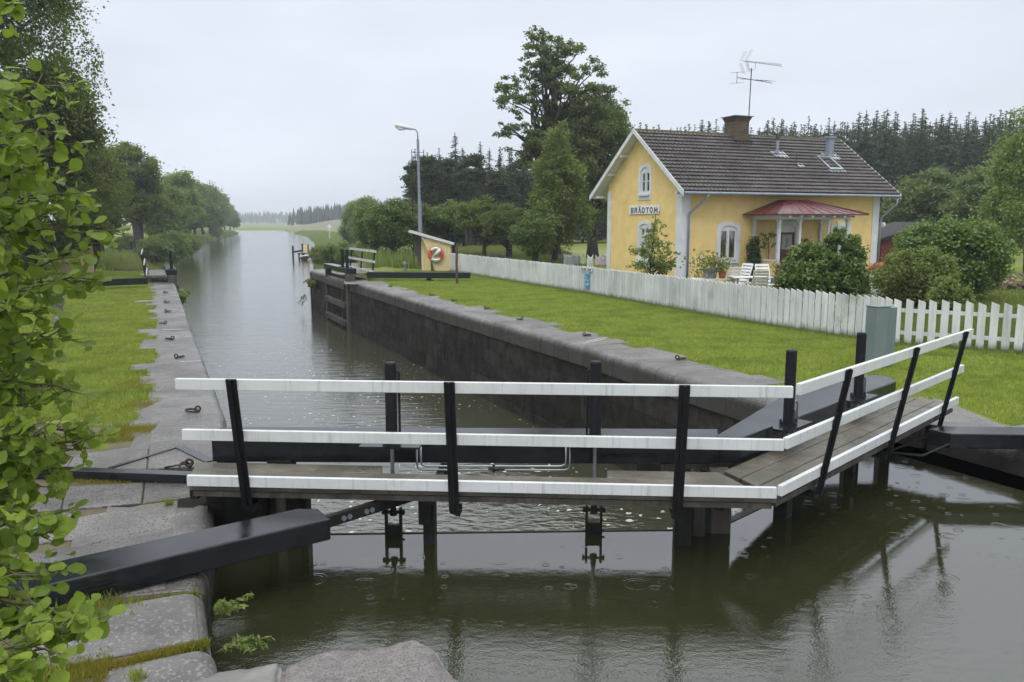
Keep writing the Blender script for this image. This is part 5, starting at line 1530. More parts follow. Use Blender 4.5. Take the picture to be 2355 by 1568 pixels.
for i, (dx, w_, h_, mm, nm, lb_, ct) in enumerate([(2009, .42, .62, 'trim', 'rubbish_bin', 'grey white plastic tub against the right corner of the house', 'tub'), (1994, .2, .3, 'greenplastic', 'watering_can', 'green watering can in front of the grey tub', 'watering can')]):
    p = P(dx, 672 if i == 0 else 676)
    t_ = thing(nm, lb_, ct, p)
    MB().lathe([(w_ * .42, 0), (w_ * .5, h_ * .92), (w_ * .54, h_ * .92), (w_ * .54, h_)], (0, 0, 0), 14).build('body', mm, t_, w=False)
    if i == 1:
        MB().tube([(-.1, 0, .1), (-.32, 0, .34)], .02, 6).build('spout', mm, t_, w=False); MB().torus((.1, 0, .22), .1, .014, (0, -1, 0)).build('handle', mm, t_, w=False)

# ---------------------------------------------------------------- garden furniture, pots, washing line
def chair(m):
    rt = thing('garden_chair', '', 'garden chair')
    fr = MB()
    for x in (-.25, .25):
        fr.bar((x, -.22, 0), (x, -.20, .62), .035, .03); fr.bar((x, .22, 0), (x, .25, .42), .035, .03); fr.bar((x, -.24, .63), (x, .26, .63), .045, .03)
        fr.bar((x * .9, .2, .38), (x * .86, .44, 1.02), .03, .035)
    fr.build('frame', m, rt)
    sl_ = MB()
    for i in range(5): sl_.bar((-.23, -.2 + i * .1, .41), (.23, -.2 + i * .1, .41), .085, .02)
    sl_.build('seat', m, rt)
    bk = MB()
    for i in range(6):
        t = i / 5.0; bk.bar((-.22 + .01 * t, .23 + .2 * t, .5 + .5 * t), (.22 - .01 * t, .23 + .2 * t, .5 + .5 * t), .02, .075, up=(0, .35, 1))
    bk.build('backrest', m, rt)
    return rt
ca = chair('plasticwhite'); cb_ = chair('creamplastic')
def gp(px, py, Y): q = PY(px, py, Y); return (q.x, Y, 0)
place(ca, True, gp(1696, 640, 28.3), R(-60), 1.05, 'white slatted garden chair standing left of the climbing plant, its tall back seen', 'garden chairs')
place(ca, False, gp(1762, 640, 27.6), R(5), 1.05, 'white slatted garden chair partly behind the big round bush', 'garden chairs')
place(cb_, True, gp(1742, 650, 25.6), R(175), 1.0, 'cream garden chair in the middle of the group, back turned to the fence', 'garden chairs')
place(cb_, False, gp(1672, 640, 27.4), R(200), 1.0, 'cream garden chair nearest the flower pots, seen from its side', 'garden chairs')
tb = thing('garden_table', 'white garden table between the chairs behind the fence', 'table', gp(1722, 640, 27.0))
p = Vector(gp(1722, 640, 27.0))
MB().box(p.x - .6, p.x + .6, 26.6, 27.3, .70, .735).build('tabletop', 'plasticwhite', tb, bev=.01)
for a in (-.5, .5):
    for b in (26.7, 27.2): MB().bar((p.x + a, b, 0), (p.x + a, b, .7), .05, .05).build('leg', 'plasticwhite', tb)
tb2 = thing('garden_table', 'low white table carrying the flower pots in front of the house wall', 'table', gp(1636, 640, 28.6))
p = Vector(gp(1640, 640, 28.6))
MB().box(p.x - .75, p.x + .65, 28.4, 29.0, .52, .56).build('tabletop', 'plasticwhite', tb2)
for a in (-.6, .5): MB().bar((p.x + a, 28.7, 0), (p.x + a, 28.7, .52), .06, .4).build('leg', 'plasticwhite', tb2)

def leaf_quads(C, size, rg, elong=1.5, up=0.3, droop=0.0):
    """one diamond per centre; normals random with an upward bias"""
    n = len(C)
    nv = rg.normal(size=(n, 3)); nv[:, 2] = np.abs(nv[:, 2]) + up
    nv /= np.linalg.norm(nv, axis=1, keepdims=True)
    t = rg.normal(size=(n, 3)); t[:, 2] -= droop
    t -= nv * np.sum(t * nv, 1, keepdims=True); t /= np.linalg.norm(t, axis=1, keepdims=True) + 1e-9
    b = np.cross(nv, t)
    s = size * rg.uniform(.65, 1.3, n)[:, None]
    v = np.stack([C - t * s * elong / 2, C + b * s / 2 + nv * s * .12, C + t * s * elong / 2, C - b * s / 2 + nv * s * .12], 1).reshape(-1, 3)
    f = np.arange(4 * n).reshape(n, 4)
    return v, f
def build_tree(name, label, cat, h, trunk_r, ells, nclump, nleaf, leaf, lm_, seed, clump_r=.22, bark='bark', flat=.75, trunk_top=.8, lean=(0, 0), limbs=26, limb_from=.25, hang=0.0, hangn=0, loc=(0, 0, 0), fill=.35, cluster_sq=1.0, group=None, stems=1, elong=1.5):
    """tapered trunk and limbs with leaf clumps in the given ellipsoids (cx, cy, cz, rx, ry, rz, weight)"""
    rg = np.random.default_rng(seed)
    rt = thing(name, label, cat, (0, 0, 0), 0, group)
    w = np.array([e[6] for e in ells], float); w /= w.sum()
    idx = rg.choice(len(ells), nclump, p=w)
    cl = []; rad = []
    for i in idx:
        e = ells[i]
        d = rg.normal(size=3); d /= np.linalg.norm(d)
        u = rg.random()
        r_ = (fill + (1 - fill) * u ** .5)
        cl.append([e[0] + d[0] * e[3] * r_, e[1] + d[1] * e[4] * r_, e[2] + d[2] * e[5] * r_]); rad.append(clump_r * (e[3] + e[5]) / 2 * rg.uniform(.6, 1.35))
    cl = np.array(cl); rad = np.array(rad)
    cl[:, 2] = np.maximum(cl[:, 2], .12 * h if h > 4 else .1)
    # trunk and limbs
    mb = MB()
    for st_ in range(stems):
        ox, oy = (0, 0) if stems == 1 else (rg.uniform(-.25, .25) * trunk_r * 8, rg.uniform(-.25, .25) * trunk_r * 8)
        tp_ = [Vector((ox + lean[0] * t * t * h + .03 * h * math.sin(3 * t + seed + st_), oy + lean[1] * t * t * h + .02 * h * math.sin(4 * t + seed * 2 + st_), t * h * trunk_top)) for t in np.linspace(0, 1, 9)]
        rr_ = [trunk_r * (1.35 if i == 0 else 1) * (1 - .82 * i / 8) + .008 for i in range(9)]
        off = Vector((0, 0, -.15)); tp_[0] = tp_[0] + off
        mb.tube(tp_, rr_, 8)
    order = rg.permutation(nclump)[:limbs]
    for k in order:
        c = Vector(cl[k]); zt_ = min(max(c.z * rg.uniform(.45, .8), h * limb_from), h * trunk_top * .97)
        t = zt_ / (h * trunk_top); j = min(int(t * 8), 7); a = tp_[j].lerp(tp_[j + 1], t * 8 - j)
        m1 = a.lerp(c, .4) + Vector((rg.normal() * .05 * h * .5, rg.normal() * .05 * h * .5, (.04 * h)))
        m2 = a.lerp(c, .75) + Vector((rg.normal() * .03 * h, rg.normal() * .03 * h, .03 * h))
        r0 = rr_[j] * .5
        mb.tube([a, m1, m2, c], [r0, r0 * .6, r0 * .36, r0 * .14 + .004], 5)
        for q in range(2):
            e2 = m2 + Vector((rg.normal(), rg.normal(), rg.normal() * .6)) * float(rad[k]) * .55
            mb.tube([m1.lerp(m2, .6), e2], [r0 * .28, .006], 4, caps=False)
    mb.build('trunk', bark, rt, w=False, smooth=True)
    # leaves
    pw_ = rad ** 2; cnt = rg.multinomial(nleaf, pw_ / pw_.sum())
    rep = np.repeat(np.arange(nclump), cnt)
    d = rg.normal(size=(nleaf, 3)) * .62
    C = cl[rep] + d * rad[rep][:, None] * np.array([1, 1, flat])
    v, f = leaf_quads(C, leaf, rg, elong)
    lb_ = MB().add(v, f)
    if hangn:
        ks = rg.choice(nclump, hangn)
        P0 = cl[ks] + rg.normal(size=(hangn, 3)) * rad[ks][:, None] * .6
        nl = 14
        ln = rg.uniform(.4, 1.0, hangn) * hang
        tt = np.linspace(0, 1, nl)
        C2 = P0[:, None, :] + np.stack([np.outer(rg.normal(size=hangn) * .08 * hang, tt), np.outer(rg.normal(size=hangn) * .08 * hang, tt), -np.outer(ln, tt)], -1)
        C2 = C2.reshape(-1, 3) + rg.normal(size=(hangn * nl, 3)) * .05
        C2 = C2[C2[:, 2] > .3]
        v, f = leaf_quads(C2, leaf * .9, rg, 1.7, .1, 2.0); lb_.add(v, f)
    lb_.build('crown', lm_, rt, w=False)
    rt.location = loc
    return rt
def bush(name, label, cat, rx, ry, h, nleaf, leaf, lm_, seed, loc, lumps=24, bark='bark', fill=.55, base=.0, clump_r=.3, elong=1.5, group=None, top=None):
    ells = [(0, 0, h * .5 + base, rx * .86, ry * .86, h * .44, 1.0)]
    if top: ells.append(top)
    return build_tree(name, label, cat, h, .05 * h ** .5, ells, lumps, nleaf, leaf, lm_, seed, clump_r, bark, .9, .6, limbs=min(lumps, 16), limb_from=.05, loc=loc, fill=fill, group=group, stems=3, elong=elong)

# flower pots
def flowerpot(loc, label, m, r_, h_, petal, seed, plant_h=.45, n=260, lf='lf_light'):
    rt = thing('flower_pot', label, 'flower pot', loc)
    MB().lathe([(r_ * .75, 0), (r_ * .95, h_ * .85), (r_ * 1.05, h_ * .85), (r_ * 1.05, h_), (r_ * .9, h_)], (0, 0, 0), 14).build('pot', m, rt, w=False)
    rg = np.random.default_rng(seed)
    C = rg.normal(size=(n, 3)) * np.array([r_ * 1.1, r_ * 1.1, plant_h * .3]) + np.array([0, 0, h_ + plant_h * .45])
    C[:, 2] = np.maximum(C[:, 2], h_ * .9)
    v, f = leaf_quads(C, .075, rg, 1.2); MB().add(v, f).build('leaves', lf, rt, w=False)
    st = MB()
    for i in range(6): st.tube([(0, 0, h_ * .8), (rg.normal() * r_ * .5, rg.normal() * r_ * .5, h_ + plant_h * .4)], .006, 4)
    st.build('stems', 'twig', rt, w=False)
    if petal:
        C = rg.normal(size=(40, 3)) * .05 + np.array([r_ * .8, -r_ * .7, h_ + plant_h * .7]); C[20:, 0] -= r_ * 1.9
        v, f = leaf_quads(C, .05, rg, 1); MB().add(v, f).build('flowers', petal, rt, w=False)
    return rt
def gpz(px, Y, z): q = PY(px, 640, Y); return (q.x, Y, z)
flowerpot(gpz(1632, 28.7, .56), 'stone coloured planter with pink flowers on the low white table', 'concrete', .27, .34, 'petalpink', 1, .55, 420)
flowerpot(gpz(1660, 28.6, .56), 'terracotta pot with pink flowers beside the stone planter', 'terracotta', .14, .26, 'petalpink', 2, .45, 200)
flowerpot(gpz(1608, 29.4, .1), 'leafy potted plant against the yellow wall near the downpipe', 'terracotta', .16, .3, None, 3, .8, 160)
flowerpot(gpz(1786, 26.8, .75), 'red geranium pot beside the white chair at the bush', 'terracotta', .1, .16, 'petalred', 4, .3, 90)
p = P(2050, 690); flowerpot((p.x, p.y, 0), 'brown terracotta pot at the foot of the right hand bushes', 'terracotta', .22, .36, None, 5, .3, 160)
p = P(2078, 694); flowerpot((p.x, p.y, 0), 'second terracotta pot, right of its brown neighbour behind the fence', 'terracotta', .22, .34, None, 6, .3, 160)
p = PY(2025, 640, 33); flowerpot((p.x, 33, .0), 'small pot of red flowers at the right house corner', 'terracotta', .2, .4, 'petalred', 8, .5, 220)

# washing line
wlr = thing('washing_line', 'thin washing line strung between the trees left of the house', 'washing line', PY(1350, 590, 42))
l0, l1 = PY(1293, 584, 42), PY(1402, 587, 42)
lp = [l0.lerp(l1, t) - Vector((0, 0, .12 * math.sin(math.pi * t))) for t in np.linspace(0, 1, 9)]
MB().tube(lp, .008, 4).build('line', 'cord', wlr)
for q in (l0, l1 + Vector((.2, 0, 0))): MB().tube([(q.x, 42, -.05), (q.x, 42, q.z + .1)], .03, 6).build('pole', 'oldwood', wlr)
WASH = [(1296, 1319, 612, 'greycloth', 'grey towel first on the left of the washing line'), (1320, 1332, 610, 'greycloth', 'narrow grey cloth beside the grey towel on the line'),
        (1334, 1347, 608, 'greencloth', 'pale green top on the washing line'), (1350, 1364, 620, 'whitecloth', 'white vest hanging alone on the washing line'),
        (1381, 1391, 613, 'pinkcloth', 'pinkish white shirt third of four together on the line'), (1359 + 10, 1381, 612, 'pinkcloth', 'pinkish white shirt first of four together on the line'),
        (1391, 1406, 611, 'pinkcloth', 'pinkish white towel last on the line next to the house')]
for i, (a, b, yb, m, lb_) in enumerate(WASH):
    q0, q1 = PY(a, 586, 41.9), PY(b, 587, 41.9); zb = PY(a, yb, 41.9).z; zt = q0.z + .02
    n = 8; V = []
    for r_ in range(6):
        for j in range(n + 1):
            t = j / n; x = q0.x + (q1.x - q0.x) * t
            sag = .14 * math.sin(math.pi * t) * (1 - r_ / 5) if 'shirt' in lb_ or 'vest' in lb_ or 'top' in lb_ else .03 * math.sin(math.pi * t)
            V.append((x, 41.9 + .04 * math.sin(j * 1.9 + r_ * .3), zt - sag + (zb - zt) * r_ / 5 + .02 * math.sin(j)))
    f = [(r_ * (n + 1) + j, r_ * (n + 1) + j + 1, (r_ + 1) * (n + 1) + j + 1, (r_ + 1) * (n + 1) + j) for r_ in range(5) for j in range(n)]
    o = MB().add(V, f).build('laundry', m, smooth=True)
    s_ = o.modifiers.new('t', 'SOLIDIFY'); s_.thickness = .012
    tag(o, lb_, 'laundry', 'washing hung on the line')

# ---------------------------------------------------------------- trees on the left
def xy(px, Y, z=0): q = PY(px, 700, Y); return (q.x, Y, z)
t = build_tree('birch_tree', 'huge birch with drooping twigs filling the upper left corner', 'tree', 21, .34,
    [(0, 0, 15.2, 4.6, 4.0, 6.2, 3), (.6, -.5, 12.0, 4.0, 4, 4.2, 2), (2.6, 0, 16.0, 2.0, 2.6, 4.8, 1.2), (-3, 0, 12, 4, 4, 5, 1), (4.3, 0, 9.0, .8, 1.0, 1.6, .25)], 420, 130000, .085, 'lf_birch', 11, .13, 'birchbark', .8,
    limbs=60, hang=2.8, hangn=2200, loc=xy(-25, 33.5, 0), fill=.3)
t = build_tree('maple_tree', 'broad dark green maple behind the alder branch at the left edge', 'tree', 12.0, .38,
    [(0, 0, 7.0, 3.2, 3.2, 3.6, 3), (1.1, 0, 4.4, 2.5, 2.6, 2.6, 1.6), (-3, 0, 5.5, 4.0, 4, 4.2, 1.5), (.2, 0, 2.8, 3.4, 3, 1.8, 1)], 330, 95000, .115, 'lf_dark', 12, .15, 'bark', .75,
    limbs=40, loc=xy(85, 39.5, -.1), fill=.45)
t = build_tree('linden_tree', 'round crowned dark linden by the water on the left bank, two trunks showing', 'tree', 11.2, .42,
    [(0, 0, 7.2, 3.05, 2.8, 3.9, 3), (.9, 0, 4.7, 2.2, 2.4, 2.0, 1.2), (-.8, 0, 8.6, 2.0, 2, 2.4, 1), (-1.2, 0, 5.0, 2.2, 2.2, 2, 1)], 230, 48000, .16, 'lf_dark', 13, .15, 'bark', .7,
    limbs=30, loc=xy(312, 84, -.55), fill=.5, stems=2)
t = build_tree('linden_tree', 'second dark tree squeezed between the birch and the round linden', 'tree', 8.5, .3,
    [(0, 0, 4.4, 2.0, 2.2, 3.4, 3)], 110, 26000, .13, 'lf_dark', 14, .24, 'bark', .75, limbs=20, loc=xy(232, 60, -.2), fill=.5)
# wood along the left bank: prototypes copied with their own labels
protoA = build_tree('bank_tree', '', 'tree', 13, .25, [(0, 0, 7.6, 3.4, 3.2, 5.2, 3), (1, 0, 4.5, 3, 2.6, 3, 1.5)], 60, 14000, .30, 'lf_mid', 21, .25, 'bark', .8, limbs=14, fill=.5)
protoB = build_tree('bank_tree', '', 'tree', 12, .25, [(0, 0, 6.6, 2.8, 2.8, 5.4, 3), (-1, 0, 4.0, 3, 2.6, 3, 1.5)], 60, 14000, .30, 'lf_dark', 22, .25, 'bark', .8, limbs=14, fill=.5)
protoC = build_tree('birch_tree', '', 'tree', 12, .18, [(0, 0, 7.8, 2.0, 2.0, 4.0, 2), (.2, 0, 5, 2.5, 2.3, 2.6, 1)], 60, 11000, .24, 'lf_light', 23, .25, 'birchbark', .9, limbs=12, fill=.4, hang=1.2, hangn=150)
used = set()
def put(proto, loc, sc, rz, label, group, name=None):
    f = id(proto) not in used; used.add(id(proto))
    o = place(proto, f, loc, rz, sc, label, group)
    if name: o.name = name
    return o
rg = random.Random(31)
ROW = [(400, 110, 462, 'A'), (428, 122, 415, 'C'), (440, 150, 448, 'B'), (462, 165, 444, 'A'), (476, 185, 440, 'B'), (488, 200, 448, 'A'), (500, 225, 452, 'B'), (508, 250, 458, 'A'),
       (520, 262, 456, 'C'), (527, 285, 476, 'A'), (537, 300, 484, 'B'), (545, 318, 497, 'A'), (551, 330, 512, 'B'), (380, 100, 474, 'B'), (446, 190, 440, 'A'), (415, 160, 446, 'B')]
word = ['nearest the linden', 'tall and pale above its neighbours', 'at the left of the far wood', 'left of the middle of the far wood', 'dark in the middle of the far wood', 'tallest block in the middle', 'behind the pale bank grass', 'right of the middle of the far wood', 'paler one in the right half of the wood', 'four from the tip of the wood', 'three from the tip of the wood', 'next to last at the tip of the wood', 'last small tree at the tip where the canal opens', 'hidden low beside the linden trunk', 'rising behind the row', 'rising behind the linden']
for i, (px, Y, pyt, k) in enumerate(ROW):
    s_ = (PY(px, pyt, Y).z + 1.6) / {'A': 12.6, 'B': 11.8, 'C': 11.6}[k]
    pr_ = {'A': protoA, 'B': protoB, 'C': protoC}[k]
    put(pr_, xy(px, Y, gh(-1, 200) - .1), (s_ * 1.25, s_ * 1.25, s_), rg.uniform(0, 6.28), 'green bank tree ' + word[i], 'trees along the left canal bank')
# willow bushes along the left water edge
sb1 = bush('willow_bush', '', 'bush', 2.0, 1.9, 2.7, 11000, .12, 'lf_mid', 33, (0, 0, 0), lumps=90, clump_r=.2, fill=.3)
sb2 = bush('willow_bush', '', 'bush', 1.8, 1.7, 2.6, 10000, .12, 'lf_light', 34, (0, 0, 0), lumps=80, clump_r=.2, fill=.3)
for i, (px, Y, s_, k, lb_) in enumerate([(362, 78, .95, 1, 'wide willow bush by the water just right of the linden trunk'), (398, 88, 1.3, 2, 'paler willow bush over the water edge on the left bank'), (424, 100, 1.1, 1, 'willow bush where the left bank curves'),
        (448, 118, 1.0, 2, 'light bush further along the left bank'), (300, 100, 1.0, 1, 'dark bush left behind the linden trunk'), (408, 116, 1.5, 2, 'tall pale bush behind the willows on the left bank'), (505, 225, 1.2, 2, 'far low bush on the left bank grass'), (765, 60, .55, 1, 'dark bush on the right bank above the reeds'), (742, 78, .7, 2, 'pale bush on the right bank near the jetty'), (800, 52, .5, 2, 'low pale bush behind the far right gate'), (846, 70, .8, 2, 'pale bush between towpath and apple trees'), (790, 100, .8, 2, 'pale bush far along the towpath')]):
    q = xy(px, Y); put(sb1 if k == 1 else sb2, (q[0], q[1], gh(q[0], Y) - .25), s_, i * 1.3, lb_, 'bushes on the canal banks')

# ---------------------------------------------------------------- trees on the right and behind the house
t = build_tree('tall_oak', 'tall airy tree with see-through crown left behind the house', 'tree', 15.2, .34,
    [(-.9, 0, 12.8, 1.7, 1.6, 1.9, 1.6), (-2.5, 0, 10.6, 1.7, 1.6, 1.5, 1.2), (.6, 0, 11.4, 2.3, 2.0, 2.4, 2.2), (2.3, 0, 8.8, 2.3, 2.2, 2.5, 2.2), (-2.0, 0, 8.0, 2.0, 1.6, 1.5, 1.1), (.6, 0, 6.8, 3.0, 2.6, 2.4, 1.6)], 420, 40000, .115, 'lf_airy', 41, .125, 'bark', .6,
    limbs=85, limb_from=.3, loc=xy(1280, 54), fill=.2, trunk_top=.92)
t = build_tree('dense_oak', 'dense oak close behind the white gable edge', 'tree', 11.5, .36,
    [(0, 0, 7.4, 2.3, 2.2, 3.2, 3), (.4, 0, 4.6, 2.4, 2.2, 2.2, 1.6)], 220, 30000, .13, 'lf_airy', 42, .15, 'bark', .75, limbs=24, loc=xy(1372, 56), fill=.5)
t = build_tree('weeping_birch', 'cone shaped yellow green birch with hanging twigs left of the house', 'tree', 8.6, .17,
    [(0, 0, 6.4, .75, .75, 1.5, 1), (0, 0, 4.6, 1.35, 1.3, 1.7, 2), (0, 0, 2.9, 1.85, 1.7, 1.4, 2)], 200, 36000, .085, 'lf_light', 43, .18, 'bark', .9, limbs=26, hang=1.3, hangn=600, loc=xy(1281, 46), fill=.3, elong=1.7)
apA = build_tree('apple_tree', '', 'tree', 4.4, .13, [(0, 0, 2.9, 1.9, 1.7, 1.1, 2), (.8, 0, 2.4, 1.5, 1.4, .9, 1)], 120, 11000, .11, 'lf_mid', 44, .17, 'bark', .7, limbs=20, limb_from=.2, fill=.4, stems=2)
apB = build_tree('apple_tree', '', 'tree', 4.2, .12, [(0, 0, 2.4, 1.45, 1.5, 1.35, 2)], 110, 11000, .10, 'lf_bush', 45, .19, 'bark', .85, limbs=18, limb_from=.1, fill=.4, stems=3)
for px, Y, s_, k, rz, lb_ in [(1112, 52, .98, 'A', .3, 'crooked apple tree right of the kiosk, top sprouting'), (1040, 55, .95, 'A', 2.2, 'apple tree behind the lamp post and kiosk'), (1170, 50, .85, 'A', 4.0, 'small apple tree beside the birch trunk'),
        (905, 50, 1.0, 'B', 1.0, 'bushy apple tree left of the kiosk'), (870, 57, 1.0, 'B', 3.0, 'leafy tree behind the far white rails'), (960, 54, 1.0, 'B', 5.0, 'leafy tree just behind the kiosk roof'), (1228, 44, .75, 'B', 2.0, 'low leafy tree at the foot of the birch')]:
    q = xy(px, Y); put(apA if k == 'A' else apB, (q[0], q[1], gh(q[0], Y)), s_, rz, lb_, 'fruit trees beyond the lawn')
for px, Y, s_, rz, pr_, lb_ in [(828, 118, .64, 1, protoC, 'pale poplar like tree where the towpath bends'), (852, 112, .66, 2, protoC, 'pale bushy tree left of the lamp post'), (880, 120, .56, 3, protoC, 'pale tree between the poplar and the lamp post'), (812, 124, .42, 4, protoA, 'low rounded tree at the edge of the far field'),
        (842, 105, .42, 5, protoA, 'round green bush beside the towpath'), (905, 108, .5, 6, protoA, 'green tree just left of the lamp post')]:
    q = xy(px, Y); put(pr_, (q[0], q[1], gh(q[0], Y) - .2), s_, rz, lb_, 'trees beside the towpath')

def spruce(seed, h=16.0, r0=2.5, dens=1.0, name='spruce_tree'):
    rg = np.random.default_rng(seed)
    rt = thing(name, '', 'tree')
    MB().tube([(0, 0, -.3), (0, 0, h * .5), (0, 0, h)], [.22, .13, .015], 6).build('trunk', 'bark', rt, w=False)
    C = []
    nbr = int(620 * dens)
    for i in range(nbr):
        t = 1 - rg.random() ** .66 * .97 if i > 6 else 1 - .10 * rg.random()
        t = min(t, .995)
        z = h * (.05 + .95 * t)
        rad = r0 * (1 - t) ** .74 * rg.uniform(.40, 1.10) + .02
        a = rg.uniform(0, 6.283); L = rad
        n = max(3, int(L * 9))
        s = np.linspace(.10, 1, n)
        dz = -.50 * L * s ** 1.2 + .24 * L * s ** 3
        x = np.cos(a) * L * s; y = np.sin(a) * L * s
        C.append(np.stack([x, y, z + dz], 1) + rg.normal(size=(n, 3)) * np.array([.08, .08, .06]) * (.4 + L / r0))
        C.append(np.stack([x, y, z + dz - .12 * (1.1 - t)], 1) + rg.normal(size=(n, 3)) * np.array([.12, .12, .09]) * (1.1 - t))
    C = np.concatenate(C)
    n = len(C)
    out_ = C.copy(); out_[:, 2] = 0; out_ /= np.linalg.norm(out_, axis=1, keepdims=True) + 1e-6
    t = out_ + rg.normal(size=(n, 3)) * .5; t[:, 2] -= .45; t /= np.linalg.norm(t, axis=1, keepdims=True)
    nv = rg.normal(size=(n, 3)); nv[:, 2] = np.abs(nv[:, 2]) + .6; b = np.cross(nv, t); b /= np.linalg.norm(b, axis=1, keepdims=True) + 1e-6
    s = (rg.uniform(.22, .40, n) * np.clip(.42 + 1.5 * (1 - C[:, 2] / h), .3, 1.1))[:, None]
    v = np.stack([C - t * s * .5, C + b * s * .3, C + t * s * .7, C - b * s * .3], 1).reshape(-1, 3)
    MB().add(v, np.arange(4 * n).reshape(n, 4)).build('crown', 'lf_spruce', rt, w=False)
    return rt
def pine(seed, h=13):
    return build_tree('pine_tree', '', 'tree', h, .2, [(0, 0, h * .80, 2.1, 2.0, h * .13, 2), (.5, 0, h * .6, 1.9, 1.8, h * .16, 2)], 60, 11000, .2, 'lf_spruce', seed, .24, 'bark', .6, limbs=26, limb_from=.35, fill=.25, elong=2.2)
S1, S2, S3 = spruce(51, 16, 2.9), spruce(52, 15, 2.5), spruce(53, 17, 3.3)
PN = pine(54)
# skyline of the spruce wood: photo column, photo row of the top, distance
TOPS = [(1478, 292, 112), (1500, 298, 118), (1546, 296, 116), (1563, 294, 112), (1584, 290, 120), (1601, 283, 110), (1617, 284, 118), (1632, 279, 114), (1650, 288, 120), (1668, 296, 122),
        (1747, 282, 112), (1760, 274, 108), (1778, 276, 114), (1790, 292, 122), (1806, 282, 112), (1822, 290, 120), (1838, 272, 106), (1852, 290, 118), (1866, 292, 116), (1884, 276, 108), (1896, 282, 114), (1910, 288, 118), (1925, 284, 106),
        (1950, 262, 100), (1966, 258, 96), (1984, 274, 104), (2012, 256, 92), (2030, 262, 96), (2052, 284, 108), (2090, 256, 90), (2076, 274, 100), (2110, 284, 96), (2134, 266, 92), (2152, 262, 88), (2168, 282, 100), (2190, 280, 92), (2210, 272, 96), (2232, 274, 90), (2250, 268, 86), (2270, 276, 94), (2288, 272, 88), (2310, 286, 96), (2330, 262, 84), (2350, 268, 88), (2378, 262, 84), (2410, 270, 86), (2450, 262, 84)]
wh = {0: 'behind the roof ridge left of the chimney', 1: 'behind the roof ridge right of the chimney', 2: 'above the right roof end', 3: 'in the dark wood right of the house'}
rg = random.Random(61)
nth = ['first', 'second', 'third', 'fourth', 'fifth', 'sixth', 'seventh', 'eighth', 'ninth', 'tenth', 'eleventh', 'twelfth', 'thirteenth', 'fourteenth', 'fifteenth', 'sixteenth', 'seventeenth', 'eighteenth', 'nineteenth', 'twentieth', 'twenty-first', 'twenty-second', 'twenty-third']
cnt_ = {}
for px, py, Y in sorted(TOPS):
    z = PY(px, py, Y).z + .3; pr_ = rg.choice((S1, S2, S3)); h0 = {id(S1): 16, id(S2): 15, id(S3): 17}[id(pr_)]
    zone = 0 if px < 1700 else 1 if px < 1930 else 2 if px < 2060 else 3
    k = cnt_.get(zone, 0); cnt_[zone] = k + 1
    s_ = z / h0; q = xy(px, Y)
    put(pr_, (q[0], q[1], 0), (s_ * rg.uniform(.95, 1.35), s_ * rg.uniform(.95, 1.35), s_), rg.uniform(0, 6.28), 'dark spruce, %s from the left %s' % (nth[k], wh[zone]), 'spruces behind the house')
# darker body of the same wood behind the front tops
for i in range(120):
    px = 1440 + i * 8.6 + rg.uniform(-8, 8); Y = rg.uniform(98, 138)
    q = xy(px, Y); s_ = (PY(px, (rg.uniform(290, 308) if px < 1940 else rg.uniform(270, 304)), Y).z) / 16
    put(rg.choice((S1, S3)), (q[0], q[1], 0), (1.55 * s_, 1.55 * s_, s_), rg.uniform(0, 6.28), 'spruce in the dense dark back rows of the wood behind the house', 'back rows of the spruce wood')
# conifers left of the house
L2 = [(986, 348, 78, 'P'), (968, 362, 82, 'P'), (1005, 366, 88, 'P'), (1016, 352, 92, 'S'), (1050, 316, 86, 'S'), (1066, 334, 90, 'S'), (1036, 356, 84, 'P'), (1106, 320, 88, 'S'), (1090, 346, 82, 'P'), (1126, 350, 92, 'S'), (1150, 332, 94, 'S'), (1172, 352, 86, 'S'), (1200, 356, 90, 'P'), (1224, 350, 94, 'S'), (1078, 380, 80, 'P'), (1140, 384, 80, 'P')]
for i, (px, py, Y, k) in enumerate(sorted(L2)):
    z = PY(px, py, Y).z + .2; q = xy(px, Y)
    if k == 'P': put(PN, (q[0], q[1], 0), z / 13.0, rg.uniform(0, 6.28), 'dark rounded pine, %s conifer from the left behind the apple trees' % nth[i], 'conifers left of the house')
    else: put(rg.choice((S1, S2)), (q[0], q[1], 0), (z / 16 * 1.1, z / 16 * 1.1, z / 15.5), rg.uniform(0, 6.28), 'pointed spruce, %s conifer from the left behind the apple trees' % nth[i], 'conifers left of the house')
for i in range(16):
    px = 960 + i * 27; Y = rg.uniform(98, 106); q = xy(px, Y)
    put(S3, (q[0], q[1], 0), (.95, .95, .62 * rg.uniform(.85, 1.1)), rg.uniform(0, 6.28), 'spruce in the dark rows behind the conifers left of the house', 'back rows left of the house')
# broadleaved trees right of the house
dt = build_tree('alder_tree', 'broad green tree in front of the dark wood right of the house', 'tree', 6.6, .22, [(0, 0, 3.9, 2.4, 2.4, 2.3, 2), (1.8, 0, 3.4, 2.2, 2.2, 1.9, 1), (-1.6, 0, 3.0, 2.0, 2.0, 1.9, 1)], 150, 26000, .15, 'lf_airy', 71, .17, 'bark', .8, limbs=20, loc=xy(2118, 62), fill=.45)
dt = build_tree('birch_tree', 'pale green birch entering at the right edge above the bushes', 'tree', 8.2, .16, [(0, 0, 5.1, 1.4, 1.5, 2.6, 2), (-.4, 0, 3.0, 1.7, 1.6, 1.8, 1)], 80, 26000, .10, 'lf_light', 72, .24, 'birchbark', .85, limbs=26, hang=1.2, hangn=300, loc=xy(2352, 40), fill=.35)
dt = build_tree('alder_tree', 'lower green tree beside the wood near the right edge', 'tree', 6.4, .18, [(0, 0, 3.7, 2.2, 2.1, 2.4, 2)], 110, 18000, .14, 'lf_airy', 73, .17, 'bark', .8, limbs=16, loc=xy(2240, 56), fill=.45)
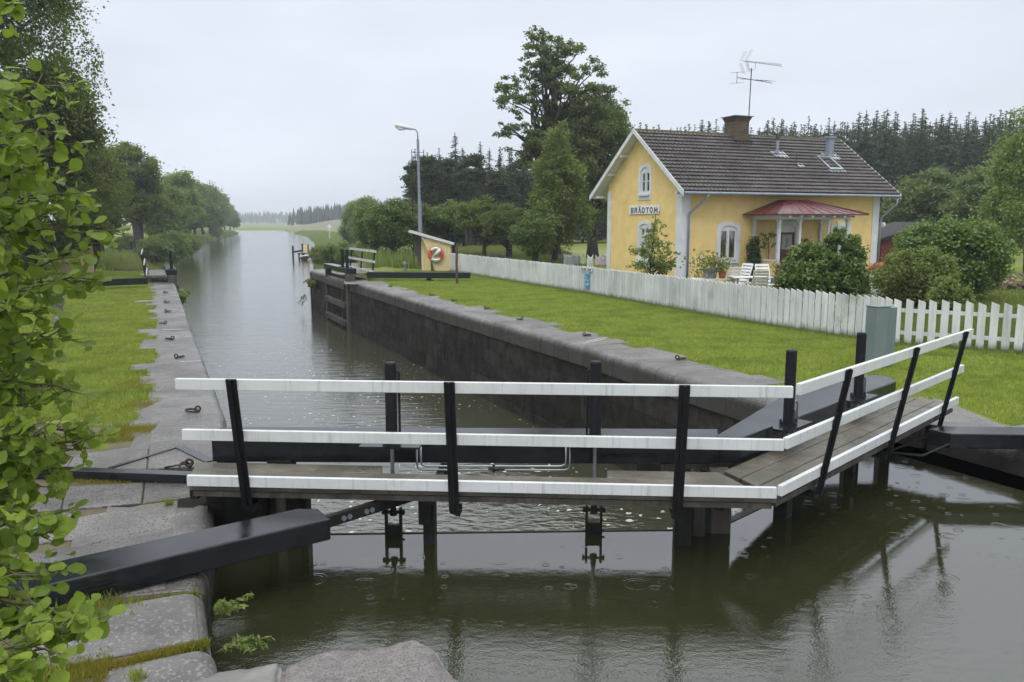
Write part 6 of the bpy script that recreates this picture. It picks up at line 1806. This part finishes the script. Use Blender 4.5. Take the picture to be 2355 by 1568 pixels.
# garden bushes
q = Vector(xy(1888, 24.6)); bush('round_bush', 'big glossy rounded bush in front of the porch, peaked to the right', 'bush', 1.48, 1.2, 1.85, 30000, .078, 'lf_bush', 81, (q.x, 24.6, 0), lumps=200, clump_r=.15, top=(.42, 0, 1.55, .68, .6, .72, .55))
q = xy(2176, 27); bush('round_bush', 'large dark bush right of the house with paler shoots on top', 'bush', 2.05, 1.6, 2.75, 42000, .085, 'lf_bush', 82, (q[0], 27.0, 0), lumps=240, clump_r=.13)
q = Vector(xy(2112, 24.2)); bush('lilac_bush', 'light green feathery bush in front of the large dark bush', 'bush', 1.1, .9, 1.8, 14000, .06, 'lf_light', 83, (q.x, 24.2, 0), lumps=110, clump_r=.18)
q = Vector(xy(2168, 22.6)); bush('lilac_bush', 'small bright green bush lowest before the large dark bush', 'bush', .62, .6, 1.05, 5000, .07, 'lf_light', 84, (q.x + .1, 22.6, 0), lumps=30, clump_r=.3)
q = Vector(xy(2052, 26.5)); bush('lilac_bush', 'narrow light bush above the terracotta pots', 'bush', .6, .6, 1.6, 4200, .07, 'lf_light', 85, (q.x, 26.5, 0), lumps=26, clump_r=.3)
build_tree('young_tree', 'slender young tree in front of the gable window', 'small tree', 2.9, .028, [(0, 0, 1.35, .78, .7, .65, 2), (.1, 0, 2.1, .38, .35, .6, 1), (.75, 0, 1.2, .4, .3, .35, .5)], 110, 2100, .062, 'lf_light', 86, .16, 'bark', .8, limbs=40, limb_from=.12, loc=xy(1497, 27.5), fill=.3, trunk_top=.95, elong=1.7)
iv = build_tree('climbing_plant', 'dark ivy column climbing the left side of the porch', 'climber', 1.9, .03, [(0, 0, .95, .20, .20, .90, 2)], 60, 4200, .075, 'lf_ivy', 87, .22, 'bark', .9, limbs=8, loc=tuple(hw(3.38, -.45, 0)), fill=.3)
vb = build_tree('vine', 'thin vine with yellowing leaves reaching over the porch rail', 'climber', 2.4, .012, [(0, 0, 1.7, .35, .15, .45, 1)], 10, 150, .08, 'lf_light', 88, .3, 'bark', .9, limbs=8, loc=tuple(hw(3.95, -.6, 0)), fill=.2)
# firewood and a grey crate by the right edge
fw = thing('firewood_pile', 'pile of split firewood at the right edge behind the fence', 'firewood', P(2335, 662))
m_ = MB(); rg = random.Random(8); q = P(2340, 664)
for i in range(120):
    a = rg.uniform(-1.2, 1.4); zz = abs(rg.gauss(0, .2)) * (1 - abs(a) / 2); an = rg.uniform(0, 3.14)
    m_.bar((q.x + a, q.y + rg.uniform(-.3, .3), zz), (q.x + a + .3 * math.cos(an), q.y + .3 * math.sin(an), zz + rg.uniform(-.08, .12)), rg.uniform(.06, .12), .07)
m_.build('split_logs', 'firewood', fw)
sp2 = thing('stone_pile', 'low heap of grey stones under the apple trees', 'stone pile', P(1140, 590))
m_ = MB(); q = PY(1135, 590, 52)
for i in range(26): 
    r_ = rg.uniform(.12, .3); m_.lathe([(r_ * .2, -r_ * .5), (r_, 0), (r_ * .7, r_ * .45), (r_ * .1, r_ * .55)], (q.x + rg.uniform(-1.1, 1.1), 52 + rg.uniform(-.5, .5), rg.uniform(.0, .45)), 7)
m_.build('stones', 'concrete', sp2)

# ---------------------------------------------------------------- far field: wooded hills, jetty, signs
def gz_(px, py): # point on far field
    z = -1.5
    return P(px, py, z)
def forest(name, pts, n, hmin, hmax, seed, m='lf_spruce'):
    """many simple cone crowns merged: a far wood that reads as one mass; pts = (x0,y0,x1,y1,depth,base z func)"""
    rg = np.random.default_rng(seed); V = []; F_ = []; k = 0
    for (x0, y0, x1, y1, dep, zb, zt, share) in pts:
        for i in range(int(n * share)):
            t = rg.random(); d = rg.random()
            L = math.hypot(x1 - x0, y1 - y0); nx, ny = -(y1 - y0) / L, (x1 - x0) / L
            if ny < 0: nx, ny = -nx, -ny
            x = x0 + (x1 - x0) * t + nx * d * dep; y = y0 + (y1 - y0) * t + ny * d * dep
            zz = (zb[0] + (zb[1] - zb[0]) * t) + (zt[0] + (zt[1] - zt[0]) * t) * d
            h = rg.uniform(hmin, hmax); r_ = h * rg.uniform(.11, .19)
            for q in range(4):
                a = 6.283 * q / 4 + rg.uniform(0, .8); 
                V += [(x, y, zz + h), (x + r_ * math.cos(a), y + r_ * math.sin(a), zz + h * .12), (x + r_ * .9 * math.cos(a + 1.2), y + r_ * .9 * math.sin(a + 1.2), zz + h * rg.uniform(.2, .5))]
                F_.append((k, k + 1, k + 2)); k += 3
    o = MB().add(V, np.array(F_)).build(name, m)
    return tag(o, kind='stuff')
a, b = PY(520, 520, 1150), PY(850, 520, 1250)
forest('distant_forest', [(a.x, 1150, b.x + 200, 1250, 160, (-1.5, -1.5), (9, 9), .5)], 1700, 9, 14, 1)
tag(forest('ridge_forest', [(PY(662, 523, 520).x, 520, PY(860, 523, 470).x, 470, 60, (-1.5, 2.5), (2, 5), 1.0)], 520, 9, 13.5, 2), kind='stuff')
def hill(x0, x1, y, dep, h, name, m):
    n = 20; V = []
    for i in range(n + 1):
        for j, (t, k) in enumerate(((0, 0), (.35, .7), (.7, 1), (1, 1))):
            V.append((x0 + (x1 - x0) * i / n, y + dep * t, -1.6 + h * k * (math.sin(math.pi * i / n) ** .5)))
    f = [(i * 4 + j, (i + 1) * 4 + j, (i + 1) * 4 + j + 1, i * 4 + j + 1) for i in range(n) for j in range(3)]
    return tag(MB().add(V, f).build(name, m, smooth=True), kind='structure')
hill(-700, 300, 1170, 300, 9, 'far_hill', 'ground')
M['clearing'] = mat('brown_clearing', (0.16, 0.13, 0.09), (0.12, 0.13, 0.06), .05, 0.9, world=True)
hill(PY(680, 520, 470).x, PY(1000, 520, 470).x, 430, 90, 6.5, 'cleared_slope', 'clearing')
j0 = PY(700, 600, 104)
jt = thing('jetty', 'small dark wooden jetty with black piles on the far right bank', 'jetty', (j0.x, 104, WL))
def fx(px): return PY(px, 600, 104).x
for i in range(4):
    MB().box(fx(690), fx(716), 102.6 + i * .7, 103.2 + i * .7, WL + .75, WL + .85).build('plank', 'deck', jt)
for px, y, zt in ((684, 102, 1.75), (687, 106, 1.9), (694, 102.8, .75), (705, 102.8, .75)):
    MB().box(fx(px) - .09, fx(px) + .09, y - .1, y + .1, WL - .5, WL + zt).build('pile', 'blackdull', jt)
MB().box(fx(682), fx(686), 101.9, 105.9, WL + .9, WL + 1.1).build('fender', 'blackdull', jt)
t_ = thing('cream_box', 'cream box with a red post standing on the far jetty', 'box', (fx(708), 104, WL + .85))
MB().box(fx(701), fx(711), 103.3, 104.1, WL + .86, WL + 1.65).build('box_body', 'yellowbox', t_)
MB().box(fx(711.4), fx(713), 103.2, 103.5, WL + .3, WL + 1.9).build('red_post', 'reddoor', t_)
t_ = thing('rowing_boat', 'small red and white boat moored by the far jetty', 'boat', (fx(710), 103, WL))
MB().tube([(fx(703), 101.4, WL + .25), (fx(706), 101.5, WL + .2), (fx(714), 101.8, WL + .22), (fx(719), 102.4, WL + .35)], [.06, .26, .28, .06], 10).build('hull', 'redwood', t_, smooth=True)
MB().bar((fx(704), 101.2, WL + .5), (fx(718), 102, WL + .58), .5, .07).build('gunwale', 'plasticwhite', t_)
dq = PY(758, 538, 165)
t_ = thing('diamond_sign', 'white diamond shaped waterway sign on a white post beside the towpath', 'sign', (dq.x, 165, gh(dq.x, 165)))
zt = PY(758, 521, 165).z
MB().tube([(dq.x, 165, -1.6), (dq.x, 165, zt)], .07, 6).build('post', 'plasticwhite', t_)
MB().extr([(-.5, 0), (0, -.55), (.5, 0), (0, .55)], (dq.x, 164.9, zt), (1, 0, 0), (0, 0, 1), (0, .06, 0)).build('panel', 'plasticwhite', t_)
t_ = thing('meadow_fence', 'thin row of fence posts in the meadow on the far left bank', 'fence', xy(240, 66, -.5))
for i, px in enumerate((212, 228, 244, 258, 272, 334, 352)):
    q = PY(px, 560, 72 + i * 1.5); MB().tube([(q.x, q.y, -1.2), (q.x, q.y, gh(q.x, q.y) + 1.1)], .045, 5).build('fence_post', 'oldwood', t_)
for zz in (.4, .9):
    q0, q1 = PY(212, 560, 72), PY(352, 560, 81); MB().tube([(q0.x, q0.y, gh(q0.x, q0.y) + zz), (q1.x, q1.y, gh(q1.x, q1.y) + zz)], .01, 4).build('fence_wire', 'iron', t_)
q = P(392, 605, -.2)
t_ = thing('thin_pole', 'thin dark stake in the grass near the far rails by the towpath', 'stake', PY(763, 600, 52))
q = PY(763, 604, 52); MB().tube([(q.x, 52, -.5), (q.x - .05, 52, q.z + 1.0)], .04, 6).build('stake_shaft', 'iron', t_)

# plants rooted in the lock walls
def sprig_plant(loc, label, n, size, leaf, seed, spread, m='lf_light', elong=2.5, stems=8):
    rg = np.random.default_rng(seed); rt = thing('wall_plant', label, 'plant', loc); loc = Vector(loc)
    sm__ = MB(); Cc = []; T_ = []
    for i in range(stems):
        d = Vector((rg.normal() * spread[0] + spread[3], rg.normal() * spread[1], spread[2] * rg.uniform(.4, 1.2)))
        p1 = loc + d * .55 + Vector((0, 0, .04)); p2 = loc + d
        sm__.tube([loc, p1, p2], [.005, .004, .002], 4)
        for k in range(n // stems):
            t = rg.uniform(.25, 1.05); p = (loc.lerp(p1, t / .55) if t < .55 else p1.lerp(p2, (t - .55) / .45))
            Cc.append([p.x + rg.normal() * size * .5, p.y + rg.normal() * size * .5, p.z + rg.normal() * size * .3])
    sm__.build('stems', 'twig', rt)
    v, f = leaf_quads(np.array(Cc), size, rg, elong); MB().add(v, f).build('leaves', m, rt)
q = P(485, 1395); sprig_plant((q.x + .02, q.y, -.1), 'willowherb with narrow leaves growing from the near left quay edge over the water', 260, .017, 3, 3, (.06, .06, .16, .12), 'lf_light', 3.4, 9)
q = P(478, 1440); sprig_plant((q.x + .04, q.y, -.18), 'lower spray of narrow leaves arching from the near left quay edge', 200, .016, 3, 5, (.05, .04, .08, .26), 'lf_light', 3.6, 6)
q = PY(722, 660, 42.6); sprig_plant((q.x, 42.2, q.z), 'yellow green bush rooted in the far end of the right lock wall', 420, .12, 3, 6, (.35, .2, .35, 0.1), 'lf_light', 1.4, 12)
q = PY(706, 690, 43.4); sprig_plant((q.x + .1, 42.6, q.z + .4), 'sparse twigs hanging from the far corner of the right lock wall', 90, .06, 3, 7, (.12, .15, -.55, -.16), 'lf_mid', 1.4, 9)
q = PY(412, 655, 33.2); sprig_plant((q.x + .1, 32.9, -.9), 'leafy bush growing out of the left lock wall below the far gate', 420, .11, 3, 8, (.25, .3, .7, .15), 'lf_light', 1.3, 12)

# ---------------------------------------------------------------- grass
def blades(name, pts, h, wd, m, seed, lean=.5):
    rg = np.random.default_rng(seed); n = len(pts)
    a = rg.uniform(0, 6.283, n); hh = (h if np.ndim(h) else np.full(n, h)) * rg.uniform(.55, 1.35, n); ww = (wd if np.ndim(wd) else np.full(n, wd))
    dx, dy = np.cos(a) * ww / 2, np.sin(a) * ww / 2
    la = rg.uniform(0, 6.283, n); ll = hh * lean * rg.random(n)
    z = np.zeros(n)
    v0 = pts + np.stack([-dx, -dy, z - .01], 1); v1 = pts + np.stack([dx, dy, z - .01], 1)
    v2 = pts + np.stack([np.cos(la) * ll, np.sin(la) * ll, hh], 1)
    V = np.stack([v0, v1, v2], 1).reshape(-1, 3)
    o = MB().add(V, np.arange(3 * n).reshape(n, 3)).build(name, m)
    return tag(o, kind='stuff')
rg = np.random.default_rng(99)
def sample_lawn(n, ymin, ymax, xa, xb):
    """density falls with distance"""
    u = rg.random(n); Y = ymin * (ymax / ymin) ** u
    A_ = np.array([xa(y) for y in Y]); B_ = np.array([xb(y) for y in Y])
    X = A_ + (B_ - A_) * rg.random(n)
    return X, Y
def off_stones(X, Y, sign, extra=0.0):
    keep = np.ones(len(X), bool)
    for (ax, ay, bx, by, dp) in STONES[sign]:
        dx, dy = bx - ax, by - ay; L = math.hypot(dx, dy); ux, uy = dx / L, dy / L
        s = (X - ax) * ux + (Y - ay) * uy; d = np.abs((X - ax) * uy - (Y - ay) * ux)
        keep &= ~((s > -.0) & (s < L) & (d < dp + extra))
    return keep
# left lawn
X, Y = sample_lawn(300000, 8.8, 43, lambda y: max(-.80 * y, interp(LN, y) - 14), lambda y: interp(LN, y) - .5)
k = off_stones(X, Y, -1, -.05)
k &= ~((Y < 10.2 + .25 * np.sin(X * 4)) & (X > -6.6)) 
Pts = np.stack([X, Y, np.zeros(len(X)) - .03], 1)[k]
blades('lawn_grass', Pts, .045, .012 + .0011 * Pts[:, 1], 'lf_grass', 1, .8)
# right lawn between the wall and the fence
fp = [(p.x, p.y) for p in fpts]
def fence_x(y): return interp([(-2.93, 43)] + fp, y) + .3 if y > fp[-1][1] else 13
def rl(y): return interp(XR_pts, y) + .5
X, Y = sample_lawn(360000, 8.6, 43, rl, lambda y: min(fence_x(y), .85 * y) if y > 15.6 else .85 * y)
k = off_stones(X, Y, 1, -.05)
k &= ~((X > 3.85) & (X < 6.25) & (Y < 11.6) & (Y > 9.9))
k &= ~((Y < 10.4) & (X < 5.9 + (8.9 - Y) * .5 + 1.0))
k &= ~((Y < 11.8) & (X > 3.8) & (X < 7.2) & (rg.random(len(X)) < .6))
Pts = np.stack([X, Y, np.zeros(len(X)) - .03], 1)[k]
blades('lawn_grass', Pts, .045, .012 + .0011 * Pts[:, 1], 'lf_grass', 2, .8)
# tufts along the fence foot
ft = []
for a, b in zip(fpts[:-1], fpts[1:]):
    n = int((b - a).length * 260)
    for t in rg.random(n): q = a.lerp(b, float(t)); ft.append((q.x + rg.normal() * .07, q.y + rg.normal() * .05 - .02, -.02))
blades('fence_foot_grass', np.array(ft), .10, .02, 'lf_meadow', 3, .5)
# garden grass behind the fence
X, Y = sample_lawn(60000, 16, 33, lambda y: fence_x(y) if y < 30 else 3, lambda y: .70 * y)
Pts = np.stack([X, Y, np.zeros(len(X)) - .03], 1)
HMi = HM.inverted()
k = np.array([not (-.4 < (q := HMi @ Vector((x, y, 0))).x < 11.2 and q.y > -.5) and not (q.x > 3 and q.y > -4.5) for x, y in zip(X, Y)])
blades('garden_grass', Pts[k], .10, .035, 'lf_meadow', 4, .6)
# tall bank vegetation
def bank(n, pts, sign, y0, y1, w, hgt, wd, m, seed, name, tw=(0.5, None)):
    u = rg.random(n); Y = y0 * (y1 / y0) ** u
    o = rg.random(n) ** 1.3 * (w + .02 * Y); X = np.array([interp(pts, y) for y in Y]) + sign * (tw[0] + o)
    Z = []
    for x, y, oo in zip(X, Y, o + tw[0]):
        g_ = gh(x, y); Z.append(max(-2.3, -2.7 + (g_ + 2.7) * sm(oo / 3.6 + .12)))
    Pt = np.stack([X, Y, np.array(Z) - .03], 1)
    return blades(name, Pt, hgt * rg.uniform(.5, 1.2, n), wd + .0009 * Y, m, seed, .45)
bank(60000, XR_pts, 1, 45, 330, 5.0, .75, .05, 'lf_meadow', 5, 'bank_reeds', (.45,))
bank(60000, XL_pts, -1, 45, 330, 9.0, .8, .05, 'lf_meadow', 6, 'bank_reeds', (.45,))
# rough meadow on the left beyond the mown lawn and round the apple trees
X = rg.uniform(-60, -17, 50000); Y = rg.uniform(43, 90, 50000)
k = X < np.array([interp(XL_pts, y) for y in Y]) - 3
Pt = np.stack([X, Y, np.array([gh(x, y) for x, y in zip(X, Y)]) - .05], 1)[k]
blades('meadow_grass', Pt, .5, .10, 'lf_meadow', 7, .5)
X = rg.uniform(-9, 4, 50000); Y = rg.uniform(43.5, 75, 50000)
k = (X > np.array([interp(XR_pts, y) for y in Y]) + 9) 
Pt = np.stack([X, Y, np.array([gh(x, y) for x, y in zip(X, Y)]) - .05], 1)[k]
blades('meadow_grass', Pt, .45, .09, 'lf_meadow', 8, .5)
# moss in the joints of the near quay and the mossy patch by the lawn corner
ms_ = []
def mossline(q0, q1, n, wdt, z=-.012):
    a, b = P(*q0), P(*q1); d = (b - a).normalized(); nn_ = Vector((-d.y, d.x, 0))
    for t in rg.random(n):
        q = a.lerp(b, float(t)) + nn_ * float(rg.normal() * wdt); ms_.append((q.x, q.y, z))
mossline((205, 1545), (478, 1476), 4500, .022); mossline((60, 1568), (250, 1540), 6000, .10); mossline((240, 1388), (470, 1358), 220, .008)
mossline((60, 1420), (230, 1400), 5000, .10); mossline((170, 1103), (440, 1106), 3500, .03); mossline((325, 1160), (410, 1150), 300, .01)
for _ in range(7):
    a = float(rg.uniform(120, 330)); b = float(rg.uniform(985, 1015)); mossline((a - 40, b + 3), (a + 30, b), 700, .06)
mossline((255, 860 + 130), (355, 985), 4000, .12); mossline((290, 930), (350, 930), 2500, .18); mossline((280, 880), (340, 880), 2000, .2)
blades('moss_tufts', np.array(ms_), .028, .012, 'lf_moss', 9, .9)
tf_ = []
for (px, py, n) in ((388, 1163, 60), (442, 1103, 80), (60, 1568, 500), (240, 1400, 250), (318, 1560, 60)):
    q = P(px, py)
    for _ in range(n): tf_.append((q.x + rg.normal() * (.02 if n < 100 else .10), q.y + rg.normal() * (.02 if n < 100 else .08), 0))
blades('grass_tufts', np.array(tf_), .07, .010, 'lf_grass', 10, .9)
# lawn weeds far left under the alder
X = rg.uniform(-9, -3.2, 60000); Y = rg.uniform(3.6, 9.5, 60000)
k = X < -3.75 - .16 * (Y - 4) - .1 * np.sin(Y * 5)
k &= ~((Y > 6.2) & (Y < 9.2) & (X > -5.2))
blades('verge_grass', np.stack([X, Y, np.zeros(60000) - .02], 1)[k], .08, .016, 'lf_grass', 11, .8)

# ---------------------------------------------------------------- alder branches in the left foreground
al = thing('alder_shrub', 'leafy green alder branches hanging into the picture along the left edge', 'shrub', (-2.6, 2.9, 0))
rg = np.random.default_rng(123)
# outline of one leaf: half widths along the rib
LT = [0, .10, .28, .5, .72, .88, .97]; LWD = [0, .22, .40, .46, .40, .24, 0]
def leaf_geo(p, d, nvec, s, cup, V, F_):
    d = d.normalized(); b = d.cross(nvec).normalized(); nn_ = b.cross(d).normalized()
    k = len(V); m_ = len(LT)
    for t, w_ in zip(LT, LWD):
        dr = -cup * t * t * .35
        rib = p + d * (t * s) + nn_ * (dr * s)
        V.append(rib); Ul.append((t, 0.0, s))
        if 0 < w_:
            wob = 1 + .13 * math.sin(t * 37 + s * 900)
            V.append(rib + b * (w_ * s * wob) + nn_ * (s * (.10 * w_ + .03 * math.sin(t * 30)))); V.append(rib - b * (w_ * s * wob) + nn_ * (s * (.10 * w_ + .03 * math.sin(t * 30)))); Ul.append((t, w_, s)); Ul.append((t, -w_, s))
    # index layout: 0, then triples, last single
    F_.append((k, k + 2, k + 1)); F_.append((k, k + 1, k + 3))
    F3 = []
    for j in range(m_ - 3):
        a = k + 1 + 3 * j; c = a + 3
        F_.append((a, a + 1, c + 1, c)); F_.append((a, c, c + 2, a + 2))
    a = k + 1 + 3 * (m_ - 3)
    F_.append((a, a + 1, a + 3)); F_.append((a, a + 3, a + 2))
for i_, l_ in enumerate(LT): pass
Vl = []; Fl = []; Ul = []; stm = MB()
def fixed_leaf(p, d, nvec, s, cup): 
    leaf_geo(p, d, nvec, s, cup, Vl, Fl)
TIPS = [(172, 196, 3.1, 1.0), (150, 250, 3.0, 1), (182, 330, 3.1, 1), (120, 300, 2.9, 1), (192, 440, 3.0, 1), (150, 400, 3.2, .9), (200, 478, 3.1, .8), (268, 532, 2.9, .9), (235, 560, 3.0, 1), (180, 590, 2.9, 1), (225, 640, 3.0, 1), (190, 660, 3.1, 1), (150, 640, 2.8, 1),
        (165, 745, 2.9, .9), (190, 790, 3.0, .9), (130, 720, 2.8, 1), (120, 820, 3.1, 1), (195, 905, 2.9, 1), (150, 880, 3.0, 1), (205, 975, 2.9, 1), (250, 1000, 2.8, .9), (215, 1030, 2.9, 1), (140, 960, 2.7, 1), (165, 1075, 2.9, .9), (120, 1120, 2.8, 1), (170, 1170, 2.8, .9), (100, 1040, 2.7, 1),
        (130, 1230, 2.6, 1), (155, 1300, 2.6, .9), (90, 1190, 2.5, 1), (110, 1310, 2.5, 1), (180, 1400, 2.4, .9), (215, 1425, 2.4, .9), (250, 1415, 2.4, .7), (200, 1445, 2.3, .9), (120, 1420, 2.3, 1), (140, 1500, 2.2, .9), (80, 1480, 2.2, 1), (60, 1540, 2.1, .9), (60, 1400, 2.4, 1), (50, 1300, 2.5, 1), (40, 1200, 2.6, 1),
        (60, 230, 2.8, 1), (80, 380, 2.8, 1), (50, 480, 2.8, 1), (100, 500, 2.9, 1), (60, 590, 2.8, 1), (90, 660, 2.9, 1), (40, 700, 2.7, 1), (60, 780, 2.8, 1), (40, 880, 2.8, 1), (80, 930, 2.8, 1), (40, 980, 2.7, 1), (50, 1080, 2.7, 1), (30, 330, 2.7, 1), (20, 10, 3.0, .5), (10, 160, 2.9, .6), (30, 560, 3.0, 1), (20, 800, 3.0, 1), (20, 1140, 2.8, 1)]
stemx = [(-2.55, 2.7), (-2.75, 3.0), (-2.3, 2.5), (-2.9, 3.3)]
for i, (px, py, Y, dn) in enumerate(TIPS):
    tip = PY(px, py, Y); sx, sy = stemx[i % 4]
    L0 = (px + 220) / 1900 * Y
    root = Vector((tip.x - L0 * rg.uniform(.75, 1.0), Y + rg.uniform(-.2, .25), max(.1, tip.z - L0 * rg.uniform(-.05, .45))))
    mid = root.lerp(tip, .5) + Vector((0, rg.normal() * .05, rg.uniform(.0, .09)))
    path = []
    for t in np.linspace(0, 1, 12):
        t = float(t); path.append(root * (1 - t) ** 2 + mid * 2 * t * (1 - t) + tip * t * t + Vector((0, 0, .006 * math.sin(t * 20 + i))))
    stm.tube(path, [.008 * (1 - t) + .0018 for t in np.linspace(0, 1, 12)], 5)
    nl = int(34 * dn * (1 if px > 100 else 1.5))
    sidek = 1
    for j in range(nl):
        t = rg.uniform(.12, 1) ** .75; t = min(t, .995)
        f_ = t * 11; a = int(f_); p = path[a].lerp(path[min(a + 1, 11)], f_ - a)
        ax = (path[min(a + 1, 11)] - path[a]).normalized()
        sidek = -sidek
        out_ = Vector((rg.normal() * .55, rg.normal() * .55, rg.normal() * .5)) + ax * rg.uniform(.1, .9) + Vector((0, 0, -.12))
        # small side shoots carry most leaves away from the main axis
        sh = rg.uniform(0, .13) * (1.1 - t * .75)
        p2 = p + out_.normalized() * sh
        if sh > .05: stm.tube([p, p2], [.0025, .0015], 4, caps=False)
        d = (out_ + Vector((rg.normal(), rg.normal(), rg.normal() - .25)) * .55)
        nvv = Vector((rg.normal() * .8, -.45 + rg.normal() * .7, .7 + rg.normal() * .6))
        s_ = rg.uniform(.028, .060) * (1 if t < .93 else .6)
        p3 = p2 + d.normalized() * .012
        stm.tube([p2, p3], .0012, 3, caps=False)
        fixed_leaf(p3, d, nvv, s_, rg.uniform(-.2, 1.0))
    # terminal leaf
    ax = (path[-1] - path[-2]).normalized()
    fixed_leaf(path[-1], ax + Vector((0, 0, .15)), Vector((0, -.3, 1)), .055, .3)
for (sx, sy) in stemx:
    stm.tube([(sx - .2, sy + .1, -.2), (sx - .15, sy, .8), (sx - .25, sy, 1.8), (sx - .35, sy + .1, 3.2)], [.03, .025, .02, .008], 8)
stm.build('branches', 'twig', al)
def alder_mat():
    m = leafmat('alder_leaf_veined', (0.33, 0.40, 0.045), (0.075, 0.120, 0.018), (0.17, 0.235, 0.028), 6.0, 0.28, 0.42)
    nt = m.node_tree; b = nt.nodes["Principled BSDF"]
    at = N(nt, "ShaderNodeAttribute", attribute_name='leafco')
    sp = N(nt, "ShaderNodeSeparateXYZ"); nt.links.new(at.outputs["Vector"], sp.inputs[0])
    aw = math_(nt, 'ABSOLUTE', sp.outputs[1])
    ph = math_(nt, 'MULTIPLY', math_(nt, 'SUBTRACT', sp.outputs[0], math_(nt, 'MULTIPLY', aw, 0.75)), 50.0)
    vein = math_(nt, 'ABSOLUTE', math_(nt, 'SINE', ph))
    rib = mrange(nt, aw, 0.0, 0.035)
    h = math_(nt, 'MULTIPLY', math_(nt, 'POWER', vein, 0.6), rib)
    bump(nt, b, h, 0.55, 0.004)
    src = b.inputs["Base Color"].links[0].from_socket
    c = mixc(nt, mrange(nt, h, 0.0, 0.35), (0.17, 0.25, 0.05), src)
    nt.links.new(c, b.inputs["Base Color"])
    return m
M['lf_alder'] = alder_mat()
lvo = MB().add(np.array([tuple(v) for v in Vl]), [tuple(f) for f in Fl]).build('leaves', 'lf_alder', al, smooth=True)
att = lvo.data.attributes.new('leafco', 'FLOAT_VECTOR', 'POINT')
att.data.foreach_set('vector', np.array(Ul, dtype=np.float32).ravel())

# ---------------------------------------------------------------- rain haze
hz = MB().box(-1400, 1400, -60, 1500, -5, 40)
hm = bpy.data.materials.new('rain_haze'); hm.use_nodes = True
n_ = hm.node_tree; n_.nodes.clear()
o_ = n_.nodes.new("ShaderNodeOutputMaterial"); pv_ = n_.nodes.new("ShaderNodeVolumePrincipled")
pv_.inputs["Color"].default_value = (0.86, 0.92, 1.0, 1)
pv_.inputs["Density"].default_value = 0.00065
pv_.inputs["Anisotropy"].default_value = 0.2
n_.links.new(pv_.outputs[0], o_.inputs["Volume"])
M['haze'] = hm
tag(hz.build('haze', 'haze'), kind='stuff')
